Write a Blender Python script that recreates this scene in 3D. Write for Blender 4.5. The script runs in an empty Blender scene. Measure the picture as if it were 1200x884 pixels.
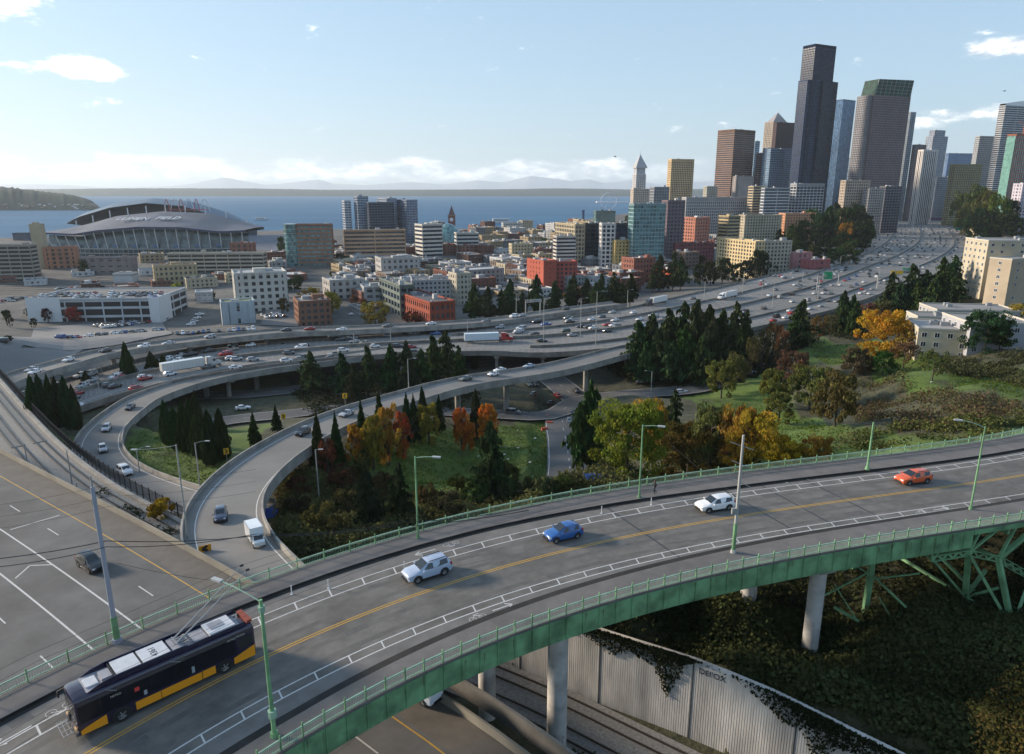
import bpy, bmesh, math, random
import numpy as np
from mathutils import Vector, Matrix
random.seed(7); rng = np.random.default_rng(7)
sc = bpy.context.scene
COL = sc.collection
PI = math.pi
# ------------------------------------------------------------------ camera
FP = 830.0; HZ = 223.0; TH = math.atan((442 - HZ) / FP); CAMZ = 35.0
SN, CS = math.sin(TH), math.cos(TH)
cam_d = bpy.data.cameras.new('camera'); cam = bpy.data.objects.new('camera', cam_d); COL.objects.link(cam)
cam.location = (0, 0, CAMZ); cam.rotation_euler = (PI / 2 - TH, 0, 0)
cam_d.sensor_width = 36; cam_d.lens = 36 * FP / 1200; cam_d.clip_start = 0.5; cam_d.clip_end = 120000
sc.camera = cam
# ------------------------------------------------------------------ sky and sun
SUN_AZ = math.radians(-74); SUN_EL = math.radians(17)      # azimuth from +Y towards +X
sd = Vector((math.sin(SUN_AZ) * math.cos(SUN_EL), math.cos(SUN_AZ) * math.cos(SUN_EL), math.sin(SUN_EL)))
sl = bpy.data.lights.new('sun', 'SUN'); sl.energy = 3.0; sl.angle = math.radians(8); sl.color = (1.0, 0.84, 0.66)
so = bpy.data.objects.new('sun', sl); COL.objects.link(so); so.rotation_euler = sd.to_track_quat('Z', 'Y').to_euler()
wd = bpy.data.worlds.new('World'); sc.world = wd; wd.use_nodes = True
HAZE = 3.6e-5
SKYT = (0.98, 1.25, 1.52, 1)
def build_world():
    nt = wd.node_tree; N = nt.nodes; L = nt.links; N.clear()
    out = N.new('ShaderNodeOutputWorld'); bg = N.new('ShaderNodeBackground'); bg.inputs[1].default_value = 0.13
    L.new(bg.outputs[0], out.inputs[0])
    sky = N.new('ShaderNodeTexSky'); sky.sky_type = 'NISHITA'; sky.sun_disc = False
    sky.sun_elevation = SUN_EL; sky.sun_rotation = SUN_AZ
    sky.altitude = 60; sky.air_density = 1.1; sky.dust_density = 0.9; sky.ozone_density = 1.6
    def m(op, a, b=None, c=None):
        n = N.new('ShaderNodeMath'); n.operation = op
        for i, v in enumerate((a, b, c)):
            if v is None: continue
            if isinstance(v, (int, float)): n.inputs[i].default_value = v
            else: L.new(v, n.inputs[i])
        return n.outputs[0]
    tc = N.new('ShaderNodeTexCoord'); sp = N.new('ShaderNodeSeparateXYZ'); L.new(tc.outputs['Generated'], sp.inputs[0])
    az = m('ARCTAN2', sp.outputs[0], sp.outputs[1]); el = m('ARCSINE', sp.outputs[2])
    cv = N.new('ShaderNodeCombineXYZ'); L.new(m('MULTIPLY', az, 1.0), cv.inputs[0]); L.new(m('MULTIPLY', el, 2.6), cv.inputs[1])
    def noise(scale, det, rough=0.6, off=0.0):
        n = N.new('ShaderNodeTexNoise'); n.inputs['Scale'].default_value = scale; n.inputs['Detail'].default_value = det
        n.inputs['Roughness'].default_value = rough
        mp = N.new('ShaderNodeMapping'); mp.inputs['Location'].default_value = (off, off, off); L.new(cv.outputs[0], mp.inputs[0]); L.new(mp.outputs[0], n.inputs['Vector'])
        return n.outputs[0]
    def ss(x, a, b):
        n = N.new('ShaderNodeMapRange'); n.interpolation_type = 'SMOOTHSTEP'; n.inputs[1].default_value = a; n.inputs[2].default_value = b; L.new(x, n.inputs[0]); return n.outputs[0]
    n1 = noise(17, 9, 0.66); n2 = noise(9, 4, 0.5, 3.1); n3 = noise(60, 5, 0.6, 7.7)
    # low cumulus bank over the far shore
    hgt = m('MULTIPLY', m('SUBTRACT', n2, 0.38), 0.10)                       # bank top, radians above 0.01
    top = m('ADD', 0.034, m('MULTIPLY', hgt, 0.6))
    fade = ss(m('SUBTRACT', top, el), -0.012, 0.012)
    bank = m('MULTIPLY', ss(m('ADD', m('MULTIPLY', n1, 0.75), m('MULTIPLY', fade, 0.42)), 0.62, 0.92), fade)
    bank = m('MULTIPLY', bank, ss(el, 0.008, 0.020))
    bank = m('MULTIPLY', bank, m('SUBTRACT', 1.0, ss(az, 0.14, 0.30)))
    # single clouds: azimuth, elevation, half widths, weight (degrees)
    cl = [(-33.9, 11.3, 3.6, 1.0, 1.15), (-36.5, 11.0, 3, 0.9, 1.0), (-31.2, 7.55, 3.2, 0.55, 1.0), (-28.6, 7.6, 2.0, 0.6, 1.0), (-35.8, 6.4, 0.9, 0.35, .85),
          (-1.0, 10.9, 1.1, .3, .6), (-22.5, 7.1, .5, .25, .6), (26, 4.7, 6.0, .5, .55), (14, 4.6, 5, .3, .5), (32.5, 8.6, 3.0, .65, 1.0), (34.5, 8.5, 3.6, .45, .8), (33.6, 4.5, 4.5, 1.0, .62),
          (60, 16, 9, 2, 1), (-60, 14, 8, 2, 1), (95, 22, 12, 3, 1), (-110, 20, 14, 3, 1), (150, 18, 14, 3, 1), (-160, 25, 12, 4, 1)]
    tot = None
    for a, e, sa, se, w in cl:
        dx = m('DIVIDE', m('SUBTRACT', az, math.radians(a)), math.radians(sa)); dy = m('DIVIDE', m('SUBTRACT', el, math.radians(e)), math.radians(se))
        g = m('MULTIPLY', m('POWER', 2.718, m('MULTIPLY', m('ADD', m('MULTIPLY', dx, dx), m('MULTIPLY', dy, dy)), -1.0)), w)
        tot = g if tot is None else m('ADD', tot, g)
    cum = ss(m('ADD', m('MULTIPLY', m('SUBTRACT', n1, 0.5), 4.2), m('MULTIPLY', tot, 1.15)), 0.5, 1.5)
    cov = m('MINIMUM', m('ADD', bank, cum), 1.0)
    # cloud brightness: lit tops, greyer bases, by fine noise
    sh = m('ADD', m('MULTIPLY', n3, 0.5), m('MULTIPLY', n1, 0.7))
    ramp = N.new('ShaderNodeValToRGB'); L.new(sh, ramp.inputs[0])
    ramp.color_ramp.elements[0].position = 0.50; ramp.color_ramp.elements[0].color = (3.2, 3.4, 3.8, 1)
    ramp.color_ramp.elements[1].position = 0.74; ramp.color_ramp.elements[1].color = (10.5, 10.2, 9.6, 1)
    left = N.new('ShaderNodeMapRange'); left.inputs[1].default_value = -0.7; left.inputs[2].default_value = 0.6; left.inputs[3].default_value = 1.0; left.inputs[4].default_value = 0.62; L.new(az, left.inputs[0])
    cc = N.new('ShaderNodeVectorMath'); cc.operation = 'SCALE'; L.new(ramp.outputs[0], cc.inputs[0]); L.new(left.outputs[0], cc.inputs[3])
    gm_ = N.new('ShaderNodeGamma'); gm_.inputs[1].default_value = 0.41; L.new(sky.outputs[0], gm_.inputs[0])
    tn = N.new('ShaderNodeMixRGB'); tn.blend_type = 'MULTIPLY'; tn.inputs[0].default_value = 1; tn.inputs[2].default_value = SKYT; L.new(gm_.outputs[0], tn.inputs[1]); skyc = tn.outputs[0]
    mx = N.new('ShaderNodeMixRGB'); L.new(m('MULTIPLY', cov, 0.92), mx.inputs[0]); L.new(skyc, mx.inputs[1]); L.new(cc.outputs[0], mx.inputs[2])
    L.new(mx.outputs[0], bg.inputs[0])
build_world()
sc.view_settings.view_transform = 'Standard'; sc.view_settings.look = 'None'; sc.view_settings.gamma = 1; sc.view_settings.exposure = 1.3
sc.view_settings.use_curve_mapping = False
sc.cycles.use_denoising = True
sc.cycles.max_bounces = 5; sc.cycles.diffuse_bounces = 2; sc.cycles.glossy_bounces = 2; sc.cycles.transmission_bounces = 2; sc.cycles.transparent_max_bounces = 8; sc.cycles.volume_bounces = 1
sc.cycles.caustics_reflective = False; sc.cycles.caustics_refractive = False
# ------------------------------------------------------------------ photograph measurements -> places on the ground
def ratio(py):
    v = (442 - py) / FP
    return (SN - v * CS) / (CS + v * SN)            # drop per metre forward
def at(px, py, H):                                   # the point seen at (px, py) lying H metres below the camera
    u = (px - 600) / FP; v = (442 - py) / FP
    d = SN - v * CS; w = CS + v * SN
    return Vector((u / d * H, w / d * H, CAMZ - H))
def atY(px, py, Y):                                  # the point seen at (px, py) at forward distance Y
    u = (px - 600) / FP; v = (442 - py) / FP; w = CS + v * SN
    return Vector((u / w * Y, Y, CAMZ - Y * ratio(py)))
def proj(p):
    dz = p[2] - CAMZ; zc = p[1] * CS - dz * SN; yc = p[1] * SN + dz * CS
    if zc < 0.1: return (-9999, -9999, zc)
    return (600 + FP * p[0] / zc, 442 - FP * yc / zc, zc)
def V(*a): return Vector(a)
# ------------------------------------------------------------------ bookkeeping
THINGS = []
def tag(o, label=None, cat=None, group=None, kind=None):
    if label: o['label'] = label
    if cat: o['category'] = cat; THINGS.append(o)
    if group: o['group'] = group
    if kind: o['kind'] = kind
    return o
def thing(name, label, cat, loc=(0, 0, 0), rz=0.0, group=None, scale=1.0):
    o = bpy.data.objects.new(name, None); COL.objects.link(o); o.location = loc; o.rotation_euler = (0, 0, rz)
    o.empty_display_size = 0.3
    if scale != 1.0: o.scale = (scale,) * 3
    return tag(o, label, cat, group)
def copy_tree(o, parent=None):
    c = o.copy(); COL.objects.link(c); c.parent = parent
    for ch in [x for x in CH.get(o.name, [])]: copy_tree(ch, c)
    return c
CH = {}
def link(name, me, parent=None, loc=None, color=None):
    o = bpy.data.objects.new(name, me); COL.objects.link(o)
    if parent is not None: o.parent = parent; CH.setdefault(parent.name, []).append(o)
    if loc is not None: o.location = loc
    if color is not None: o.color = (*color, 1)
    return o
class MB:
    def __init__(s): s.v = []; s.f = []; s.m = []; s.k = 0
    def add(s, vs, fs, mi=None):
        b = len(s.v); s.v.extend([tuple(v) for v in vs]); mi = s.k if mi is None else mi
        for f in fs: s.f.append(tuple(b + i for i in f)); s.m.append(mi)
        return s
    def box(s, x0, x1, y0, y1, z0, z1):
        return s.add([(x0, y0, z0), (x1, y0, z0), (x1, y1, z0), (x0, y1, z0), (x0, y0, z1), (x1, y0, z1), (x1, y1, z1), (x0, y1, z1)],
                     [(3, 2, 1, 0), (4, 5, 6, 7), (0, 1, 5, 4), (1, 2, 6, 5), (2, 3, 7, 6), (3, 0, 4, 7)])
    def obox(s, c, ax, ay, az):
        c = Vector(c); ax = Vector(ax); ay = Vector(ay); az = Vector(az)
        vs = [c + sx * ax + sy * ay + sz * az for sz in (-1, 1) for sx, sy in ((-1, -1), (1, -1), (1, 1), (-1, 1))]
        return s.add(vs, [(3, 2, 1, 0), (4, 5, 6, 7), (0, 1, 5, 4), (1, 2, 6, 5), (2, 3, 7, 6), (3, 0, 4, 7)])
    def bar(s, p, q, w, h=None):
        p = Vector(p); q = Vector(q); d = q - p; h = h or w
        if d.length < 1e-5: return s
        dn = d.normalized(); up = Vector((0, 0, 1)) if abs(dn.z) < 0.95 else Vector((1, 0, 0))
        a = dn.cross(up).normalized(); b = a.cross(dn)
        return s.obox((p + q) / 2, d / 2, a * w / 2, b * h / 2)
    def tube(s, p, q, r0, r1=None, n=10, caps=True):
        p = Vector(p); q = Vector(q); r1 = r0 if r1 is None else r1; d = (q - p).normalized()
        up = Vector((0, 0, 1)) if abs(d.z) < 0.95 else Vector((1, 0, 0)); a = d.cross(up).normalized(); b = a.cross(d)
        vs = [p + (a * math.cos(2 * PI * i / n) + b * math.sin(2 * PI * i / n)) * r0 for i in range(n)] + [q + (a * math.cos(2 * PI * i / n) + b * math.sin(2 * PI * i / n)) * r1 for i in range(n)]
        fs = [(i, (i + 1) % n, n + (i + 1) % n, n + i) for i in range(n)]
        fs = [f[::-1] for f in fs]
        if caps: fs += [tuple(range(n)), tuple(range(2 * n - 1, n - 1, -1))]
        return s.add(vs, fs)
    def pipe(s, pts, r, n=6):
        for a, b in zip(pts[:-1], pts[1:]): s.tube(a, b, r, r, n)
        return s
    def prism(s, poly, z0, z1, cap=True):
        n = len(poly)
        vs = [(p[0], p[1], z0) for p in poly] + [(p[0], p[1], z1) for p in poly]
        fs = [(i, (i + 1) % n, n + (i + 1) % n, n + i) for i in range(n)]
        if cap: fs += [tuple(range(n - 1, -1, -1)), tuple(range(n, 2 * n))]
        return s.add(vs, fs)
    def frustum(s, poly0, poly1, z0, z1):
        n = len(poly0)
        vs = [(p[0], p[1], z0) for p in poly0] + [(p[0], p[1], z1) for p in poly1]
        return s.add(vs, [(i, (i + 1) % n, n + (i + 1) % n, n + i) for i in range(n)] + [tuple(range(n - 1, -1, -1)), tuple(range(n, 2 * n))])
    def quad(s, a, b, c, d): return s.add([a, b, c, d], [(0, 1, 2, 3)])
    def mesh(s, name, mats, smooth=False):
        me = bpy.data.meshes.new(name); me.from_pydata(s.v, [], s.f)
        for mm in (mats if isinstance(mats, (list, tuple)) else [mats]): me.materials.append(mm)
        if any(s.m): me.polygons.foreach_set('material_index', s.m)
        if smooth:
            me.polygons.foreach_set('use_smooth', [True] * len(s.f))
            if smooth != 'all': me.set_sharp_from_angle(angle=math.radians(smooth if smooth > 1 else 40))
        me.update(); return me
    def build(s, name, mats, parent=None, smooth=False, kind=None, color=None):
        o = link(name, s.mesh(name, mats, smooth), parent, color=color)
        if kind: o['kind'] = kind
        return o
# ------------------------------------------------------------------ materials
MATS = {}
def mat(name, col, rough=0.8, metal=0.0, var=0.0, vs=1.0, bump=0.0, bs=20.0, objcol=False, rnd=0.0, streak=None, spec=0.5, dirt=0.0, ds=0.3, coat=0.0, trans=0.0):
    if name in MATS: return MATS[name]
    mt = bpy.data.materials.new(name); mt.use_nodes = True; nt = mt.node_tree; N = nt.nodes; L = nt.links
    b = N['Principled BSDF']; b.inputs['Roughness'].default_value = rough; b.inputs['Metallic'].default_value = metal
    b.inputs['Specular IOR Level'].default_value = spec
    if coat: b.inputs['Coat Weight'].default_value = coat; b.inputs['Coat Roughness'].default_value = 0.06
    mt.diffuse_color = (*col, 1)
    if not (var or bump or objcol or rnd or dirt):
        b.inputs['Base Color'].default_value = (*col, 1); MATS[name] = mt; return mt
    tc = N.new('ShaderNodeNewGeometry') if not objcol else N.new('ShaderNodeTexCoord')
    vec = tc.outputs['Position'] if not objcol else tc.outputs['Object']
    if streak:
        mp = N.new('ShaderNodeMapping'); mp.inputs['Scale'].default_value = streak; L.new(vec, mp.inputs[0]); vec = mp.outputs[0]
    src = None
    if objcol:
        oi = N.new('ShaderNodeObjectInfo'); src = oi.outputs['Color']
    else:
        rg = N.new('ShaderNodeRGB'); rg.outputs[0].default_value = (*col, 1); src = rg.outputs[0]
    def scale(src, fac_out):
        n = N.new('ShaderNodeVectorMath'); n.operation = 'SCALE'; L.new(src, n.inputs[0]); L.new(fac_out, n.inputs[3]); return n.outputs[0]
    def mr(x, a, b2, lo=0.3, hi=0.7):
        n = N.new('ShaderNodeMapRange'); n.inputs[1].default_value = lo; n.inputs[2].default_value = hi; n.inputs[3].default_value = a; n.inputs[4].default_value = b2; L.new(x, n.inputs[0]); return n.outputs[0]
    if var:
        nz = N.new('ShaderNodeTexNoise'); nz.inputs['Scale'].default_value = vs; nz.inputs['Detail'].default_value = 6; nz.inputs['Roughness'].default_value = 0.65; L.new(vec, nz.inputs['Vector'])
        src = scale(src, mr(nz.outputs[0], 1 - var, 1 + var))
    if dirt:
        nz = N.new('ShaderNodeTexNoise'); nz.inputs['Scale'].default_value = ds; nz.inputs['Detail'].default_value = 4; L.new(vec, nz.inputs['Vector'])
        src = scale(src, mr(nz.outputs[0], 1.0, 1 - dirt, 0.42, 0.68))
    if rnd:
        oi = N.new('ShaderNodeObjectInfo'); src = scale(src, mr(oi.outputs['Random'], 1 - rnd, 1 + rnd, 0, 1))
    L.new(src, b.inputs['Base Color'])
    if bump:
        nb = N.new('ShaderNodeTexNoise'); nb.inputs['Scale'].default_value = bs; nb.inputs['Detail'].default_value = 4; L.new(vec, nb.inputs['Vector'])
        bp = N.new('ShaderNodeBump'); bp.inputs['Strength'].default_value = min(1, bump); bp.inputs['Distance'].default_value = 0.05; L.new(nb.outputs[0], bp.inputs['Height']); L.new(bp.outputs[0], b.inputs['Normal'])
    MATS[name] = mt; return mt
def leaf_mat(name, trans=0.25):
    if name in MATS: return MATS[name]
    mt = bpy.data.materials.new(name); mt.use_nodes = True; nt = mt.node_tree; N = nt.nodes; L = nt.links; N.clear()
    out = N.new('ShaderNodeOutputMaterial'); df = N.new('ShaderNodeBsdfDiffuse'); tr = N.new('ShaderNodeBsdfTranslucent'); mx = N.new('ShaderNodeMixShader'); mx.inputs[0].default_value = trans
    oi = N.new('ShaderNodeObjectInfo'); at_ = N.new('ShaderNodeAttribute'); at_.attribute_name = 'tone'; at_.attribute_type = 'GEOMETRY'
    hs = N.new('ShaderNodeHueSaturation')
    sp = N.new('ShaderNodeSeparateColor'); L.new(at_.outputs['Color'], sp.inputs[0])
    def mr(x, a, b2):
        n = N.new('ShaderNodeMapRange'); n.inputs[3].default_value = a; n.inputs[4].default_value = b2; L.new(x, n.inputs[0]); return n.outputs[0]
    L.new(mr(sp.outputs[0], 0.55, 1.5), hs.inputs['Value']); L.new(mr(sp.outputs[1], 0.47, 0.53), hs.inputs['Hue']); L.new(oi.outputs['Color'], hs.inputs['Color'])
    L.new(hs.outputs[0], df.inputs[0]); L.new(hs.outputs[0], tr.inputs[0]); L.new(df.outputs[0], mx.inputs[1]); L.new(tr.outputs[0], mx.inputs[2]); L.new(mx.outputs[0], out.inputs[0])
    MATS[name] = mt; return mt
def glass_mat(name, col, var=0.5, rough=0.12, cell=(2.5, 2.5, 3.3), metal=0.0, spec=0.8):
    if name in MATS: return MATS[name]
    mt = bpy.data.materials.new(name); mt.use_nodes = True; nt = mt.node_tree; N = nt.nodes; L = nt.links
    b = N['Principled BSDF']; b.inputs['Roughness'].default_value = rough; b.inputs['Metallic'].default_value = metal; b.inputs['Specular IOR Level'].default_value = spec
    g = N.new('ShaderNodeNewGeometry'); sn = N.new('ShaderNodeVectorMath'); sn.operation = 'SNAP'; sn.inputs[1].default_value = cell; L.new(g.outputs['Position'], sn.inputs[0])
    wn = N.new('ShaderNodeTexWhiteNoise'); L.new(sn.outputs[0], wn.inputs[0])
    mr = N.new('ShaderNodeMapRange'); mr.inputs[3].default_value = 1 - var; mr.inputs[4].default_value = 1 + var * 1.6; L.new(wn.outputs[0], mr.inputs[0])
    rg = N.new('ShaderNodeRGB'); rg.outputs[0].default_value = (*col, 1)
    s = N.new('ShaderNodeVectorMath'); s.operation = 'SCALE'; L.new(rg.outputs[0], s.inputs[0]); L.new(mr.outputs[0], s.inputs[3]); L.new(s.outputs[0], b.inputs['Base Color'])
    MATS[name] = mt; return mt
ASPH = mat('asphalt', (0.152, 0.141, 0.128), 0.85, var=0.26, vs=0.6, bump=0.3, bs=30, dirt=0.32, ds=0.25)
ASPH2 = mat('freeway_concrete', (0.185, 0.178, 0.168), 0.85, var=0.12, vs=0.12, dirt=0.22, ds=0.05)
STREET = mat('street_asphalt', (0.10, 0.10, 0.10), 0.9, var=0.15, vs=0.1, dirt=0.2, ds=0.04)
SHOULD = mat('worn_shoulder', (0.165, 0.155, 0.145), 0.9, var=0.16, vs=0.9, bump=0.2, bs=20, dirt=0.2, ds=0.4)
CONC = mat('concrete', (0.30, 0.285, 0.262), 0.9, var=0.12, vs=0.8, bump=0.2, bs=12, dirt=0.35, ds=0.25)
CONCD = mat('barrier_concrete', (0.20, 0.19, 0.172), 0.9, var=0.15, vs=0.6, dirt=0.4, ds=0.2)
WALK = mat('sidewalk_concrete', (0.155, 0.142, 0.135), 0.9, var=0.13, vs=0.7, bump=0.25, bs=15, dirt=0.2, ds=0.3)
DARKC = mat('dark_curb_face', (0.022, 0.02, 0.02), 0.95, var=0.3, vs=1.2)
PAINTW = mat('white_road_paint', (0.55, 0.54, 0.52), 0.7, var=0.22, vs=6)
PAINTY = mat('yellow_road_paint', (0.50, 0.29, 0.045), 0.7, var=0.2, vs=5)
TAR = mat('tar_seal', (0.045, 0.045, 0.045), 0.6)
GREEN = mat('green_steel_paint', (0.18, 0.36, 0.18), 0.6, var=0.2, vs=0.8, dirt=0.5, ds=0.5, bump=.1, bs=2)
GREENL = mat('pale_green_steel_paint', (0.27, 0.42, 0.31), 0.6, var=0.2, vs=1.2)
STEEL = mat('galvanised_steel', (0.33, 0.34, 0.35), 0.5, 0.4, var=0.12, vs=2)
DARK = mat('dark_metal', (0.02, 0.02, 0.022), 0.6)
WIRE = mat('wire_black', (0.012, 0.012, 0.014), 0.6)
RUB = mat('rubber', (0.015, 0.015, 0.015), 0.85)
CGLASS = mat('car_glass', (0.012, 0.016, 0.02), 0.06, spec=0.9)
PAINT = mat('car_paint', (0.5, 0.5, 0.5), 0.25, objcol=True, coat=0.7)
RIM = mat('wheel_rim', (0.42, 0.43, 0.45), 0.35, 0.7)
LAMPW = mat('headlight_lens', (0.75, 0.77, 0.8), 0.1)
LAMPR = mat('tail_light_lens', (0.35, 0.012, 0.012), 0.2)
BLACKP = mat('black_trim', (0.016, 0.016, 0.018), 0.5)
BARK = mat('bark', (0.055, 0.042, 0.032), 0.95, var=0.3, vs=3)
LEAF = leaf_mat('leaf'); NEEDLE = leaf_mat('needle', 0.1)
WHITE = mat('white_paint', (0.62, 0.63, 0.64), 0.5, var=0.06, vs=1)
ROOFG = mat('roof_gravel', (0.27, 0.265, 0.26), 0.95, var=0.15, vs=0.12, rnd=0.25, dirt=0.25, ds=0.06)
ROOFW = mat('roof_membrane', (0.46, 0.46, 0.455), 0.9, var=0.1, vs=0.1, dirt=0.25, ds=0.08)
WG = glass_mat('window_glass', (0.035, 0.045, 0.055), 0.55)
WGB = glass_mat('blue_tower_glass', (0.10, 0.17, 0.27), 0.45, 0.15, metal=0.5)
WGD = glass_mat('dark_tower_glass', (0.009, 0.017, 0.038), 0.7, 0.25, spec=0.3)
WGT = glass_mat('teal_glass', (0.07, 0.16, 0.17), 0.5, 0.12)
def wallm(c, key=None):
    k = 'wall_%02d_%02d_%02d' % tuple(int(x * 99) for x in c)
    return mat(k, c, 0.9, var=0.1, vs=0.15, dirt=0.15, ds=0.05, spec=0.15)
# ------------------------------------------------------------------ curves through measured points
def spline(P, step):
    P = [Vector(p) for p in P]; P = [P[0] * 2 - P[1]] + P + [P[-1] * 2 - P[-2]]; out = []
    for i in range(1, len(P) - 2):
        a, b, c, d = P[i - 1], P[i], P[i + 1], P[i + 2]; n = max(1, int((c - b).length / step))
        for k in range(n):
            t = k / n; t2 = t * t; t3 = t2 * t
            out.append(0.5 * ((2 * b) + (c - a) * t + (2 * a - 5 * b + 4 * c - d) * t2 + (3 * b - 3 * c + d - a) * t3))
    out.append(P[-2]); return out
class Path:
    def __init__(s, P, step=3.0, raw=False):
        p = [Vector(q) for q in P] if raw else spline(P, step)
        s.p = p; s.n = []; s.L = [0.0]
        for i in range(len(p)):
            d = p[min(i + 1, len(p) - 1)] - p[max(i - 1, 0)]; s.n.append(Vector((-d.y, d.x, 0)).normalized())
            if i: s.L.append(s.L[-1] + (p[i] - p[i - 1]).length)
        s.len = s.L[-1]
    def at(s, d, off=0.0, dz=0.0):
        d = min(max(d, 0), s.len - 1e-6); i = int(np.searchsorted(s.L, d, side='right')) - 1; i = min(i, len(s.p) - 2)
        t = (d - s.L[i]) / max(1e-9, s.L[i + 1] - s.L[i]); q = s.p[i].lerp(s.p[i + 1], t); n = s.n[i].lerp(s.n[i + 1], t).normalized()
        return q + n * off + Vector((0, 0, dz))
    def dirn(s, d):
        a = s.at(d - 0.5); b = s.at(d + 0.5); v = (b - a); v.normalize(); return v
    def nearest(s, q):
        P = np.array([(p.x, p.y) for p in s.p]); i = int(np.argmin((P[:, 0] - q[0]) ** 2 + (P[:, 1] - q[1]) ** 2)); return s.L[i], i
    def side(s, q):
        d, i = s.nearest(q); return (Vector((q[0], q[1], 0)) - Vector((s.p[i].x, s.p[i].y, 0))).dot(s.n[i])
    def rng(s, d0, d1):
        ds = [d0] + [l for l in s.L if d0 + 0.05 < l < d1 - 0.05] + [d1]; return ds
    def extrude(s, sec, mb, d0=0, d1=None, cap=True, mi=None):            # closed section [(off, dz)], counter-clockwise seen along the path
        d1 = s.len if d1 is None else d1; ds = s.rng(d0, d1); n = len(sec); b = []
        for d in ds: b += [s.at(d, (o(d) if callable(o) else o), z) for o, z in sec]
        fs = []
        for i in range(len(ds) - 1):
            for j in range(n): k = (j + 1) % n; fs.append((i * n + j, i * n + k, (i + 1) * n + k, (i + 1) * n + j))
        if cap: fs += [tuple(range(n - 1, -1, -1)), tuple((len(ds) - 1) * n + j for j in range(n))]
        mb.add(b, fs, mi); return mb
    def strip(s, o0, o1, dz, mb, d0=0, d1=None):
        d1 = s.len if d1 is None else d1; ds = s.rng(d0, d1); b = []
        for d in ds: b += [s.at(d, o0(d) if callable(o0) else o0, dz), s.at(d, o1(d) if callable(o1) else o1, dz)]
        mb.add(b, [(2 * i + 1, 2 * i, 2 * i + 2, 2 * i + 3) for i in range(len(ds) - 1)]); return mb
def rect(o0, o1, z0, z1): return [(o0, z0), (o0, z1), (o1, z1), (o1, z0)] if o0 < o1 else [(o1, z0), (o1, z1), (o0, z1), (o0, z0)]
# ------------------------------------------------------------------ terrain
CTL = [(0, 560, 44.6), (60, 660, 44.6), (0, 700, 44.6), (130, 700, 44.6), (226, 700, 44.6), (100, 620, 44.8), (0, 620, 44.6), (300, 760, 45), (0, 860, 45), (450, 850, 46), (380, 880, 46),
 (0, 482, 53.5), (35, 520, 53.5), (70, 553, 53.5), (112, 583, 53.5), (155, 607, 53.5), (205, 636, 53.5), (250, 664, 53.5), (-60, 400, 55), (400, 740, 51.5), (500, 760, 53.5), (620, 790, 54.3), (720, 835, 54.3), (640, 840, 53.5), (560, 815, 50.5), (820, 868, 54), (760, 884, 54.5),
 (70, 522, 58), (90, 548, 57), (150, 592, 55.5), (200, 604, 55), (225, 634, 54), (190, 617, 54.5), (60, 500, 61), (28, 486, 60), (120, 466, 68), (30, 460, 67), (170, 520, 62.5), (200, 550, 60), (210, 560, 60), (230, 500, 65), (280, 500, 66), (240, 575, 58), (300, 520, 63), (290, 487, 68), (340, 480, 69), (270, 470, 70),
 (352, 548, 56), (340, 600, 56), (325, 560, 57), (330, 640, 51), (400, 600, 58), (400, 650, 52), (330, 678, 48), (450, 600, 60), (500, 560, 64), (550, 560, 66), (500, 630, 53), (600, 520, 69), (640, 500, 71), (650, 560, 62), (600, 600, 56), (685, 563, 46.5), (722, 560, 46.5), (703, 561, 46.3), (700, 548, 56), (560, 480, 69), (605, 466, 70), (690, 455, 72), (660, 460, 72), (420, 450, 71), (500, 440, 71), (780, 440, 70), (800, 462, 69), (850, 440, 67), (840, 480, 66), (760, 520, 62), (780, 575, 52), (870, 480, 66), (900, 500, 60), (950, 480, 58), (880, 550, 48), (1000, 500, 51), (1000, 450, 56), (950, 420, 60), (1050, 430, 53), (1100, 440, 48), (1190, 460, 42), (1190, 500, 38), (1100, 500, 43), (1000, 535, 43), (950, 545, 44), (1100, 525, 39), (1190, 500, 37.5), (1300, 500, 36.5), (1400, 520, 36.2),
 (1000, 400, 60), (940, 390, 63), (1060, 395, 54), (1100, 415, 48.5), (1190, 415, 46), (1060, 345, 58), (1190, 350, 50), (1170, 300, 52), (1260, 330, 48), (1150, 270, 46), (1190, 260, 44), (1120, 262, 56), (1150, 285, 58), (1300, 400, 38),
 (1000, 380, 63.5), (900, 380, 63.5), (800, 395, 65), (1000, 340, 63.5), (1100, 310, 63.5), (1060, 290, 63.5), (1080, 270, 63.5), (1060, 252, 63), (1100, 240, 60), (1100, 234, 55),
 (880, 440, 65), (700, 400, 68), (600, 400, 71), (400, 410, 73), (200, 430, 73), (100, 450, 72), (0, 400, 75), (200, 380, 75), (400, 380, 75), (500, 385, 75), (600, 370, 74), (700, 350, 73), (800, 330, 71), (850, 320, 70), (900, 300, 68), (950, 290, 64), (985, 290, 63), (960, 262, 52), (1000, 262, 54), (930, 270, 58), (880, 280, 64), (850, 262, 60), (950, 248, 44), (900, 248, 52), (1000, 246, 42),
 (0, 340, 75), (200, 340, 75), (400, 330, 75), (600, 320, 74), (700, 310, 73), (0, 300, 75.5), (200, 290, 75.5), (400, 290, 75.5), (600, 285, 75), (700, 270, 72), (800, 280, 68), (-200, 300, 75), (-200, 400, 74), (-200, 500, 62), (-200, 600, 45)]
cp = [at(*c) for c in CTL]
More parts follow.
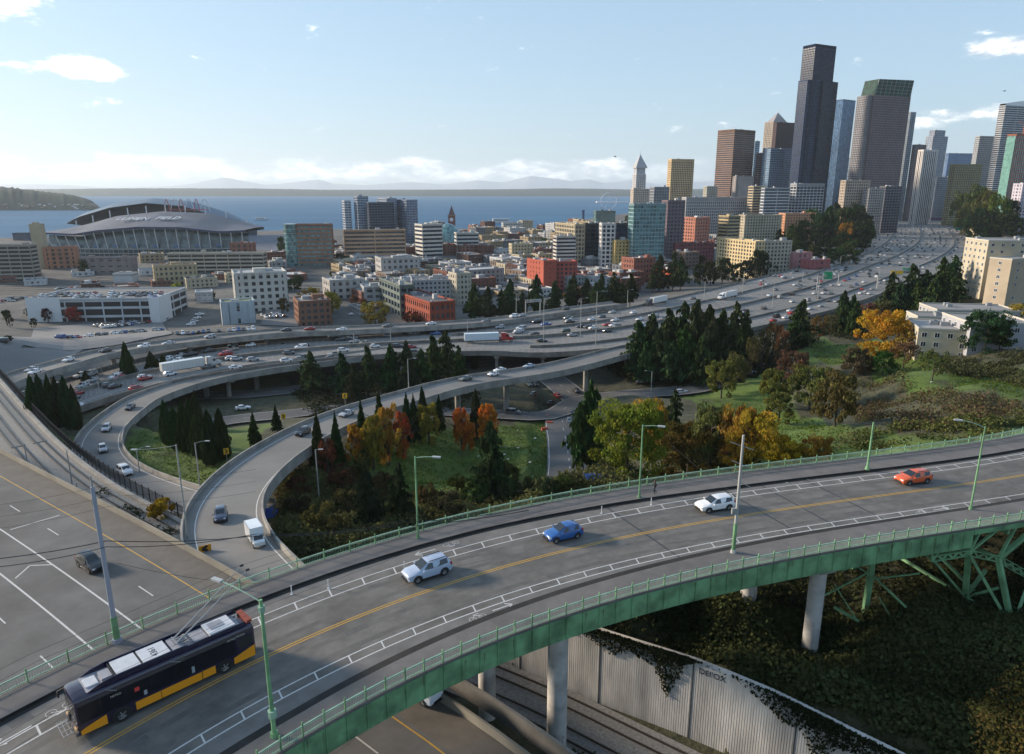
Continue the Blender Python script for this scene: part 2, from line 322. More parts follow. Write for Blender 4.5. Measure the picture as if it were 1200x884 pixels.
for x, y, z in [(33, 67.5, -14), (25, 75, -11.5), (30, 54.5, -11), (21, 61, -10.6), (40, 51, -10.4), (45, 60, -9), (50, 44, -8.5), (60, 50, -6.5), (70, 45, -4), (30, 43, -19.3), (22, 49, -19.3), (76.5 * .708, 76.5, -11), (60, 72, -11), (80, 80, -4), (95, 95, -1), (80, 65, -4), (110, 80, 0), (9, 74, -11), (14, 72, -10), (3, 80, -13), (15, 85, -14), (35, 90, -12),
 (0, 20, -11), (30, 20, -18), (-40, 0, -9.6), (40, 0, -10), (80, 0, -2), (-80, 20, -9.6), (-150, 0, -10), (150, 20, 4), (0, -100, -5), (-200, -200, -10), (200, -200, 15), (0, -500, 0), (600, 0, 30), (-600, 0, -25), (500, 500, 25), (900, 900, 30), (1500, 1500, 20), (700, 1500, -5), (500, 1400, -10), (300, 1500, -25), (0, 1500, -39), (200, 2200, -38), (1000, 2500, 0), (-600, 900, -40.5), (-1000, 900, -40.5)]:
    cp.append(V(x, y, z))
CPX = np.array([(p.x, p.y) for p in cp]); CPZ = np.array([p.z for p in cp])
RAILP = None
SHORE = [(-6000, 700), (-2000, 960), (-870, 1130), (-400, 1290), (0, 1440), (200, 1720), (330, 1980), (480, 2200), (800, 2600), (3000, 3600), (6000, 4500)]
def tzraw(x, y):
    x = np.asarray(x, float); y = np.asarray(y, float); r = np.sqrt(x * x + y * y)
    out = np.empty(x.shape)
    for i in range(0, x.size, 4000):
        a = x.ravel()[i:i + 4000]; b = y.ravel()[i:i + 4000]
        d2 = (a[:, None] - CPX[None, :, 0]) ** 2 + (b[:, None] - CPX[None, :, 1]) ** 2
        w = 1 / (d2 + (0.012 * r.ravel()[i:i + 4000][:, None]) ** 2 + 1.0) ** 1.7
        out.ravel()[i:i + 4000] = (w * CPZ).sum(1) / w.sum(1)
    sy = np.interp(x, [s[0] for s in SHORE], [s[1] for s in SHORE])
    t = np.clip((y - sy) / 40 + 0.5, 0, 1)
    return out * (1 - t) + (-48) * t
def tz(x, y): return float(tzraw(np.array([x]), np.array([y]))[0])
def hit(px, py, lift=0.0):                       # where the line of sight through (px, py) meets the ground
    lo = 36.5; prev = None; Hs = np.concatenate([np.arange(34, 90, 0.5)])
    P = [at(px, py, h) for h in Hs]; g = tzraw(np.array([p.x for p in P]), np.array([p.y for p in P]))
    for p, z in zip(P, g):
        if p.z <= z + lift: return V(p.x, p.y, z)
    return P[-1]
# carriageways (centre line measured at points px, py, height below camera)
BRP = [(-60, 985, 35), (105, 884, 35), (200, 830, 35), (300, 779, 35), (400, 730, 35), (500, 693, 35), (600, 657, 35), (725, 630, 35), (900, 602, 35), (1050, 581, 35), (1200, 554, 35), (1330, 528, 35)]
_b = [at(*p) for p in BRP]
_c = np.array([(p.x, p.y) for p in _b]); _s = np.r_[0, np.cumsum(np.hypot(*np.diff(_c, axis=0).T))]
_kx = np.polyfit(_s, _c[:, 0], 4); _ky = np.polyfit(_s, _c[:, 1], 4)
BR = Path([V(np.polyval(_kx, s), np.polyval(_ky, s), 0) for s in np.linspace(0, _s[-1], 110)], raw=True)
# run on straight beyond the frame
_d0 = (BR.p[0] - BR.p[2]).normalized(); _d1 = (BR.p[-1] - BR.p[-3]).normalized()
BR = Path([BR.p[0] + _d0 * k for k in (45, 30, 15)] + BR.p + [BR.p[-1] + _d1 * k for k in (20, 40, 60)], raw=True)
def P3(L, step=3): return Path([at(*p) for p in L], step)
RB = P3([(860, 384, 62), (800, 398, 62), (735, 411, 61.5), (650, 432, 60), (545, 449, 57.5), (470, 469, 55), (410, 488, 53.5), (360, 510, 52), (310, 541, 50.5), (275, 575, 49.3), (262, 608, 48), (272, 645, 46.8), (305, 688, 45.8), (345, 735, 45.4), (385, 775, 45.2)])
RA = P3([(560, 404, 63), (470, 411, 62.5), (373, 423, 62), (305, 432, 62), (237, 445, 62), (176, 465, 62), (146, 483, 61.8), (122, 505, 61), (115, 526, 60), (125, 546, 58.6), (146, 561, 57.5), (175, 574, 56.5), (210, 586, 55.5), (250, 596, 54.8), (300, 604, 54.5)])
RC = P3([(-150, 512, 54), (-70, 480, 54), (0, 450, 54.5), (35, 438, 55), (71, 428, 55.5), (119, 415, 56.5), (166, 407, 57.5), (207, 402, 58), (260, 396, 58), (336, 389, 58), (420, 386, 58.5), (514, 381, 59), (580, 376, 60), (624, 370, 61), (671, 363, 61.5), (726, 356, 62)])
FT = [(-90, 492), (60, 451), (150, 426), (250, 407), (400, 394), (560, 385), (640, 376), (720, 365), (800, 348), (880, 329), (940, 313), (985, 296), (1008, 284), (1019, 270), (1021, 255), (1030, 244), (1060, 236.5), (1090, 232)]
FBM = [(-90, 545), (60, 492), (150, 462), (250, 440), (400, 421), (560, 414), (640, 416), (735, 408), (850, 392), (950, 371), (1000, 357), (1060, 335), (1110, 317), (1141, 300), (1147, 287), (1132, 270), (1116, 256), (1110, 246), (1118, 238), (1125, 233)]
FTP = Path([at(x, y, 62 if y > 245 else 60) for x, y in FT], 6); FBP = Path([at(x, y, 62 if y > 245 else 60) for x, y in FBM], 6)
NF = 160
# rungs of the freeway: match points of equal progress through control pairs
def fw(u, t, dz=0.0):                               # u along 0..1, t across 0 (far edge) .. 1 (near edge)
    a = FTP.at(U0(u) * FTP.len); b = FBP.at(U1(u) * FBP.len); return a.lerp(b, t) + V(0, 0, dz)
_ka = [FTP.nearest(at(x, y, 62))[0] / FTP.len for x, y in [(150, 426), (400, 394), (640, 376), (800, 348), (940, 313), (985, 296), (1019, 270), (1021, 255)]]
_kb = [FBP.nearest(at(x, y, 62))[0] / FBP.len for x, y in [(150, 462), (400, 421), (640, 416), (850, 392), (1000, 357), (1060, 335), (1147, 287), (1116, 256)]]
_ku = [.12, .24, .36, .46, .56, .64, .76, .86]
def U0(u): return float(np.interp(u, [0] + _ku + [1], [0] + _ka + [1]))
def U1(u): return float(np.interp(u, [0] + _ku + [1], [0] + _kb + [1]))
HWC = [(-120, 520), (0, 588), (60, 632), (130, 690), (226, 765), (330, 850), (500, 1000)]
# lower left motorway: reference line = the yellow edge line
YL = Path([at(-140, 478, 44), at(0, 558.5, 44), at(122.5, 628, 44), at(226, 690, 44), at(330, 757, 44.3), at(455, 838, 45), at(540, 900, 45.2), at(640, 985, 45.2)], 3)
RAILC = Path([at(-70, 370, 53.5), at(-45, 415, 53.2), at(-14, 455, 53), at(8, 483, 53), at(38, 518, 53), at(72, 550, 53), at(112, 580, 53), at(158, 607, 53), at(208, 636, 53), at(254, 664, 53), at(300, 690, 53.3), V(-14, 76, -18.6), V(2, 66.8, -18.9), V(12.4, 59.4, -19), V(24, 50.5, -19), V(38, 38.5, -19), V(58, 20, -19)], 3)
LOWR = [Path([at(60, 484, 70), at(136, 466, 70), at(200, 463, 70), at(288, 462, 70), at(400, 450, 70)], 6), Path([at(205, 505, 67), at(270, 492, 67.5), at(330, 486, 68), at(420, 478, 69), at(560, 484, 69.5), at(640, 487, 70.5), at(675, 470, 71)], 6),
        Path([at(655, 600, 58), at(668, 560, 63), at(664, 520, 69), at(660, 490, 71), at(680, 470, 72), at(740, 462, 71), at(800, 457, 69.5), at(840, 448, 68.5), at(900, 425, 66)], 5), Path([at(680, 470, 72), at(640, 440, 72), at(600, 425, 72), at(500, 436, 72)], 6)]
LW = [5, 4.5, 5.5, 6]
carve = []                                          # (points xy, z, half width)
def add_carve(path, hw, dz, s=1.0):
    for d in np.arange(0, path.len, max(2.0, hw * 0.5)):
        q = path.at(d); carve.append((q.x, q.y, q.z + dz, hw))
def shift(path, off): return Path([path.at(d, off) for d in path.L], raw=True)
add_carve(RA, 7, -0.6); add_carve(RB, 7, -0.6)
for p, w in zip(LOWR, LW): add_carve(p, w + 2, -0.35)
add_carve(shift(YL, -17), 22, -0.4)
for d_ in np.arange(0, RAILC.len, 2.5):
    q = RAILC.at(d_); carve.append((q.x, q.y, q.z - .35, 7.5 if q.x < -5 else 2.8))
_w = Path([V(-4, 74.6, 0), V(0, 72, 0), V(18.2, 61.2, 0), V(26, 55.5, 0), V(34, 49.5, 0), V(44, 41, 0)], 1.2)
for d_ in np.arange(0, _w.len, 1.0):
    for o_ in (1.5, 3.0, 4.6, 6.2, 7.8):
        q = _w.at(d_, -o_); carve.append((q.x, q.y, -19.4, 1.7))
for u in np.linspace(0, 1, 140):
    for t in np.linspace(0, 1, 9):
        q = fw(u, t); carve.append((q.x, q.y, q.z - (1.2 if u > .4 else 1.8), 9))
CV = np.array(carve)
TH_A = np.concatenate([np.radians(np.linspace(-46, 46, 300)), np.radians(np.linspace(50, 310, 66))])
RR = np.concatenate([[0.5], np.geomspace(14, 3200, 230), [4200, 6000, 9000, 14000]])
AA, RG = np.meshgrid(TH_A, RR); TX = np.sin(AA) * RG; TY = np.cos(AA) * RG
TZ = tzraw(TX, TY)
# gentle natural unevenness
def wob(x, y): return 0.35 * np.sin(x / 7.1 + 1.3 * np.sin(y / 9.3)) * np.cos(y / 8.2 + np.sin(x / 11)) + 0.15 * np.sin(x / 2.3) * np.sin(y / 2.9)
TZ = TZ + np.where(RG < 400, wob(TX, TY), 0)
flatx, flaty, flatz = TX.ravel(), TY.ravel(), TZ.ravel().copy(); rr = RG.ravel()
near = np.where(rr < 3300)[0]
for i in range(0, near.size, 2000):
    k = near[i:i + 2000]; d = np.hypot(flatx[k][:, None] - CV[:, 0], flaty[k][:, None] - CV[:, 1])
    inside = d < CV[:, 3] + 0.013 * rr[k][:, None]
    zz = np.where(inside, CV[:, 2], 1e9).min(1); flatz[k] = np.minimum(flatz[k], zz)
TZ = flatz.reshape(TZ.shape)
me = bpy.data.meshes.new('ground'); nA = len(TH_A); nR = len(RR)
vs = np.c_[flatx, flaty, flatz]; idx = np.arange(nA * nR).reshape(nR, nA)
a = idx[:-1, :]; b = idx[1:, :]; ra = np.roll(a, -1, 1); rb = np.roll(b, -1, 1)
fs = np.stack([a, ra, rb, b], -1).reshape(-1, 4)
me.from_pydata(vs.tolist(), [], fs[:, ::-1].tolist()); me.polygons.foreach_set('use_smooth', [True] * len(fs))
ground = link('ground', me); tag(ground, kind='structure')
def gz(x, y):                                        # height of the finished ground mesh (bilinear on the polar grid)
    r = math.hypot(x, y); t = math.atan2(x, y)
    if t < TH_A[0]: t += 2 * PI
    i = min(max(int(np.searchsorted(RR, r)) - 1, 0), nR - 2); j = int(np.searchsorted(TH_A, t)) - 1
    if j >= nA - 1 or j < 0: return float(TZ[i, 0])
    fr = (r - RR[i]) / (RR[i + 1] - RR[i]); ft = (t - TH_A[j]) / (TH_A[j + 1] - TH_A[j])
    return float((TZ[i, j] * (1 - ft) + TZ[i, j + 1] * ft) * (1 - fr) + (TZ[i + 1, j] * (1 - ft) + TZ[i + 1, j + 1] * ft) * fr)
def gm():
    mt = bpy.data.materials.new('ground_cover'); mt.use_nodes = True; nt = mt.node_tree; N = nt.nodes; L = nt.links; b = N['Principled BSDF']; b.inputs['Roughness'].default_value = 0.95
    vc = N.new('ShaderNodeAttribute'); vc.attribute_name = 'zone'
    sp = N.new('ShaderNodeSeparateColor'); L.new(vc.outputs['Color'], sp.inputs[0]); g = N.new('ShaderNodeNewGeometry')
    def ramp(scale, cols, det=6):
        n = N.new('ShaderNodeTexNoise'); n.inputs['Scale'].default_value = scale; n.inputs['Detail'].default_value = det; n.inputs['Roughness'].default_value = 0.65; L.new(g.outputs['Position'], n.inputs['Vector'])
        r = N.new('ShaderNodeValToRGB'); L.new(n.outputs[0], r.inputs[0]); el = r.color_ramp.elements
        while len(el) < len(cols): el.new(0.5)
        for i, (p, c) in enumerate(cols): el[i].position = p; el[i].color = (*c, 1)
        return r.outputs[0]
    brush = ramp(0.35, [(0.3, (0.014, 0.017, 0.010)), (0.5, (0.045, 0.048, 0.022)), (0.62, (0.07, 0.062, 0.034)), (0.75, (0.055, 0.078, 0.025))], 9)
    grass = ramp(0.12, [(0.30, (0.04, 0.045, 0.014)), (0.45, (0.062, 0.105, 0.012)), (0.6, (0.085, 0.135, 0.014)), (0.75, (0.09, 0.09, 0.028))], 10)
    city = ramp(0.05, [(0.35, (0.06, 0.06, 0.062)), (0.48, (0.095, 0.094, 0.09)), (0.6, (0.13, 0.125, 0.115)), (0.72, (0.07, 0.075, 0.05))], 8)
    def mix(f, a, b2):
        m = N.new('ShaderNodeMixRGB'); L.new(f, m.inputs[0]); L.new(a, m.inputs[1]); L.new(b2, m.inputs[2]); return m.outputs[0]
    c = mix(sp.outputs[0], brush, grass); c = mix(sp.outputs[1], c, city); L.new(c, b.inputs['Base Color'])
    nb = N.new('ShaderNodeTexNoise'); nb.inputs['Scale'].default_value = 1.5; nb.inputs['Detail'].default_value = 8; L.new(g.outputs['Position'], nb.inputs['Vector'])
    bp = N.new('ShaderNodeBump'); bp.inputs['Strength'].default_value = 0.6; bp.inputs['Distance'].default_value = 0.4; L.new(nb.outputs[0], bp.inputs['Height']); L.new(bp.outputs[0], b.inputs['Normal'])
    return mt
me.materials.append(gm())
def inpoly(px, py, poly):
    c = np.zeros(px.shape, bool); n = len(poly)
    for i in range(n):
        x0, y0 = poly[i]; x1, y1 = poly[(i + 1) % n]
        if y0 == y1: continue
        c ^= ((y0 > py) != (y1 > py)) & (px < (x1 - x0) * (py - y0) / (y1 - y0) + x0)
    return c
def wpoly(pp): return [tuple(hit(x, y)[:2]) for x, y in pp]
zone = np.zeros((flatx.size, 4)); zone[:, 3] = 1
def pz(poly, ch, val=1.0):
    q = wpoly(poly); zone[inpoly(flatx, flaty, q), ch] = val
city_r = np.clip((rr - 250) / 60, 0, 1); zone[:, 1] = city_r
zone[(rr < 3000) & (flatx > 0.30 * flaty) & (rr < 420), 1] = 0
for g_ in ([(30, 505), (100, 500), (92, 520), (100, 560), (150, 590), (120, 590), (60, 540)], [(140, 560), (145, 520), (170, 500), (260, 495), (300, 500), (330, 490), (250, 560), (240, 590), (190, 580)],
           [(395, 540), (470, 500), (640, 490), (652, 520), (640, 545), (560, 585), (440, 575), (380, 560)], [(820, 465), (910, 462), (1000, 500), (1100, 515), (1200, 500), (1250, 515), (1080, 540), (980, 550), (820, 535)], [(780, 440), (900, 440), (930, 470), (820, 480)],
           [(940, 400), (1040, 400), (1100, 420), (1090, 440), (960, 425)], [(985, 425), (1110, 430), (1200, 430), (1240, 450), (1200, 470), (1120, 460), (1060, 455)], [(1110, 440), (1200, 445), (1200, 475), (1130, 455)], [(250, 450), (345, 430), (345, 445), (260, 462)], [(920, 415), (965, 395), (985, 420), (950, 430)]):
    pz(g_, 0, 0.95)
zone[(flatx ** 2 + (flaty - 20) ** 2 < 60 ** 2), 0] = 0
# lawns north-east of the bend
ca = me.color_attributes.new('zone', 'FLOAT_COLOR', 'POINT'); ca.data.foreach_set('color', zone.ravel())
# ------------------------------------------------------------------ water and far shores
def water_mat():
    mt = bpy.data.materials.new('sea_water'); mt.use_nodes = True; nt = mt.node_tree; N = nt.nodes; L = nt.links; b = N['Principled BSDF']
    b.inputs['Roughness'].default_value = 0.45; b.inputs['IOR'].default_value = 1.33; b.inputs['Specular IOR Level'].default_value = 0.22
    g = N.new('ShaderNodeNewGeometry'); mp = N.new('ShaderNodeMapping'); mp.inputs['Scale'].default_value = (0.0012, 0.004, 1); L.new(g.outputs['Position'], mp.inputs[0])
    n = N.new('ShaderNodeTexNoise'); n.inputs['Detail'].default_value = 5; L.new(mp.outputs[0], n.inputs['Vector']); n.inputs['Scale'].default_value = 1
    r = N.new('ShaderNodeValToRGB'); r.color_ramp.elements[0].position = 0.35; r.color_ramp.elements[0].color = (0.006, 0.075, 0.165, 1); r.color_ramp.elements[1].position = 0.7; r.color_ramp.elements[1].color = (0.014, 0.115, 0.225, 1)
    L.new(n.outputs[0], r.inputs[0]); L.new(r.outputs[0], b.inputs['Base Color'])
    nb = N.new('ShaderNodeTexNoise'); nb.inputs['Scale'].default_value = 0.05; nb.inputs['Detail'].default_value = 6; L.new(g.outputs['Position'], nb.inputs['Vector'])
    bp = N.new('ShaderNodeBump'); bp.inputs['Strength'].default_value = 1.0; bp.inputs['Distance'].default_value = 4; L.new(nb.outputs[0], bp.inputs['Height']); L.new(bp.outputs[0], b.inputs['Normal'])
    return mt
w = MB(); w.quad((-30000, 300, -43), (30000, 300, -43), (30000, 40000, -43), (-30000, 40000, -43)); o = w.build('water', water_mat()); tag(o, kind='structure')
def far_ridge(name, Yd, pts, depth, mtl, base=None, kind='structure', rough=0.0, seed=1):
    """pts: (px, py_top); ridge standing on the sea at distance Yd, with real depth behind"""
    r = random.Random(seed); xs = []; P = []
    px = [p[0] for p in pts]; x = px[0]
    rows = []
    n = max(40, int((px[-1] - px[0]) / 3))
    for i in range(n + 1):
        x = px[0] + (px[-1] - px[0]) * i / n; top = float(np.interp(x, px, [p[1] for p in pts]))
        q = atY(x, top, Yd + depth * 0.45); hgt = max(0.5, q.z + 43) * (1 + rough * (r.random() - 0.5))
        a_ = V(q.x * Yd / (Yd + depth * 0.45), Yd, -43.3)
        row = []
        for k, (f, h) in enumerate([(0, 0), (0.12, .45), (0.28, .8), (0.45, 1), (0.7, .75), (1, 0)]):
            j = 1 + rough * 0.5 * (r.random() - .5)
            row.append((a_.x * (1 + depth * f / Yd), Yd + depth * f, -43.3 + (hgt + .3) * h * (j if 0 < k < 5 and k != 3 else 1)))
        rows.append(row)
    mb = MB(); m = 6; vv = [v for row in rows for v in row]; fs = [(i * m + j, (i + 1) * m + j, (i + 1) * m + j + 1, i * m + j + 1) for i in range(n) for j in range(m - 1)]
    mb.add(vv, fs); o = mb.build(name, mtl, smooth='all'); tag(o, kind=kind); return o
FORM = mat('forested_hill', (0.02, 0.037, 0.026), 0.95, var=0.5, vs=0.012, bump=0.5, bs=0.02)
MOUN = mat('mountain_rock', (0.26, 0.27, 0.29), 0.95, var=0.2, vs=0.0004)
far_ridge('far_shore', 9500, [(-120, 221.5), (60, 221.8), (150, 220.8), (300, 221), (380, 222.6), (480, 222.5), (600, 221.8), (650, 220.8), (700, 221.3), (740, 222.4), (900, 221), (1100, 220), (1400, 221)], 1500, FORM, rough=0.04)
far_ridge('mountain_range', 33000, [(-120, 217.0), (0, 216.4), (40, 215.8), (80, 217.0), (130, 220.2), (200, 218.2), (230, 214.5), (262, 207.7), (285, 212.0), (312, 217.0), (345, 213.9), (372, 210.2), (392, 215.8), (430, 217.0), (480, 213.3), (520, 216.4), (560, 211.4), (590, 213.9), (622, 206.4), (645, 208.9), (668, 212.0), (690, 210.2), (708, 214.5), (740, 211.4), (770, 215.8), (840, 212.0), (900, 217.0), (1000, 214.5), (1100, 218.2), (1400, 217.0)], 5000, MOUN, rough=0.05, seed=4)
far_ridge('headland', 2900, [(-260, 214), (-60, 216), (0, 218), (25, 221.5), (50, 224.5), (80, 228), (98, 231.5), (108, 236), (114, 241), (120, 246)], 330, FORM, rough=0.08, seed=3)
# ------------------------------------------------------------------ the green bridge
def bd(px, py, H=35): return BR.nearest(at(px, py, H))[0]
dl = 0.0; dr = BR.len
_q = [bd(300, 779), bd(600, 657), bd(900, 602), bd(1200, 554)]
def fcurb(d): return float(np.interp(d, _q, [7.9, 7.8, 6.9, 6.5]))
def ncurb(d): return float(np.interp(d, _q, [-7.7, -6.9, -6.3, -6.0]))
FR, NR = 10.55, -9.9
m = MB(); BR.extrude(rect(NR + 0.12, FR - 0.15, -0.55, -0.0), m); o = m.build('bridge_deck', ASPH); tag(o, kind='structure')
def struct(mb, name, mt, **k): o = mb.build(name, mt, **k); tag(o, kind='structure'); return o
m = MB(); BR.extrude([(fcurb, 0.004), (lambda d: FR, 0.004), (lambda d: FR, 0.22), (fcurb, 0.22)][::-1], m); struct(m, 'sidewalk', WALK)
m = MB(); BR.extrude([(lambda d: NR, 0.004), (ncurb, 0.004), (ncurb, 0.22), (lambda d: NR, 0.22)][::-1], m); struct(m, 'sidewalk', WALK)
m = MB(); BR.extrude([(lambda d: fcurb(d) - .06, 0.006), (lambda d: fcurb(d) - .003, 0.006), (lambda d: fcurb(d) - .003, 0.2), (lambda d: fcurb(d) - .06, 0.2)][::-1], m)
BR.extrude([(lambda d: ncurb(d) + .003, 0.006), (lambda d: ncurb(d) + .92, 0.006), (lambda d: ncurb(d) + .92, 0.012), (lambda d: ncurb(d) + .003, 0.014)][::-1], m); BR.extrude([(lambda d: fcurb(d) - .55, 0.006), (lambda d: fcurb(d) - .063, 0.006), (lambda d: fcurb(d) - .063, 0.013), (lambda d: fcurb(d) - .55, 0.01)][::-1], m)  # flat near-black strips paint the curb shading onto the deck
struct(m, 'kerb_with_shade_strips', mat('kerb_face_and_shade', (0.024, 0.022, 0.02), 0.9, var=0.5, vs=0.5))
m = MB(); BR.strip(5.6, lambda d: fcurb(d) - .05, 0.004, m); BR.strip(lambda d: ncurb(d) + .05, -5.3, 0.004, m); struct(m, 'road_shoulder', SHOULD)
m = MB()
for o0 in (0.08, -0.2): BR.strip(o0, o0 + 0.12, 0.008, m)
struct(m, 'centre_line', PAINTY)
m = MB()
for o0 in (5.42, 4.22, -4.32, -5.28): BR.strip(o0, o0 + 0.12, 0.009, m)
d = 6
while d < BR.len - 4:
    for a, b in ((4.34, 5.42), (-5.16, -4.32)):
        q = [BR.at(d, a, 0.009), BR.at(d + .13, a, 0.009), BR.at(d + .33, b, 0.009), BR.at(d + .2, b, 0.009)]
        m.quad(*q[::1])
    d += 3.05
# bicycle symbols and arrows in the cycle lanes
def ring(mb, path, d, off, r, w=.04, z=0.010, n=12):
    for k in range(n):
        a0, a1 = 2 * PI * k / n, 2 * PI * (k + 1) / n
        mb.quad(*[path.at(d + math.cos(a) * rr_, off + math.sin(a) * rr_, z) for a, rr_ in ((a0, r), (a0, r + w), (a1, r + w), (a1, r))][::-1])
def seg(mb, path, d0, o0, d1, o1, w=.07, z=0.011):
    a = path.at(d0, o0, z); b = path.at(d1, o1, z); n_ = V(-(b - a).y, (b - a).x, 0).normalized() * w / 2; mb.quad(a - n_, b - n_, b + n_, a + n_)
for px, py, sg in ((555, 724, 1), (535, 637, -1), (1080, 600, 1), (955, 560, -1), (75, 830, -1)):
    q = at(px, py, 35); dd = BR.nearest(q)[0]; of = BR.side(q)
    ring(m, BR, dd, of - .2 * sg, .3); ring(m, BR, dd + 1.0 * sg, of - .2 * sg, .3); seg(m, BR, dd, of - .2 * sg, dd + .4 * sg, of + .25 * sg, .05); seg(m, BR, dd + .4 * sg, of + .25 * sg, dd + 1.0 * sg, of - .2 * sg); seg(m, BR, dd + .3 * sg, of + .3 * sg, dd + .9 * sg, of + .32 * sg)
    seg(m, BR, dd + 2.2 * sg, of, dd + 4.2 * sg, of, .12); seg(m, BR, dd + 4.3 * sg, of, dd + 3.7 * sg, of + .4, .12); seg(m, BR, dd + 4.3 * sg, of, dd + 3.7 * sg, of - .4, .12)
struct(m, 'lane_lines', PAINTW)
m = MB(); r_ = random.Random(5)
for px in (905, 940, 1000, 760, 540, 300):                     # expansion joints and crack seals across the deck
    dd = BR.nearest(at(px, float(np.interp(px, [300, 600, 900, 1200], [779, 657, 602, 554])), 35))[0]
    q = [BR.at(dd + (0 if px > 700 else 1), ncurb(dd) + .1, .007), BR.at(dd + .22, ncurb(dd) + .1, .007), BR.at(dd - 1.2 + .22, fcurb(dd) - .1, .007), BR.at(dd - 1.2, fcurb(dd) - .1, .007)]
    if px > 700: m.quad(*q)
for k in range(26):                                             # wandering tar seams
    d0 = r_.uniform(8, BR.len - 30); of = r_.uniform(-6.2, 6.8); L_ = r_.uniform(4, 14); p = None
    for j in range(int(L_ / 1.2)):
        q = (d0 + j * 1.2, of + 0.25 * math.sin(j * .7 + k) + r_.uniform(-.05, .05))
        if p: seg(m, BR, p[0], p[1], q[0], q[1], .05, 0.0065)
        p = q
struct(m, 'tar_seams', TAR)
m = MB()
for o0 in (3.35, 1.35, -1.55, -3.45): BR.strip(o0 - .28, o0 + .28, 0.0035, m)
struct(m, 'tyre_tracks', mat('tyre_darkened_asphalt', (.126, .117, .106), .8, var=.2, vs=.8, dirt=.2, ds=.3))
m = MB()
for k in range(34):
    d0 = r_.uniform(6, BR.len - 30); of = r_.choice((-5.8, -3.6, -1.9, 1.2, 3.2, 6.2)) + r_.uniform(-.4, .4); L_ = r_.uniform(.8, 5); w_ = r_.uniform(.35, 1.0)
    BR.strip(of, of + w_, .0055, m, d0, d0 + L_)
struct(m, 'road_patches', mat('patch_asphalt', (.105, .10, .097), .9, var=.2, vs=2))
# girders and floor beams under the deck
_arch0 = bd(1118, 612, 35)                                    # where the steel arch span takes over from the plate girder
bridge = thing('road_bridge', 'long green steel road bridge carrying the bus and four cars across the foreground', 'bridge', BR.at(bd(600, 657), 0, 0))
bloc = bridge.location.copy()
def bpart(mb, name, mt, kind=None, smooth=False):
    mb.v = [tuple(Vector(v) - bloc) for v in mb.v]; return mb.build(name, mt, bridge, smooth, kind)
for side in (NR - 0.02, FR + 0.02):
    s_ = -1 if side < 0 else 1
    m = MB(); a0, a1 = sorted((side - 0.03 * s_, side - .1 * s_))
    BR.extrude(rect(a0, a1, -2.05, -0.05), m, 0, _arch0); BR.extrude(rect(min(side, side - .4 * s_), max(side, side - .4 * s_), -2.12, -2.06), m, 0, _arch0)
    BR.extrude(rect(min(side, side - .3 * s_), max(side, side - .3 * s_), -.62, -0.05), m, _arch0 + .05, BR.len); bpart(m, 'side_girder', GREEN)
d = 3.0; st = MB()
me_st = None
d = 3.0
while d < _arch0:
    for side, s_ in ((NR - 0.02, -1), (FR + .02, 1)):
        if s_ > 0: continue
        m = MB(); a = BR.at(d, side + .02 * s_, -1.05); t = BR.dirn(d); n_ = V(-t.y, t.x, 0)
        m.obox(a, t * .045, n_ * .06, V(0, 0, 1.0)); bpart(m, 'web_stiffener', GREEN)
    d += 1.87
m = MB(); rr9 = random.Random(77)
for k in range(150):                                        # rust runs below the stiffeners
    d = 3.0 + 1.87 * rr9.randint(0, int((_arch0 - 4) / 1.87)) + rr9.uniform(-.3, .5); z0_ = rr9.uniform(-.5, -.1); L9 = rr9.uniform(.3, 1.5); w9 = rr9.uniform(.02, .09)
    a = BR.at(d, NR - .024, z0_); b = BR.at(d + w9, NR - .024, z0_); c = BR.at(d + w9 * .6, NR - .024, max(-2.0, z0_ - L9)); m.add([a, c, b], [(0, 1, 2)])
o = bpart(m, 'rust_streaks', mat('rust', (.12, .085, .05), .9, var=.3, vs=5)); o['kind'] = 'stuff'
m = MB(); d = 4
for of in (-6.5, -2.2, 2.2, 6.5): BR.extrude(rect(of - .2, of + .2, -1.9, -.56), m, 0, _arch0)
while d < BR.len - 3:
    t = BR.dirn(d); n_ = V(-t.y, t.x, 0); m.obox(BR.at(d, .3, -.95), t * .12, n_ * 10.0, V(0, 0, .38)); d += 5.6
bpart(m, 'floor_beam', GREEN)
# piers
PCOL = mat('pier_concrete', (0.47, 0.455, 0.43), 0.85, var=0.1, vs=1.2, bump=.15, bs=5, dirt=.3, ds=.7)
def pier(px, py, H, r=.9, group='bridge piers', lab='', side=-1, graf=True):
    b = at(px, py, H); g_ = min(gz(b.x, b.y), b.z) - 0.8
    t = thing('concrete_pier', lab, 'pier', (b.x, b.y, b.z), 0, group)
    m = MB(); m.tube((0, 0, g_ - b.z), (0, 0, -3.75 - b.z), r, r, 20); m.build('column', PCOL, t, smooth=50)
    dd = BR.nearest(b)[0]; tt = BR.dirn(dd); n_ = V(-tt.y, tt.x, 0)
    m = MB(); m.obox((0, 0, -2.9 - b.z), tt * .95, n_ * 1.35, V(0, 0, .8)); m.build('pier_cap', CONC, t)
    if graf:
        m = MB(); r2 = random.Random(px); z0 = .9
        for k in range(26):
            a0 = -1.5 + r2.uniform(-.55, .55); z_ = z0 + r2.uniform(-.4, .8); da = r2.uniform(-.25, .25); dz = r2.uniform(-.4, .4); R_ = r + .012; vv = []
            for q in range(3):
                aa = a0 + da * q / 2; vv.append((math.cos(aa) * R_, math.sin(aa) * R_, z_ + dz * q / 2))
            for p_, q_ in zip(vv[:-1], vv[1:]): m.bar(p_, q_, .05, .012)
        m.build('graffiti', mat('graffiti_ink', (0.02, 0.02, 0.05), .6), t)
    return t
pier(652, 872, 51.5, .95, lab='tall concrete pier with blue scrawl at its foot, beside the tram rails')
pier(571, 830, 50, .85, lab='shorter concrete pier just left of the tallest one')
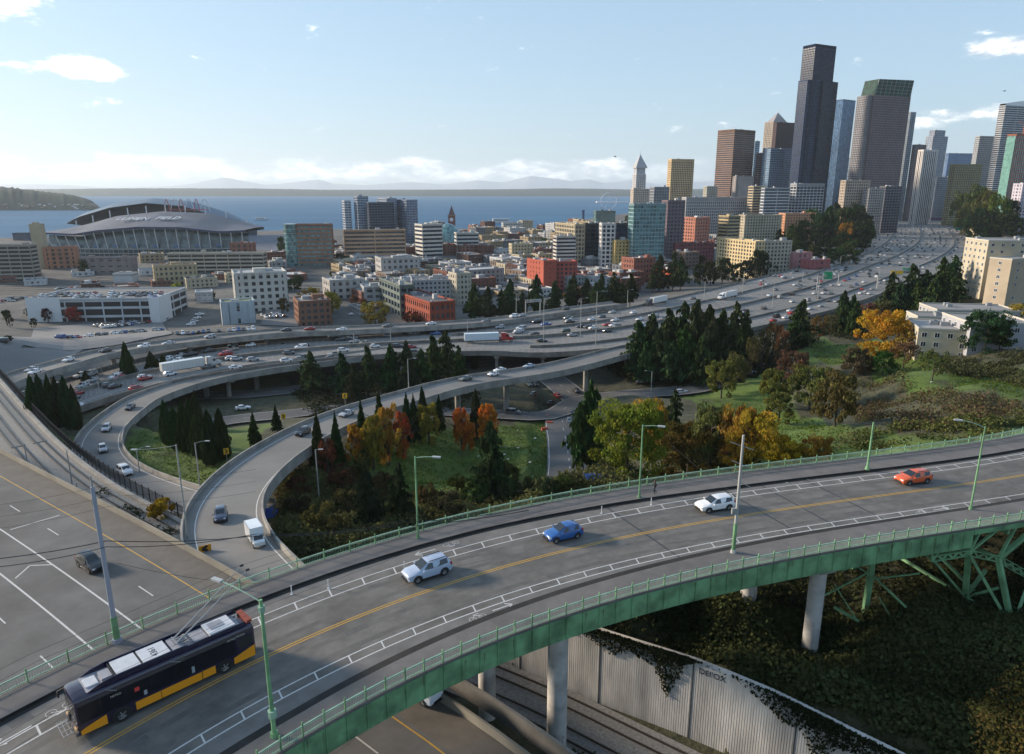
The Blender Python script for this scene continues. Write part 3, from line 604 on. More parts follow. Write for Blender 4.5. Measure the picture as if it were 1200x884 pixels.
pier(948, 764, 49, .85, lab='concrete pier standing in dark ivy left of the steel bent', graf=False)
pier(876, 708, 46.5, .9, lab='short concrete pier half hidden below the middle of the girder')
# ---- railings
def railing(off, z0, sp, lab, near):
    t = thing('bridge_railing', lab, 'railing', BR.at(bd(600, 657), off, 0), 0, 'green railings of the bridge'); L0 = t.location.copy()
    def loc(m): m.v = [tuple(Vector(v) - L0) for v in m.v]; return m
    m = MB(); BR.extrude(rect(off - .05, off + .05, 1.0, 1.09), m); loc(m).build('top_rail', GREENL, t)
    m = MB(); BR.extrude(rect(off - .035, off + .035, .36, .41), m); loc(m).build('middle_rail', GREENL, t)
    m = MB(); BR.extrude(rect(off - .04, off + .04, .1, .17), m); loc(m).build('bottom_rail', GREENL, t)
    m = MB(); m.box(-.045, .045, -.05, .05, 0, 1.16); post = m.mesh('railing_post', GREEN)
    d = 3.0
    while d < BR.len - 1:
        q = BR.at(d, off, z0) - L0; o = link('railing_post', post, t, q); o.rotation_euler.z = math.atan2(BR.dirn(d).y, BR.dirn(d).x); d += sp
    m = MB(); d = 3.0; k = 0; w = .011
    while d < BR.len - 2:
        a = BR.at(d, off, .41); b = BR.at(d, off, 1.0); c = BR.at(d + .12, off, .41); m.bar(a, BR.at(d, off, .9), .02)
        m.bar(BR.at(d, off, .88), BR.at(d + .07, off, .99), .018); m.bar(BR.at(d, off, .88), BR.at(d - .07, off, .99), .018)
        m.bar(BR.at(d - .07, off, .17), BR.at(d + .07, off, .36), .018); m.bar(BR.at(d + .07, off, .17), BR.at(d - .07, off, .36), .018)
        d += .15 if d < 150 else .2
    o = loc(m).build('balusters', GREENL, t); o['kind'] = 'stuff'
    return t
railing(FR - .12, .22, 2.4, 'pale green iron railing along the far sidewalk, behind the bus and cars', 0)
railing(NR + .1, .22, 1.87, 'pale green iron railing along the near sidewalk, above the solid green girder', 1)
# ---- steel bent and arch truss at the right
def frame(pts_bars, name, lab, cat, base, mt=GREEN):
    t = thing(name, lab, cat, base); b = Vector(base)
    for nm, p, q, w_ in pts_bars:
        m = MB(); p = Vector(p) - b; q = Vector(q) - b
        if nm == 'laced_chord':                         # two flanges with lacing
            dn = (q - p).normalized(); up = V(0, 0, 1); a = dn.cross(up).normalized(); c = a.cross(dn)
            m.bar(p + c * w_ * .45, q + c * w_ * .45, .3, .1); m.bar(p - c * w_ * .45, q - c * w_ * .45, .3, .1); n = max(2, int((q - p).length / .7))
            for i in range(n):
                s0 = 1 if i % 2 else -1; m.bar(p.lerp(q, i / n) + c * w_ * .42 * s0, p.lerp(q, (i + 1) / n) - c * w_ * .42 * s0, .08, .22)
        else: m.bar(p, q, w_, w_)
        m.build(nm, mt, t)
    return t
def bp_(px, off, z): dd = bd(px, float(np.interp(px, [900, 1200, 1400], [602, 554, 520]))); return BR.at(dd, off, z)
def near_pt(px, py, off):                              # on the vertical plane at this offset from the centre line
    lo, hi = 30.0, 60.0
    for _ in range(40):
        mid = (lo + hi) / 2
        if BR.side(at(px, py, mid)) > off: hi = mid
        else: lo = mid
    return at(px, py, (lo + hi) / 2)
bars = []
for off, far in ((NR + .4, 0), (FR - 1.5, 1)):
    n0 = near_pt(1092, 655, NR + .4); n1 = near_pt(1135, 648, NR + .4); n2 = near_pt(1170, 655, NR + .4); n3 = near_pt(1208, 676, NR + .4); n4 = near_pt(1290, 715, NR + .4)
    sh_ = lambda p: (p if not far else BR.at(BR.nearest(p)[0], off, p.z))
    N_ = [sh_(p) for p in (n0, n1, n2, n3, n4)]
    top = lambda px, o=off: BR.at(BR.nearest(near_pt(px, 640, NR + .4))[0], o, -.6)
    T_ = [sh_(BR.at(BR.nearest(near_pt(px, 640, NR + .4))[0], NR + .4, -.6)) for px in (1096, 1118, 1140, 1166, 1182, 1215, 1300)]
    bars += [('laced_chord', N_[0], N_[1], .7), ('laced_chord', N_[1], N_[2], .7), ('laced_chord', N_[2], N_[3], .8), ('laced_chord', N_[3], N_[4], .8),
             ('vertical', N_[0], T_[0], .25), ('diagonal', N_[0], T_[1], .25), ('vertical', N_[1], T_[2], .25), ('diagonal', N_[1], T_[3], .25), ('vertical', N_[2], T_[4], .28), ('diagonal', N_[2], T_[5], .45), ('vertical', N_[3], T_[5], .25), ('diagonal', N_[3], T_[6], .3)]
    if far:
        for a, b in zip(N_[:4], Np): bars += [('cross_strut', a, b, .22)]
        bars += [('sway_brace', N_[1], Np[2], .18), ('sway_brace', N_[2], Np[1], .18), ('sway_brace', N_[3], Np[2], .18)]
    Np = N_
hinge = at(1186, 737, 46.6)
hinge2 = hinge + (Np[2] - n2)
k1 = at(1131, 700, 44.8); k1b = k1 + (Np[1] - n1) * .8
bars += [('main_leg', n1, k1, .55), ('main_leg', k1, hinge, .4), ('main_leg', n1, hinge, .3), ('brace', k1, n0, .22), ('brace', k1, at(1170, 689, 44), .22), ('brace', n2, hinge, .5), ('brace', k1, at(1155, 668, 42), .35),
         ('brace', n2, hinge + V(.5, 1, 0), .25), ('main_leg', Np[1], k1b, .5), ('main_leg', k1b, hinge2, .4), ('brace', k1b, k1, .3), ('brace', n3, hinge, .3), ('brace', Np[2], hinge2, .4), ('brace', hinge, Np[2], .3), ('brace', k1, hinge2, .2)]
frame(bars, 'steel_arch_truss', 'open green steel arch truss under the right end of the bridge', 'bridge truss', hinge)
m = MB(); m.frustum([(-1.6, -1.4), (1.6, -1.4), (1.6, 1.4), (-1.6, 1.4)], [(-.9, -.8), (.9, -.8), (.9, .8), (-.9, .8)], -2.2, .2); o = m.build('concrete_footing', CONC); o.location = hinge + V(0, 0, -.2)
tag(o, 'pale concrete block under the foot of the green arch truss', 'footing')
c0 = at(1013, 722, 47.5); c1 = BR.at(BR.nearest(c0)[0], BR.side(c0), -2)
c2 = c0 + V(2.5, 8.5, 0); c3 = BR.at(BR.nearest(c2)[0], BR.side(c2), -2)
cl_ = at(962, 700, 44); 
frame([('post', c0 + V(0, 0, -2), c1, .55), ('post', c2 + V(0, 0, -2), c3, .5), ('brace', c0.lerp(c1, .55), at(962, 700, 42.5), .14), ('brace', c0.lerp(c1, .7), at(985, 668, 40), .3), ('brace', c0.lerp(c1, .45), at(1078, 672, 41.5), .14), ('brace', c0.lerp(c1, .52), at(1062, 712, 44), .18),
       ('brace', at(978, 685, 42), at(1003, 725, 46), .12), ('brace', at(990, 655, 38.5), c0.lerp(c1, .5), .12), ('brace', at(1030, 700, 44), at(1060, 750, 48), .12), ('brace', at(978, 712, 45), at(1006, 728, 46.5), .25), ('brace', c2.lerp(c3, .4), c0.lerp(c1, .8), .14)],
      'steel_bent', 'dark green steel bent with thin crossed braces right of the ivy pier', 'bridge support', c0)
# ------------------------------------------------------------------ freeway surfaces and other roads
m = MB(); vs = []; NF = 200
for i in range(NF + 1):
    u = i / NF; a = fw(u, 0); b = fw(u, 1); vs += [a, b, b - V(0, 0, 1.1), a - V(0, 0, 1.1)]
fs = []
for i in range(NF):
    for j in range(4): k = (j + 1) % 4; fs.append((4 * i + j, 4 * i + k, 4 * i + 4 + k, 4 * i + 4 + j))
m.add(vs, fs); struct(m, 'freeway', ASPH2)
def fstrip(mb, t, w, u0, u1, dz, n=260, dash=None, h=None):
    i = 0; us = np.linspace(u0, u1, n)
    for ua, ub in zip(us[:-1], us[1:]):
        i += 1
        if dash and i % dash: continue
        a = fw(ua, t, dz); b = fw(ub, t, dz)
        if h is None:
            n_ = V(-(b - a).y, (b - a).x, 0).normalized() * w / 2; mb.quad(a - n_, b - n_, b + n_, a + n_)
        else: mb.bar(a + V(0, 0, h / 2), b + V(0, 0, h / 2), w, h)
m = MB()
DIV = [.27, .54, .82]; LANES = [.045, .09, .135, .18, .225, .31, .355, .40, .445, .49, .58, .625, .67, .715, .76, .855, .90, .945]
for t in (.02, .25, .29, .52, .56, .80, .84, .98): fstrip(m, t, .22, 0, .93, .03, 200)
for t in (.068, .113, .158, .203, .333, .378, .423, .468, .603, .648, .693, .738, .88, .925): fstrip(m, t, .22, 0, .85, .03, 700, dash=3)
struct(m, 'freeway_lane_lines', PAINTW)
for t, u0, lab in ((.27, .3, 'far'), (.54, 0.0, 'middle'), (.82, .35, 'near')):
    m = MB(); fstrip(m, t, .8, u0, .93, 0, 160, h=1.1 if t != .54 else 1.3); o = m.build('median_barrier', CONCD); tag(o, f'low concrete barrier wall between carriageways, {lab} one of the three', 'barrier', 'median barriers of the freeway')
for t, nm in ((0.0, 'far'), (1.0, 'near')):
    m = MB(); fstrip(m, t, .35, 0, .93, -.9, 200, h=1.9); o = m.build('freeway_parapet', CONCD); tag(o, f'concrete edge parapet on the {nm} side of the freeway', 'barrier')
for i, u in enumerate(np.arange(.05, .36, .028)):
    b = fw(u, .93); g_ = gz(b.x, b.y) - 1; m = MB(); m.box(-.6, .6, -.9, .9, g_ - b.z, -1.1); m.box(-1, 1, -3.5, 3.5, -2.2, -1.1); o = m.build('viaduct_pier', CONC); o.location = b; tag(o, 'concrete pier under the near edge of the freeway viaduct', 'pier', 'piers under the freeway viaduct')
def ramp(path, hw, name, lab, d_stop=None, mt=ASPH2, lines=True, lhs=.2):
    m = MB(); path.extrude(rect(-hw, hw, -1.3, 0), m); struct(m, name, mt)
    m = MB()
    for o_ in (hw - 1.0, -hw + 1.6): path.strip(o_, o_ + .16, .012, m)
    struct(m, 'edge_lines', PAINTW)
    for s_, w_ in ((1, 'left'), (-1, 'right')):
        m = MB(); path.extrude([(s_ * hw - .2, -1.35), (s_ * hw - .15, .85), (s_ * hw + .15, .85), (s_ * hw + .2, -1.35)], m); o = m.build('ramp_parapet', CONC); tag(o, f'{lab}, {w_} hand wall', 'barrier')
    m = MB(); m.k = 0
    return path
ramp(RB, 5.6, 'ramp_road', 'concrete parapet of the nearer curving ramp')
ramp(RA, 5.2, 'ramp_road', 'concrete parapet of the farther looping ramp with the white van')
ramp(RC, 5.2, 'ramp_road', 'concrete parapet of the far flyover ramp before the car park')
def piers(path, ds, r, lab, grp):
    for d in ds:
        q = path.at(d); g_ = gz(q.x, q.y) - 1; 
        if q.z - g_ < 3: continue
        m = MB(); m.tube((0, 0, g_ - q.z), (0, 0, -2.3), r, r, 12); t_ = path.dirn(d); n_ = V(-t_.y, t_.x, 0); m.obox((0, 0, -1.85), t_ * .8, n_ * 3.6, V(0, 0, .5)); o = m.build('ramp_pier', CONC); o.location = q; tag(o, lab, 'pier', grp)
piers(RB, [RB.nearest(at(*c))[0] for c in ((605, 445, 59), (538, 452, 57), (470, 469, 55), (410, 488, 53), (352, 515, 51.5), (682, 424, 61), (735, 412, 61.5))], .9, 'round concrete pier holding up the nearer curving ramp', 'piers under the nearer curving ramp')
piers(RA, np.arange(20, 190, 27), .8, 'round concrete pier holding up the farther looping ramp', 'piers under the farther looping ramp')
piers(RC, np.arange(40, RC.len - 30, 30), .8, 'round concrete pier holding up the far flyover ramp', 'piers under the far flyover ramp')
for p, w in zip(LOWR, LW):
    m = MB(); p.strip(-w, w, .02, m); struct(m, 'service_road', STREET)
    m = MB(); p.strip(-w + .4, -w + .55, .03, m); p.strip(w - .55, w - .4, .03, m); 
    for d in np.arange(2, p.len - 6, 9): p.strip(-.07, .07, .03, m, d, d + 3)
    struct(m, 'road_lines', PAINTW)
# lower left motorway
MWY = mat('motorway_asphalt', (0.128, 0.124, 0.120), 0.85, var=0.2, vs=0.3, bump=.2, bs=25, dirt=.25, ds=.09, streak=None)
m = MB(); YL.extrude(rect(-44, 4.1, -.6, 0), m); struct(m, 'motorway', MWY)
m = MB(); YL.strip(0.0, .16, .01, m); struct(m, 'yellow_edge_line', PAINTY)
m = MB(); YL.strip(.6, 4.0, .006, m); struct(m, 'motorway_shoulder', mat('brown_worn_asphalt', (0.135, 0.118, 0.10), .9, var=.2, vs=.5))
A_ = YL.side(at(60, 662, 44)); D1 = YL.side(at(67, 627, 44)); B_ = YL.side(at(18, 688, 44)); D2 = YL.side(at(17, 742, 44))
m = MB(); YL.strip(A_, A_ + .2, .01, m); YL.strip(B_, B_ + .2, .01, m); YL.strip(B_ - 8.1, B_ - 7.9, .01, m)
for d in np.arange(3, YL.len - 5, 12.2):
    YL.strip(D1, D1 + .14, .01, m, d, d + 3.3); YL.strip(D2, D2 + .14, .01, m, d + 5, d + 8.3)
def pxseg(mb, a, b, H, w=.18, z=.011):
    p = at(*a, H) + V(0, 0, z); q = at(*b, H) + V(0, 0, z); n_ = V(-(q - p).y, (q - p).x, 0).normalized() * w / 2; mb.quad(p - n_, q - n_, q + n_, p + n_)
pxseg(m, (60, 662), (35, 663), 44.0); pxseg(m, (35, 663), (18, 678), 44.0); pxseg(m, (12, 621), (70, 604), 44.0)
struct(m, 'motorway_lane_lines', PAINTW)
m = MB(); YL.extrude([(4.1, -10.2), (4.2, .8), (4.42, .8), (4.6, -10.2)], m, 0, YL.nearest(at(330, 757, 44.3))[0]); YL.extrude([(4.1, -.6), (4.2, .8), (4.42, .8), (4.6, -.6)], m, YL.nearest(at(330, 757, 44.3))[0] + .01, YL.len); o = m.build('motorway_wall', mat('pale_wall_concrete', (.26, .235, .19), .9, var=.15, vs=.6, dirt=.3, ds=.3)); tag(o, 'long pale concrete wall between the motorway and the tram tracks', 'barrier')
# tram tracks
BALL = mat('ballast', (0.23, 0.22, 0.205), 0.95, var=.35, vs=3, bump=.8, bs=8)
m = MB(); RAILC.extrude([(lambda d: -9.0 if RAILC.at(d).x < -12 else -4.4, -1), (lambda d: -9.0 if RAILC.at(d).x < -12 else -4.4, 0), (lambda d: 4.6 if RAILC.at(d).x < -8 else 3.0, 0), (lambda d: 4.6 if RAILC.at(d).x < -8 else 3.0, -1)], m); struct(m, 'track_bed', BALL)
RSTEEL = mat('rail_steel', (0.05, 0.04, 0.035), 0.5, .3); TIE = mat('concrete_tie', (0.42, 0.40, 0.37), .9, var=.15, vs=2)
tm = MB(); tm.box(-1.25, 1.25, -.13, .13, 0, .16); tie = tm.mesh('tie', TIE)
for ci, c_ in enumerate((-3.0, 1.0)):
    t = thing('tram_track', ('tram track nearer the motorway wall', 'tram track nearer the black fence')[ci] + ', two rails on pale ties', 'tram track', RAILC.at(60, c_), 0, 'pair of tram tracks'); L0 = t.location.copy()
    for g_ in (-.75, .75):
        m = MB(); RAILC.extrude([(c_ + g_ - .07, .16), (c_ + g_ - .07, .34), (c_ + g_ + .07, .34), (c_ + g_ + .07, .16)], m); m.v = [tuple(Vector(v) - L0) for v in m.v]; m.build('rail', RSTEEL, t)
    d = 4; n = 0
    while d < RAILC.len - 20 and n < 280:
        q = RAILC.at(d, c_, .01)
        if proj(q)[1] < 960:
            o = link('tie', tie, t, q - L0); tt = RAILC.dirn(d); o.rotation_euler.z = math.atan2(tt.y, tt.x) + PI / 2; n += 1
        d += .78
m = MB(); RAILC.extrude([(3.3, 0), (3.3, .45), (4.1, .45), (4.1, 0)], m, 0, RAILC.nearest(at(262, 670, 53))[0]); struct(m, 'cable_trough', CONC)
# retaining wall right of the tracks
WALLM = mat('ribbed_wall_concrete', (0.56, 0.53, 0.49), .9, var=.22, vs=1.2, dirt=.4, ds=.35, streak=(1, 1, .18))
wt = [at(560, 745, 52.5), at(590, 752, 53), at(600, 780, 54), at(700, 820, 54), at(807, 861, 54)]
wb = [(-14, 77), (-4, 74.6)] + [(p.x, p.y) for p in wt[2:]] + [(26, 55.5), (34, 49.5), (44, 41)]
WP = Path([V(x, y, 0) for x, y in wb], 1.0)
def wtop(d):
    i = d / WP.len; q = WP.at(d); px = proj(V(q.x, q.y, -10))[0]; return float(np.interp(px, [560, 640, 760, 815, 905, 1000, 1100], [-11, -10.5, -10.4, -10.3, -10.6, -11.4, -12]))
wall = thing('retaining_wall', 'tall ribbed concrete retaining wall with ivy over its top, beside the tram rails', 'retaining wall', WP.at(20)); L0 = wall.location.copy()
m = MB(); m2 = MB(); d = 0; j = []
jd = [WP.nearest(at(807, 861, 54))[0]]
while d < WP.len - .5:
    a = WP.at(d); b = WP.at(d + .5); nn = WP.at(d, 1) - a; z1 = wtop(d + .25)
    m.obox(((a + b) / 2 + nn * .35).xy.to_3d() + V(0, 0, (z1 - 21) / 2), (b - a) / 2, nn * .35, V(0, 0, (z1 + 21) / 2))
    for k in (0.06, .31): q = WP.at(d + k + .06, -.013); m2.obox(V(q.x, q.y, (z1 - .5 - 21) / 2), (b - a).normalized() * .055, nn * .014, V(0, 0, (z1 - .5 + 21) / 2))
    d += .5
m.v = [tuple(Vector(v) - L0) for v in m.v]; m.build('wall_face', WALLM, wall); m2.v = [tuple(Vector(v) - L0) for v in m2.v]; o = m2.build('ribs', WALLM, wall); o['kind'] = 'stuff'
m = MB()
for dj in np.arange(jd[0] - 30, WP.len, 10.0):
    if dj < 1: continue
    q = WP.at(dj, -.065); m.obox(V(q.x, q.y, -15.7) - L0, WP.dirn(dj) * .06, V(0.01, 0.01, 0), V(0, 0, 5.2))
m.build('joint_seam', mat('seam_dark', (.03, .03, .03), .9), wall)
def text_mesh(s, size, mtl, name, parent, M, ext=.004):
    cu = bpy.data.curves.new('txt', 'FONT'); cu.body = s; cu.size = size; cu.extrude = ext; cu.align_x = 'CENTER'; cu.align_y = 'CENTER'
    ob = bpy.data.objects.new('txt', cu); COL.objects.link(ob); bpy.context.view_layer.update()
    me_ = bpy.data.meshes.new_from_object(ob); bpy.data.objects.remove(ob); me_.materials.clear(); me_.materials.append(mtl)
    me_.transform(M); o = link(name, me_, parent); return o
q = WP.at(jd[0] + 1.9, -.07); t_ = WP.dirn(jd[0] + 1.9); zt = wtop(jd[0] + 1.9)
M = Matrix.Translation(V(q.x, q.y, zt - .75) - L0) @ Matrix(((t_.x, 0, -WP.at(jd[0] + 1.9, 1).x + WP.at(jd[0] + 1.9).x, 0), (t_.y, 0, -WP.at(jd[0] + 1.9, 1).y + WP.at(jd[0] + 1.9).y, 0), (0, 1, 0, 0), (0, 0, 0, 1)))
text_mesh('DEI\'OX', .85, mat('graffiti_black', (.015, .015, .03), .6), 'graffiti', wall, M, .01)
# street wall in front of the piers
m = MB(); YL.extrude([(7.2, -1.5), (7.2, .3), (7.5, .3), (7.5, -1.5)], m, YL.nearest(at(480, 800, 45))[0], YL.len); o = m.build('slope_wall', CONCD); tag(o, 'low stained concrete wall at the edge of the slope under the bridge', 'barrier')
# black fence beside the tracks
fence = thing('picket_fence', 'black metal picket fence running beside the tram tracks', 'fence', RAILC.at(50, 4.9)); L0 = fence.location.copy()
pm = MB(); pm.box(-.06, .06, -.06, .06, -.6, 2.5); pmesh = pm.mesh('fence_post', DARK); m = MB(); d1 = RAILC.nearest(at(258, 668, 53))[0]; d = 12
while d < d1:
    q = RAILC.at(d, 4.9, 0)
    if int(d / .22) % 11 == 0: o = link('fence_post', pmesh, fence, q - L0)
    m.bar(q + V(0, 0, .1) - L0, q + V(0, 0, 2.25) - L0, .035); d += .22
o = m.build('pickets', DARK, fence); o['kind'] = 'stuff'
m = MB(); RAILC.extrude(rect(4.86, 4.94, 2.0, 2.08), m, 12, d1); RAILC.extrude(rect(4.86, 4.94, .3, .38), m, 12, d1); m.v = [tuple(Vector(v) - L0) for v in m.v]; m.build('fence_rail', DARK, fence)
# ------------------------------------------------------------------ vehicles
CARS = {  # x, half width, low z, belt z, top z, half width at top
 'sedan': dict(st=[(2.36, .55, .38, .60, .62, .4), (2.26, .80, .27, .68, .71, .6), (1.75, .89, .2, .78, .84, .68), (.95, .91, .2, .88, .95, .70), (.05, .91, .2, .92, 1.40, .60), (-.7, .91, .2, .94, 1.44, .60), (-1.25, .91, .2, .96, 1.36, .58), (-1.85, .90, .2, .97, 1.05, .66), (-2.25, .84, .27, .9, 1.0, .62), (-2.37, .70, .38, .72, .76, .5)], A=3, B=4, C=6, D=7, wb=(1.40, -1.32), wr=.33),
 'hatchback': dict(st=[(2.0, .5, .38, .62, .66, .4), (1.9, .78, .27, .72, .76, .6), (1.5, .87, .2, .85, .92, .68), (.85, .89, .2, .95, 1.03, .68), (.0, .89, .2, .97, 1.50, .58), (-.8, .89, .2, 1.0, 1.54, .58), (-1.45, .88, .2, 1.02, 1.47, .55), (-1.86, .86, .25, 1.0, 1.08, .6), (-2.0, .78, .36, .8, .86, .5)], A=3, B=4, C=6, D=7, wb=(1.25, -1.25), wr=.32),
 'crossover': dict(st=[(2.3, .55, .42, .70, .74, .4), (2.2, .82, .30, .82, .86, .62), (1.75, .91, .25, .95, 1.01, .70), (1.05, .93, .25, 1.02, 1.10, .70), (.2, .93, .25, 1.05, 1.62, .62), (-.7, .93, .25, 1.08, 1.68, .62), (-1.75, .92, .25, 1.12, 1.64, .60), (-2.12, .90, .28, 1.1, 1.2, .66), (-2.28, .8, .42, .9, .95, .55)], A=3, B=4, C=6, D=7, wb=(1.38, -1.35), wr=.37),
 'van': dict(st=[(2.55, .6, .4, .85, .9, .5), (2.45, .88, .28, 1.0, 1.05, .7), (2.0, .96, .22, 1.12, 1.2, .75), (1.5, .97, .22, 1.15, 1.35, .78), (.75, .98, .22, 1.18, 1.92, .74), (-.5, .98, .22, 1.18, 1.98, .76), (-2.2, .98, .22, 1.18, 1.96, .75), (-2.45, .96, .25, 1.15, 1.85, .72), (-2.55, .9, .4, .9, 1.0, .6)], A=3, B=4, C=6, D=7, wb=(1.6, -1.55), wr=.35),
 'pickup': dict(st=[(2.75, .6, .5, .85, .9, .45), (2.65, .88, .38, 1.0, 1.04, .66), (2.1, .95, .32, 1.08, 1.14, .72), (1.35, .96, .32, 1.12, 1.2, .72), (.55, .96, .32, 1.14, 1.8, .62), (-.2, .96, .32, 1.14, 1.84, .62), (-.75, .96, .32, 1.14, 1.8, .62), (-.95, .96, .32, 1.12, 1.16, .8), (-2.6, .95, .34, 1.1, 1.13, .8), (-2.75, .9, .5, .95, 1.0, .7)], A=3, B=4, C=6, D=7, wb=(1.75, -1.75), wr=.39)}
def car_sec(s):
    x, w, zl, zb, zt, tw = s; zm = zl + (zb - zl) * .55; out = []
    half = [(0, zl), (w * .86, zl), (w * .98, zl + .1), (w, zm), (w * .97, zb), (tw, zt), (tw * .75, zt + .035), (0, zt + .05)]
    return [(x, y, z) for y, z in half] + [(x, -y, z) for y, z in half[-2:0:-1]]
def car_mesh(kind, simple):
    c = CARS[kind]; st = c['st']; S = [car_sec(s) for s in st]; n = len(S[0]); b = MB(); b.k = 0
    fs = [(i * n + j, i * n + (j + 1) % n, (i + 1) * n + (j + 1) % n, (i + 1) * n + j) for i in range(len(S) - 1) for j in range(n)]
    b.add([v for s in S for v in s], [f for f in fs] + [tuple(range(n - 1, -1, -1)), tuple((len(S) - 1) * n + j for j in range(n))])
    A, B, C, D = (st[c[k]] for k in 'ABCD')
    def P(s, t): x, w, zl, zb, zt, tw = s; return V(x, w * .97 + (tw - w * .97) * t, zb + (zt - zb) * t)
    def pane(pts, e=.014):
        pts = [Vector(p) for p in pts]; cc = sum(pts, V(0, 0, 0)) / len(pts); nn = (pts[1] - pts[0]).cross(pts[2] - pts[0]).normalized()
        if nn.dot(cc - V(0, 0, .6)) < 0: nn = -nn; pts = pts[::-1]
        if nn.z < -0.1: nn = -nn
        return [p + nn * e for p in pts]
    mir = lambda L: [V(p.x, -p.y, p.z) for p in L]
    panes = {}
    a = [V(A[0] - .05, A[5] * .92, A[4] + .055), V(A[0] - .05, -A[5] * .92, A[4] + .055), V(B[0] + .05, -B[5] * .93, B[4] + .02), V(B[0] + .05, B[5] * .93, B[4] + .02)]
    panes['windshield'] = [pane(a, .02)]
    a = [V(D[0] + .04, D[5] * .9, D[4] + .05), V(D[0] + .04, -D[5] * .9, D[4] + .05), V(C[0] - .03, -C[5] * .9, C[4] + .0), V(C[0] - .03, C[5] * .9, C[4] + .0)]
    panes['rear_window'] = [pane(a, .03)]
    ws = []; M_ = st[c['B'] + 1]
    fb = P(A, .12); fb.x -= .22; bt = P(B, .9); mb_ = P(M_, .08); mt_ = P(M_, .9); rb = P(C, .08) if kind != 'sedan' else P((C[0] - .25, *C[1:]), .08); rt = P(C, .88)
    xm = -.28 if kind != 'pickup' else -.05
    def cut(p, q, x): t = (x - p.x) / (q.x - p.x); return p.lerp(q, t)
    mbl = cut(fb, rb, xm); mtl = cut(bt, rt, xm)
    L1 = [fb, mbl + V(.04, 0, 0), mtl + V(.04, 0, 0), bt]; L2 = [mbl - V(.04, 0, 0), rb, rt, mtl - V(.04, 0, 0)]
    for L_ in (L1, L2):
        if kind == 'pickup' and L_ is L2: L_ = [mbl - V(.04, 0, 0), P(C, .08), P(C, .88), mtl - V(.04, 0, 0)]
        q = pane(L_, .018); ws.append(q); ws.append(mir(q)[::-1])
    panes['side_window'] = ws
    return b, panes
def wheel_meshes(r, w=.22):
    m = MB(); n = 16
    prof = [(r * .62, w / 2 - .01), (r * .93, w / 2), (r, w / 2 - .04), (r, -w / 2 + .04), (r * .93, -w / 2), (r * .62, -w / 2 + .01)]
    vs = [(math.cos(2 * PI * i / n) * a, b, math.sin(2 * PI * i / n) * a) for i in range(n) for a, b in prof]; k = len(prof)
    m.add(vs, [(i * k + j, ((i + 1) % n) * k + j, ((i + 1) % n) * k + j + 1, i * k + j + 1) for i in range(n) for j in range(k - 1)])
    q = MB(); q.tube((0, -w / 2 + .05, 0), (0, w / 2 - .05, 0), r * .64, r * .64, n)
    for i in range(5):
        a = 2 * PI * i / 5; 
        for s in (-1, 1): q.obox((math.cos(a) * r * .34, s * (w / 2 - .035), math.sin(a) * r * .34), V(math.cos(a), 0, math.sin(a)) * r * .3, V(0, .015, 0), V(-math.sin(a), 0, math.cos(a)) * .035)
    return m, q
def det_car(kind, name, label, color, group=None, rails=False, wheelcol=None):
    t = thing(name, label, 'car' if kind != 'van' else 'van', (0, 0, 0), 0, group)
    c = CARS[kind]; b, panes = car_mesh(kind, False); st = c['st']; body = b.build('body', PAINT, t, smooth=38, color=color)
    for nm, L_ in panes.items():
        for p in L_: m = MB(); m.add(p, [tuple(range(len(p)))]); m.build(nm, CGLASS, t)
    wm, rm = wheel_meshes(c['wr']); w_me = wm.mesh('wheel', RUB, 50); r_me = rm.mesh('rim', RIM)
    for x in c['wb']:
        for s in (-1, 1):
            m = MB(); n = 12; R0 = c['wr'] + .03; R1 = c['wr'] + .1; hw_ = st[4][1] + .012
            for i in range(n + 1 - 1):
                a0 = PI * i / n - .12 * (i == 0); a1 = PI * (i + 1) / n + .12 * (i == n - 1)
                q = [(x + math.cos(a) * rr_, s * hw_, c['wr'] + math.sin(a) * rr_) for a, rr_ in ((a0, 0), (a0, R1), (a1, R1))]; m.add(q if s < 0 else q[::-1], [(0, 1, 2)])
            m.build('wheel_arch', BLACKP, t)
            w = link('wheel', w_me, t, (x, s * (st[4][1] - .075), c['wr'])); link('rim', r_me, w, (0, 0, 0))
    f = st[1]; r_ = st[-2]
    for s in (-1, 1):
        m = MB(); m.obox((f[0] - .02, s * .6, f[3] - .08), (.11, -.06 * s, 0), (.02, .17 * s, 0), (0, 0, .07)); m.build('headlight', LAMPW, t)
        m = MB(); m.obox((r_[0] + .03, s * (r_[1] - .1), r_[3] - .06), (.1, 0, 0), (0, .09, 0), (0, 0, .12)); m.build('tail_light', LAMPR, t)
        m = MB(); m.obox((st[3][0] - .25, s * (st[3][1] + .1), st[3][3] + .1), (.06, 0, 0), (0, .1, 0), (0, 0, .07)); m.build('wing_mirror', PAINT, t, color=color)
    m = MB(); m.obox((st[0][0] - .02, 0, st[0][2] + .08), (.06, 0, 0), (0, .48, 0), (0, 0, .07)); m.build('grille', BLACKP, t)
    m = MB(); m.obox((st[0][0] + .0, 0, st[0][2] - .06), (.12, 0, 0), (0, .6, 0), (0, 0, .05)); m.build('front_bumper', BLACKP, t)
    m = MB(); hw_ = st[4][1]; m.box(c['wb'][1] + .4, c['wb'][0] - .4, -hw_ - .012, hw_ + .012, st[4][2] - .04, st[4][2] + .1); m.build('side_sill', BLACKP, t)
    m = MB(); m.box(-st[0][0] - .02, -st[0][0] + .03, -.26, .26, st[-2][3] - .3, st[-2][3] - .18); m.build('licence_plate', WHITE, t)
    if rails:
        for s in (-1, 1):
            m = MB(); z = st[5][4] + .05; m.bar((st[4][0] - .1, s * (st[5][5] - .02), z), (st[6][0] + .1, s * (st[6][5] - .02), z + .01), .04, .06); m.build('roof_rail', BLACKP, t)
    return t
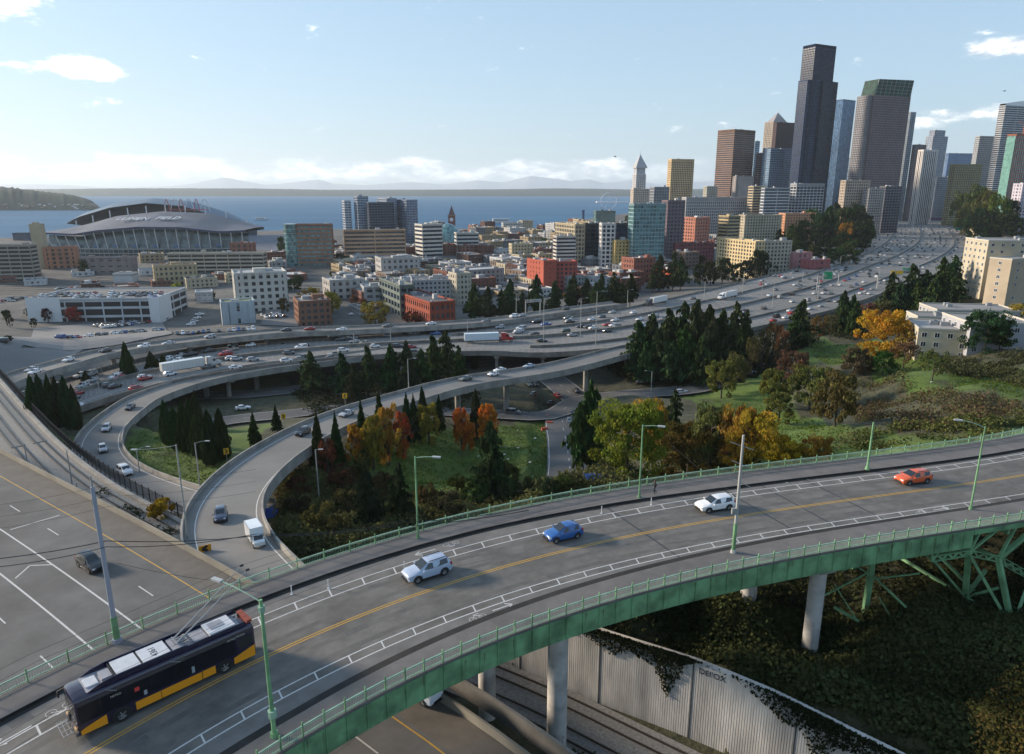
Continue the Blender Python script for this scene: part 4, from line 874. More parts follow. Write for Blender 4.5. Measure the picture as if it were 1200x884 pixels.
def place(o, path, px, py, H, fwd, off=None):
    q = at(px, py, H); d = path.nearest(q)[0]; of = path.side(q) if off is None else off; p = path.at(d, of, .012); t = path.dirn(d) * fwd
    o.location = p; o.rotation_euler = (-0.0, -math.asin(max(-1, min(1, t.z))), math.atan2(t.y, t.x)); return o
place(det_car('crossover', 'parked_car', 'pale blue silver estate car with roof rails driving on the bridge behind the bus', (.36, .43, .56), rails=True), BR, 505, 676, 35, -1, 2.4)['label'] = 'pale silver blue crossover car with roof rails, nearest behind the bus on the bridge'
place(det_car('hatchback', 'car', 'bright blue small hatchback in the middle of the bridge', (.02, .10, .32)), BR, 661, 632, 35, -1, 2.5)
WC_ = place(det_car('crossover', 'car', 'white car with dark glass roof on the bridge beside the tall grey pole', (.74, .74, .75)), BR, 842, 600, 35, -1, 2.5)
OC_ = place(det_car('crossover', 'car', 'orange crossover with black wheels at the right end of the bridge', (.62, .10, .025), rails=True), BR, 1075, 566, 35, -1, 2.3)
place(det_car('crossover', 'car', 'black crossover alone on the lower left motorway beside the tall pole', (.02, .02, .024)), YL, 110, 667, 44, 1)
WC_.scale = (.97, .97, .9); OC_.scale = (.97, .97, .91)
for o in list(THINGS):
    if o.name.startswith('parked_car'): o.name = 'car.004'
SILV = (.36, .37, .39); BLK = (.02, .02, .022); WHT = (.72, .72, .73); RED = (.35, .02, .02); BLU = (.03, .09, .28); GRY = (.12, .125, .13)
place(det_car('van', 'van', 'white van on the looping ramp at the left', WHT), RA, 147, 557, 58, 1)
place(det_car('crossover', 'car', 'dark blue car coming down the nearer ramp ahead of the white box truck', (.04, .055, .10)), RB, 259, 607, 48, 1)
place(det_car('crossover', 'car', 'white roofed silver crossover just above the white van on the looping ramp', SILV), RA, 121, 530, 60, 1)
place(det_car('crossover', 'car', 'silver crossover highest but one of those on the looping ramp bend', (.42, .43, .45)), RA, 125, 505, 61, 1)
place(det_car('sedan', 'car', 'dark grey sedan at the top of the looping ramp bend', (.08, .085, .09)), RA, 151, 481, 62, 1)
place(det_car('crossover', 'car', 'black crossover on the nearer ramp above the round pier', BLK), RB, 356, 509, 52, 1)
place(det_car('sedan', 'car', 'silver sedan on the nearer ramp behind the tips of small firs', SILV), RB, 405, 488, 53.5, 1)
place(det_car('sedan', 'car', 'grey green sedan on the nearer ramp left of the pair of white cars', (.10, .12, .11)), RB, 543, 446, 57.5, 1)
place(det_car('hatchback', 'car', 'white car in the pair on the nearer ramp, front one', WHT), RB, 576, 441, 58.5, 1)
place(det_car('sedan', 'car', 'white car in the pair on the nearer ramp, rear one', WHT), RB, 582, 435, 58.5, 1)
place(det_car('sedan', 'car', 'pale blue sedan on the nearer ramp where it leaves the freeway', (.35, .42, .52)), RB, 618, 431, 59.5, 1)
# simple shared meshes for the distant traffic
SIMPLE = {}
for kd in CARS:
    b, panes = car_mesh(kd, True); b.k = 1
    for nm, L_ in panes.items():
        for p in L_: b.add(p, [tuple(range(len(p)))], 1)
    c = CARS[kd]
    for x in c['wb']:
        for s in (-1, 1): b.k = 2; b.tube((x, s * (c['st'][4][1] - .2), c['wr']), (x, s * (c['st'][4][1] + .01), c['wr']), c['wr'], c['wr'], 8)
    b.k = 3; f = c['st'][1]
    for s in (-1, 1): b.obox((f[0], s * .6, f[3] - .08), (.1, 0, 0), (0, .16, 0), (0, 0, .06))
    b.k = 4; r_ = c['st'][-2]
    for s in (-1, 1): b.obox((r_[0] - .02, s * (r_[1] - .1), r_[3] - .06), (.1, 0, 0), (0, .09, 0), (0, 0, .1))
    SIMPLE[kd] = b.mesh(kd + '_mesh', [PAINT, CGLASS, RUB, LAMPW, LAMPR], 38)
CCOL = [('white', WHT), ('white', (.66, .67, .68)), ('silver', SILV), ('silver', (.42, .43, .44)), ('grey', GRY), ('dark grey', (.055, .058, .06)), ('black', BLK), ('black', (.025, .025, .03)), ('blue', BLU), ('red', RED), ('beige', (.3, .26, .2)), ('dark green', (.03, .06, .045))]
CW = [6, 4, 5, 3, 4, 3, 5, 3, 2, 1.6, 1, .6]
KD = ['sedan', 'crossover', 'hatchback', 'van', 'pickup']; KW = [5, 5, 2, 1, 1]
rc = random.Random(11)
CARREC = []
def far_car(p, t, where, group, col=None, kd=None):
    cn, c = rc.choices(CCOL, CW)[0] if col is None else col; kd = kd or rc.choices(KD, KW)[0]
    o = link('parked_car' if 'parked' in group else kd, SIMPLE[kd], None, p, c); o.rotation_euler = (0, -math.asin(max(-1, min(1, t.z))), math.atan2(t.y, t.x))
    tag(o, f'{cn} {kd} {where}', 'van' if kd == 'van' else 'car', group); return o
# freeway lanes. forward = towards the camera side (left) for the far half, away for the near half
DIRS = {t: (-1 if t < .5 else 1) for t in LANES}
FARS = MB(); nfar = 0; SEMI = [(563, 400), (770, 353), (860, 348)]
def zone_name(u, t, p):
    px, py, _ = proj(p)
    row = 'far' if t < .27 else 'second' if t < .54 else 'third' if t < .82 else 'nearest'
    if px < 250: z = 'at the left behind the looping ramp'
    elif px < 420: z = 'above the row of fir trees'
    elif px < 620: z = 'near the red semi truck'
    elif px < 735: z = 'below the sign bridge and tall lamps'
    elif px < 900: z = 'between the two white semi trucks'
    elif px < 990: z = 'near the small green road sign'
    elif py > 296: z = 'beside the yellow and green sign'
    else: z = 'on the far bend'
    return f'in the {row} carriageway {z}'
slots = []
for t in LANES:
    u = .02 + rc.random() * .02
    while u < .93:
        p = fw(u, t); px, py, dz = proj(p)
        ok_ = all(math.hypot(px - a, (py - b) * 3) > 42 for a, b in SEMI)
        if -20 < px < 1160 and ok_: slots.append((dz, u, t))
        L_ = (fw(u + .005, t) - p).length / .005
        gap = rc.expovariate(1 / (26 if u > .4 else 38)) + 9 if t > .27 else rc.expovariate(1 / 30) + 9
        u += gap / L_
slots.sort(); LIM = 190
for i, (dz, u, t) in enumerate(slots):
    p = fw(u, t, .02); q = fw(u + .002, t, .02); d = (q - p).normalized() * DIRS[t]
    if i < LIM: far_car(p, d, zone_name(u, t, p), 'cars driving on the freeway')
    else:
        if i - LIM > 500: break
        cn, c = rc.choices(CCOL, CW)[0]; k = 0 if c[0] > .5 else 1 if c[0] > .2 else 2 if c[0] > .06 else 3
        FARS.k = k; n_ = V(-d.y, d.x, 0); FARS.obox(p + V(0, 0, .55), d * 2.2, n_ * .9, V(0, 0, .35)); b0 = p + V(0, 0, .9) - d * .2
        FARS.k = 4; FARS.add([b0 + d * 1.3 + n_ * .82, b0 - d * 1.6 + n_ * .82, b0 - d * 1.6 - n_ * .82, b0 + d * 1.3 - n_ * .82, b0 + d * .6 + n_ * .65 + V(0, 0, .5), b0 - d * 1.1 + n_ * .65 + V(0, 0, .5), b0 - d * 1.1 - n_ * .65 + V(0, 0, .5), b0 + d * .6 - n_ * .65 + V(0, 0, .5)],
                             [(0, 1, 5, 4), (1, 2, 6, 5), (2, 3, 7, 6), (3, 0, 4, 7)]); FARS.k = k; FARS.quad(b0 + d * .6 + n_ * .65 + V(0, 0, .51), b0 - d * 1.1 + n_ * .65 + V(0, 0, .51), b0 - d * 1.1 - n_ * .65 + V(0, 0, .51), b0 + d * .6 - n_ * .65 + V(0, 0, .51))
print('freeway cars', len(slots))
o = FARS.build('distant_traffic', [mat('far_white_paint', WHT, .3), mat('far_silver_paint', SILV, .3), mat('far_grey_paint', GRY, .3), mat('far_black_paint', BLK, .3), CGLASS]); o['kind'] = 'stuff'
# cars on the far flyover ramp, the service roads and the street under the ramp
for px, py, cn, k in ((10, 447, 'white', 'sedan'), (28, 446, 'silver', 'sedan'), (71, 432, 'white', 'sedan'), (118, 417, 'black', 'sedan'), (167, 408, 'white', 'crossover'), (206, 405, 'silver', 'sedan'), (242, 397, 'silver', 'crossover'), (335, 390, 'dark grey', 'sedan'), (364, 390, 'red', 'sedan'), (398, 388, 'white', 'sedan'), (457, 384, 'grey', 'sedan'), (513, 381, 'white', 'sedan'), (582, 377, 'grey', 'sedan'), (625, 370, 'white', 'van'), (641, 368, 'silver', 'sedan'), (700, 361, 'black', 'crossover')):
    q = at(px, py, 58); d = RC.nearest(q)[0]; far_car(RC.at(d, rc.choice((-1.6, 1.8)), .02), RC.dirn(d) * -1, 'on the far flyover ramp', 'cars on the far flyover ramp', [c for c in CCOL if c[0] == cn][0], k)
p = LOWR[2]
for px, py, cn, k, sg in ((675, 460, 'black', 'crossover', 1), (620, 455, 'dark grey', 'sedan', -1), (627, 450, 'black', 'sedan', -1), (626, 466, 'grey', 'crossover', 1), (653, 465, 'red', 'sedan', 1), (646, 469, 'black', 'sedan', 1), (672, 478, 'dark grey', 'crossover', 1), (667, 494, 'silver', 'crossover', 1), (601, 483, 'grey', 'van', 1), (752, 447, 'silver', 'sedan', 1), (799, 457, 'white', 'crossover', 1), (882, 432, 'silver', 'sedan', 1)):
    q = hit(px, py); pth = min(LOWR, key=lambda P_: abs(P_.side(q))); d = pth.nearest(q)[0]; far_car(V(q.x, q.y, gz(q.x, q.y) + .38), pth.dirn(d) * sg, 'on the street below the nearer ramp', 'cars on the street below the ramps', [c for c in CCOL if c[0] == cn][0], k)
for px, py, cn, k in ((30, 476, 'silver', 'sedan'), (88, 470, 'white', 'van'), (135, 467, 'white', 'pickup'), (143, 466, 'silver', 'sedan'), (285, 480, 'white', 'sedan')):
    q = hit(px, py); far_car(V(q.x, q.y, gz(q.x, q.y) + .38), V(1, .35, 0).normalized(), 'on the ground road behind the looping ramp', 'cars on the ground road behind the looping ramp', [c for c in CCOL if c[0] == cn][0], k)
# parked cars in the lots
GA = math.radians(30); GR = V(math.cos(GA), math.sin(GA), 0); GL = V(-math.sin(GA), math.cos(GA), 0)      # city grid: right-going and left-going axes
def lot(px0, py0, px1, py1, n, rows, where, group, H=None, dr=None, z=None, dens=.85, lift=.02):
    a = hit(px0, py0) if H is None else at(px0, py0, H); b = hit(px1, py1) if H is None else at(px1, py1, H); d = (b - a); d.z = 0; L_ = d.length; d.normalize(); nn = V(-d.y, d.x, 0)
    for r in range(rows):
        for i in range(n):
            if rc.random() > dens: continue
            p = a + d * (L_ * (i + .5) / n) + nn * (r * (dr or 6.5)) + nn * rc.uniform(-.3, .3); zz = (z if z is not None else (gz(p.x, p.y) + lift)) if H is None else CAMZ - H + .02
            p.z = zz; far_car(p, nn * rc.choice((-1, 1)), where, group)
lot(118, 386, 198, 375, 20, 2, 'parked in the open lot before the white garage', 'cars parked before the white garage', dens=.95, lift=.43)
lot(310, 374, 338, 372, 7, 2, 'parked beside the low brick building', 'cars parked beside the low brick building', dens=.9, lift=.43)
lot(0, 402, 8, 398, 3, 2, 'parked at the far left edge of the lot', 'cars parked at the far left', dens=1)
lot(222, 384, 236, 368, 4, 1, 'parked along the street by the green roofed building', 'cars parked by the green roofed building', dens=1)
lot(405, 372, 425, 366, 5, 1, 'parked near the round yellow tree', 'cars parked near the round yellow tree', dens=.8)
# lorries
def wheels_for(t, xs, hw, r=.5, w=.3):
    wm, rm = wheel_meshes(r, w); a = wm.mesh('wheel', RUB, 50); b = rm.mesh('rim', RIM)
    for x in xs:
        for s in (-1, 1): wo = link('wheel', a, t, (x, s * (hw - w / 2), r)); link('rim', b, wo)
def semi(label, cabcol, boxcol, L=14.5, day=False):
    t = thing('semi_truck', label, 'truck', (0, 0, 0))
    m = MB(); m.box(-L, 0, -1.28, 1.28, 1.15, 4.05); m.build('trailer', PAINT, t, color=boxcol)
    m = MB()
    for x in np.arange(-L + .6, -.2, 1.2):
        for s in (-1, 1): m.box(x, x + .07, s * 1.3 - .02, s * 1.3 + .02, 1.2, 4.0)
    m.build('trailer_rib', PAINT, t, color=tuple(c * .85 for c in boxcol))
    m = MB(); m.box(-L + .3, 4.8, -.5, .5, .75, 1.1); m.build('chassis', DARK, t)
    b = MB(); P = [(1.0, 1.0), (6.0, 1.0), (6.05, 1.9), (4.6, 2.25), (4.0, 3.3), (2.6, 3.9), (1.0, 3.9)]
    vs = [(x, s * (1.2 if z < 3.4 else 1.0), z) for s in (-1, 1) for x, z in P]; n = len(P)
    b.add(vs, [tuple(range(n)), tuple(range(2 * n - 1, n - 1, -1))] + [(i, n + i, n + (i + 1) % n, (i + 1) % n) for i in range(n)]); b.build('cab', PAINT, t, smooth=30, color=cabcol)
    m = MB(); m.quad((4.62, -1.05, 2.33), (4.62, 1.05, 2.33), (4.07, 1.0, 3.2), (4.07, -1.0, 3.2)); m.v = [(x + .03, y, z + .02) for x, y, z in m.v]; m.build('windshield', CGLASS, t)
    for s in (-1, 1): m = MB(); m.box(2.9, 3.9, s * 1.22 - .01, s * 1.22 + .01, 2.3, 3.1); m.build('side_window', CGLASS, t); m = MB(); m.tube((1.1, s * 1.1, 1), (1.1, s * 1.1, 4.2), .09); m.build('exhaust_stack', RIM, t)
    wheels_for(t, (5.3, 1.8, .5, -L + 3, -L + 1.7), 1.25); return t
def fplace(o, px, py, t_, fwd):
    us = np.linspace(.05, .9, 600); u = min(us, key=lambda k: abs(proj(fw(k, t_))[0] - px)); p = fw(u, t_, .03); d = (fw(u + .003, t_) - fw(u - .003, t_)).normalized() * fwd
    o.location = p; o.rotation_euler = (0, -math.asin(d.z), math.atan2(d.y, d.x)); return o
fplace(semi('red semi truck with a long pale blue white trailer on the freeway', (.42, .02, .025), (.62, .70, .76)), 583, 399, .62, 1)
fplace(semi('white trailer semi truck with dark cab, left of the two on the freeway', (.05, .05, .055), (.75, .76, .76)), 763, 354, .04, -1)
fplace(semi('all white semi truck, right of the two on the freeway', (.7, .7, .7), (.74, .75, .76)), 848, 352, .31, -1)
fplace(semi('long grey white trailer truck half hidden beyond the looping ramp', (.5, .5, .5), (.62, .62, .6)), 240, 421, .72, 1)
def box_truck(label):
    t = thing('box_truck', label, 'truck', (0, 0, 0))
    m = MB(); m.box(-4.6, .6, -1.25, 1.25, .85, 3.5); m.build('cargo_box', PAINT, t, color=(.74, .76, .78)); m = MB(); m.box(-4.66, -4.6, -1.15, 1.15, .95, 3.4); m.build('roll_door', WHITE, t)
    m = MB()
    for s in (-1, 1): m.bar((-4.6, s * 1.22, 3.47), (.6, s * 1.22, 3.47), .09)
    m.build('box_trim', RIM, t)
    b = MB(); P = [(.7, .5), (2.5, .5), (2.55, 1.25), (1.9, 1.5), (1.35, 2.3), (.7, 2.35)]; n = len(P); vs = [(x, s * (1.0 if z < 2 else .85), z) for s in (-1, 1) for x, z in P]
    b.add(vs, [tuple(range(n)), tuple(range(2 * n - 1, n - 1, -1))] + [(i, n + i, n + (i + 1) % n, (i + 1) % n) for i in range(n)]); b.build('cab', PAINT, t, smooth=30, color=(.72, .74, .76))
    m = MB(); m.quad((1.93, -.85, 1.56), (1.93, .85, 1.56), (1.42, .78, 2.22), (1.42, -.78, 2.22)); m.build('windshield', CGLASS, t); m = MB(); m.box(-4.5, 1.9, -.45, .45, .5, .8); m.build('chassis', DARK, t)
    for s in (-1, 1): m = MB(); m.box(.85, 1.4, s * .98 - .02, s * .98 + .03 * s, 1.5, 2.15); m.build('side_window', CGLASS, t)
    wheels_for(t, (1.7, -2.9), 1.1, .42, .3); return t
bt_ = place(box_truck('white box truck driving down the nearer ramp beside the blue tarpaulin'), RB, 300, 636, 47, 1); bt_.scale = (.72,) * 3
# ------------------------------------------------------------------ the trolleybus
BUSP = mat('bus_purple_paint', (0.014, 0.009, 0.032), .22, coat=.8); BUSY = mat('bus_yellow_paint', (.78, .30, .012), .35, coat=.4); BUSG = mat('bus_window', (.006, .006, .009), .08, spec=.7)
ROOFE = mat('roof_unit_white', (.56, .57, .60), .5, var=.12, vs=2); ROOFB = mat('roof_unit_grey', (.30, .30, .33), .6, var=.15, vs=2)
bus = thing('trolleybus', 'purple and yellow electric trolleybus with raised poles driving on the bridge', 'bus')
HL = 6.1; HW = 1.3
def bsec(x, hw, z0, z1, r): return [(x, 0, z0), (x, hw, z0), (x, hw, z1 - r), (x, hw - r * .3, z1 - r * .35), (x, hw - r, z1), (x, 0, z1 + .04)] + [(x, -hw + r, z1), (x, -hw + r * .3, z1 - r * .35), (x, -hw, z1 - r), (x, -hw, z0)]
S = [bsec(HL, 1.12, .55, 2.7, .25), bsec(HL - .06, 1.24, .4, 2.95, .28), bsec(HL - .3, HW, .36, 3.02, .28), bsec(-HL + .25, HW, .36, 3.02, .28), bsec(-HL + .06, 1.26, .4, 2.98, .28), bsec(-HL, 1.2, .5, 2.85, .25)]
m = MB(); n = 10; m.add([v for s in S for v in s], [(i * n + j, i * n + (j + 1) % n, (i + 1) * n + (j + 1) % n, (i + 1) * n + j) for i in range(5) for j in range(n)] + [tuple(range(n - 1, -1, -1)), tuple(50 + j for j in range(n))]); m.build('body', BUSP, bus, smooth=35)
def sidebox(nm, mt, x0, x1, z0, z1, s, t=.012, base=HW): m = MB(); a, b = sorted((s * (base - .02), s * (base + t))); m.box(x0, x1, a, b, z0, z1); return m.build(nm, mt, bus)
for s in (1, -1):
    for x0, x1 in ((5.9, 4.62), (4.59, 3.06), (3.03, 1.46), (1.43, -.16), (-.19, -1.76), (-1.79, -3.26), (-3.29, -4.6)):
        if s == -1 and x0 in (5.9, -.19): sidebox('door', BUSG, x1, x0, .42, 2.55, s); continue
        sidebox('window', BUSG, x1, x0, 1.2, 2.5, s)
    sidebox('engine_grille', DARK, -5.9, -4.75, 1.5, 2.3, s, .01)
    # yellow skirt, cut round the wheels
    for x0, x1, zt in ((4.35, 5.92, 1.05), (.9, 2.55, 1.0), (-1.95, .86, 1.0), (-2.95, -2.0, 1.02), (-6.0, -4.35, 1.05)):
        if s == -1 and x0 == 4.35: x1 = 4.6
        m = MB(); k = 6; dz = [0.0] * (k + 1)
        vs = []
        for i in range(k + 1):
            f = i / k; x = x0 + (x1 - x0) * f; zz = zt
            if x0 == 4.35: zz = .72 + .38 * (1 - f) ** .8 * 1.0 + .0
            if x0 == -6.0: zz = 1.32 - .42 * f
            vs += [(x, s * (HW + .013), .38), (x, s * (HW + .013), zz)]
        m.add(vs, [((2 * i, 2 * i + 2, 2 * i + 3, 2 * i + 1) if s < 0 else (2 * i + 1, 2 * i + 3, 2 * i + 2, 2 * i)) for i in range(k)]); m.build('skirt_panel', BUSY, bus)
    for xw in (3.45, -3.65):
        m = MB(); R = .66; k = 14
        for i in range(k): a0, a1 = PI * i / k - (.3 if i == 0 else 0), PI * (i + 1) / k + (.3 if i == k - 1 else 0); q = [(xw, s * (HW + .016), .5)] + [(xw + math.cos(a) * R, s * (HW + .016), .5 + math.sin(a) * R) for a in (a0, a1)]; m.add(q if s < 0 else q[::-1], [(0, 1, 2)])
        m.build('wheel_arch', BLACKP, bus)
    m = MB(); m.bar((4.2, s * 1.31, 2.93), (3.55, s * 1.36, 2.55), .035); m.build('side_stay', STEEL, bus)
    m = MB(); m.bar((.1, s * 1.31, 2.93), (-.6, s * 1.35, 2.6), .035); m.build('side_stay', STEEL, bus)
wheels_for(bus, (3.45, -3.65), 1.34, .5, .34)
m = MB(); m.add([(HL + .012, -1.05, 1.15), (HL + .012, 1.05, 1.15), (HL + .012, 1.02, 2.38), (HL + .012, -1.02, 2.38)], [(0, 1, 2, 3)]); m.build('windshield', BUSG, bus)
m = MB(); m.box(HL - .02, HL + .02, -.02, .02, 1.15, 2.4); m.build('windshield_divider', BLACKP, bus)
m = MB(); m.box(HL - .05, HL + .01, -.95, .95, 2.44, 2.72); m.build('destination_sign', BUSG, bus)
m = MB(); m.box(HL - .3, HL + .1, -1.24, 1.24, .34, .62); m.build('front_bumper', mat('bus_bumper', (.10, .09, .10), .5), bus)
for s in (1, -1):
    m = MB(); m.obox((HL + .03, s * .98, .82), (.05, 0, 0), (0, .19, 0), (0, 0, .09)); m.build('headlight', mat('amber_lens', (.75, .5, .25), .15), bus)
    m = MB(); m.bar((HL - .1, s * 1.2, 2.7), (HL + .3, s * 1.42, 2.5), .05); m.obox((HL + .3, s * 1.45, 2.25), (.05, 0, 0), (0, .11, 0), (0, 0, .22)); m.build('mirror', BLACKP, bus)
m = MB()
for s in (-.8, -.3, .3, .8): m.bar((HL + .1, s, .55), (HL + .75, s, .5), .05); 
for x in (.25, .5, .75): m.bar((HL + x, -.9, .52), (HL + x, .9, .52), .035)
m.bar((HL + .15, -.6, .55), (HL + .12, -.6, 1.0), .05); m.bar((HL + .15, .6, .55), (HL + .12, .6, 1.0), .05); m.build('bicycle_rack', STEEL, bus)
# roof equipment, front to back
RZ = 3.06
def rb(nm, mt, x0, x1, y0, y1, z0, z1): m = MB(); m.box(x0, x1, y0, y1, z0, z1); return m.build(nm, mt, bus)
rb('roof_hatch', ROOFE, 4.35, 5.1, -.55, .55, RZ - .04, RZ + .1); rb('roof_vent', ROOFB, 3.5, 4.15, -.45, .6, RZ - .02, RZ + .26)
rb('roof_tray', ROOFB, -5.3, 5.2, -.98, .98, RZ - .05, RZ + .02)
for s in (1, -1):
    m = MB(); P = [(5.2, RZ), (4.5, RZ + .28), (3.6, RZ + .42), (-1.2, RZ + .42), (-1.4, RZ + .3), (-5.5, RZ + .3), (-5.7, RZ)]
    n_ = len(P); y0, y1 = sorted((s * 1.0, s * 1.06)); vs = [(x, y, z) for y in (y0, y1) for x, z in P]; m.add(vs, [tuple(range(n_)), tuple(range(2 * n_ - 1, n_ - 1, -1))] + [(i, n_ + i, n_ + (i + 1) % n_, (i + 1) % n_) for i in range(n_)]); m.build('roof_fairing', BUSP, bus)
rb('battery_box', ROOFE, 1.75, 3.3, -.86, .86, RZ, RZ + .36); rb('battery_box', ROOFE, -.2, 1.6, -.86, .86, RZ, RZ + .36)
for x in (1.66, 3.4): rb('dark_gap', BLACKP, x, x + .07, -.9, .9, RZ, RZ + .34)
rb('roof_unit', ROOFB, -1.1, -.4, -.8, .8, RZ, RZ + .3); rb('roof_unit', ROOFB, -2.9, -1.9, -.7, .7, RZ, RZ + .16); rb('air_conditioner', ROOFE, -4.9, -3.0, -.85, .85, RZ, RZ + .3); rb('air_conditioner_cover', ROOFB, -4.3, -3.3, -.6, .3, RZ + .3, RZ + .34)
rb('rear_catcher', mat('rust_red', (.25, .05, .03), .7), -6.15, -5.75, -.9, .9, RZ - .02, RZ + .2)
text_mesh('4361', .62, mat('roof_number_black', (.02, .02, .02), .6), 'roof_number', bus, Matrix.Translation((.7, 0.05, RZ + .367)) @ Matrix.Rotation(PI / 2 + PI, 4, 'Z') @ Matrix.Rotation(0, 4, 'X'))
for xs, zs, w_, c in ((3.65, 2.2, .5, (.45, .42, .5)), (-4.3, 2.5, .5, (.35, .33, .4)), (-5.0, 2.55, .4, (.35, .33, .4))):
    text_mesh('METRO', .2, mat('bus_lettering', (.5, .48, .42), .6), 'side_lettering', bus, Matrix.Translation((xs, HW + .02, zs)) @ Matrix.Rotation(PI, 4, 'Z') @ Matrix.Rotation(PI / 2, 4, 'X'))
sidebox('red_emblem', mat('emblem_red', (.6, .05, .04), .5), 2.2, 2.5, 1.8, 2.1, 1, .03)
sidebox('white_notice', mat('notice_pale', (.3, .33, .36), .5), 1.75, 1.95, 1.25, 1.6, 1, .03); sidebox('white_notice', mat('notice_pale', (.3, .33, .36), .5), -1.5, -1.3, 1.25, 1.75, 1, .03)
# pose
bf = at(98, 862, 34.66); br_ = at(297, 769, 34.66); dx = (bf - br_); dx.z = 0; dx.normalize(); lf = V(-dx.y, dx.x, 0)
bus.location = (bf + br_) / 2 - lf * HW; bus.location.z = .012; bus.rotation_euler = (0, 0, math.atan2(dx.y, dx.x))
Mi = (Matrix.Translation(bus.location) @ Matrix.Rotation(bus.rotation_euler.z, 4, 'Z')).inverted()
for k, (tip, s) in enumerate((((283, 663), .32), ((290, 668), -.32))):
    tw = Mi @ at(tip[0], tip[1], CAMZ - 5.9); base = V(-1.0, s * -1, RZ + .42)
    m = MB(); m.tube(base + V(.2, 0, 0), base.lerp(tw, .35), .055, .045, 8); m.tube(base.lerp(tw, .35), tw, .045, .028, 8); m.build('trolley_pole', STEEL, bus)
    m = MB(); m.obox(tw, (.14, 0, 0), (0, .05, 0), (0, 0, .08)); m.build('pole_shoe', DARK, bus)
m = MB()
for y in (-.45, -.15, .15, .45): m.bar((-1.9, y, RZ + .15), (-.6, y, RZ + .5), .05); m.bar((-.6, y, RZ), (-1.6, y, RZ + .42), .04)
m.bar((-.8, -.6, RZ + .46), (-.8, .6, RZ + .46), .06); m.bar((-1.6, -.6, RZ + .3), (-1.6, .6, RZ + .3), .06); m.build('pole_base_frame', STEEL, bus)
# ------------------------------------------------------------------ trees and brush
def leaf_cloud(pts, nrm, size, seed, droop=0.0, flat=0.5):
    """one small leaf-sized quad at every point"""
    r = np.random.default_rng(seed); n = len(pts); pts = np.asarray(pts); nrm = np.asarray(nrm)
    d = nrm * flat + r.normal(0, 1, (n, 3)) * (1 - flat); d /= np.linalg.norm(d, axis=1, keepdims=True) + 1e-9
    a = np.cross(d, r.normal(0, 1, (n, 3))); a /= np.linalg.norm(a, axis=1, keepdims=True) + 1e-9; b = np.cross(d, a)
    s = size * (0.6 + 0.8 * r.random((n, 1))); asp = 0.55 + .4 * r.random((n, 1)); 
    v = np.stack([pts - a * s - b * s * asp * .3, pts + b * s * asp, pts + a * s - b * s * asp * .2, pts - b * s * asp], 1).reshape(-1, 3)
    return v
def leaf_mesh(name, v, tone, mtl, extra=None):
    n = len(v) // 4; me_ = bpy.data.meshes.new(name); me_.vertices.add(len(v)); me_.vertices.foreach_set('co', v.ravel())
    me_.loops.add(n * 4); me_.loops.foreach_set('vertex_index', np.arange(n * 4)); me_.polygons.add(n); me_.polygons.foreach_set('loop_start', np.arange(n) * 4); me_.polygons.foreach_set('loop_total', np.full(n, 4))
    me_.update(calc_edges=True); me_.materials.append(mtl)
    c = me_.color_attributes.new('tone', 'FLOAT_COLOR', 'POINT'); t = np.repeat(tone, 4, axis=0); full = np.ones((len(v), 4)); full[:, :2] = t; c.data.foreach_set('color', full.ravel()); return me_
def crown_round(name, seed, nclump=46, per=130, size=.035, squash=1.0, mtl=None, top=1.0, lo=.18, gap=.8, lump=(.13, .2)):
    """unit crown: radius 1 about the axis, height 1; made of leaf clumps on an uneven envelope"""
    r = np.random.default_rng(seed); P = []; N = []; T = []
    for k in range(nclump):
        z = lo + (1 - lo) * (r.random() ** .8) * .96; env = math.sqrt(max(0.02, 1 - ((z - (lo + 1) / 2 * .96) / ((1 - lo) / 2 + .06)) ** 2)) ** squash
        a = r.random() * 2 * PI; rad = env * (0.55 + 0.4 * r.random()) if r.random() < gap else env * .35 * r.random()
        c = np.array([math.cos(a) * rad * .86 * (1 + .25 * math.sin(3 * a + seed)), math.sin(a) * rad * .86, z * .92]); cr = lump[0] + lump[1] * r.random() ** 2; tn = r.random() ** 1.3; hu = r.random()
        q = r.normal(0, 1, (per, 3)); q /= np.linalg.norm(q, axis=1, keepdims=True); rr_ = (0.62 + .42 * r.random((per, 1)))
        off = q * rr_ * cr * np.array([1, 1, .42]); off[:, 2] -= 0.02
        P.append(c + off); N.append(q); T.append(np.c_[np.clip(tn * .65 + .35 * r.random(per), 0, 1), np.clip(hu * .6 + .4 * r.random(per), 0, 1)])
    P = np.vstack(P); N = np.vstack(N); T = np.vstack(T); P[:, 2] = np.clip(P[:, 2], .02, 1.03)
    v = leaf_cloud(P * np.array([1, 1, 1]), N, size, seed, flat=.45); return leaf_mesh(name, v, T, mtl or LEAF)
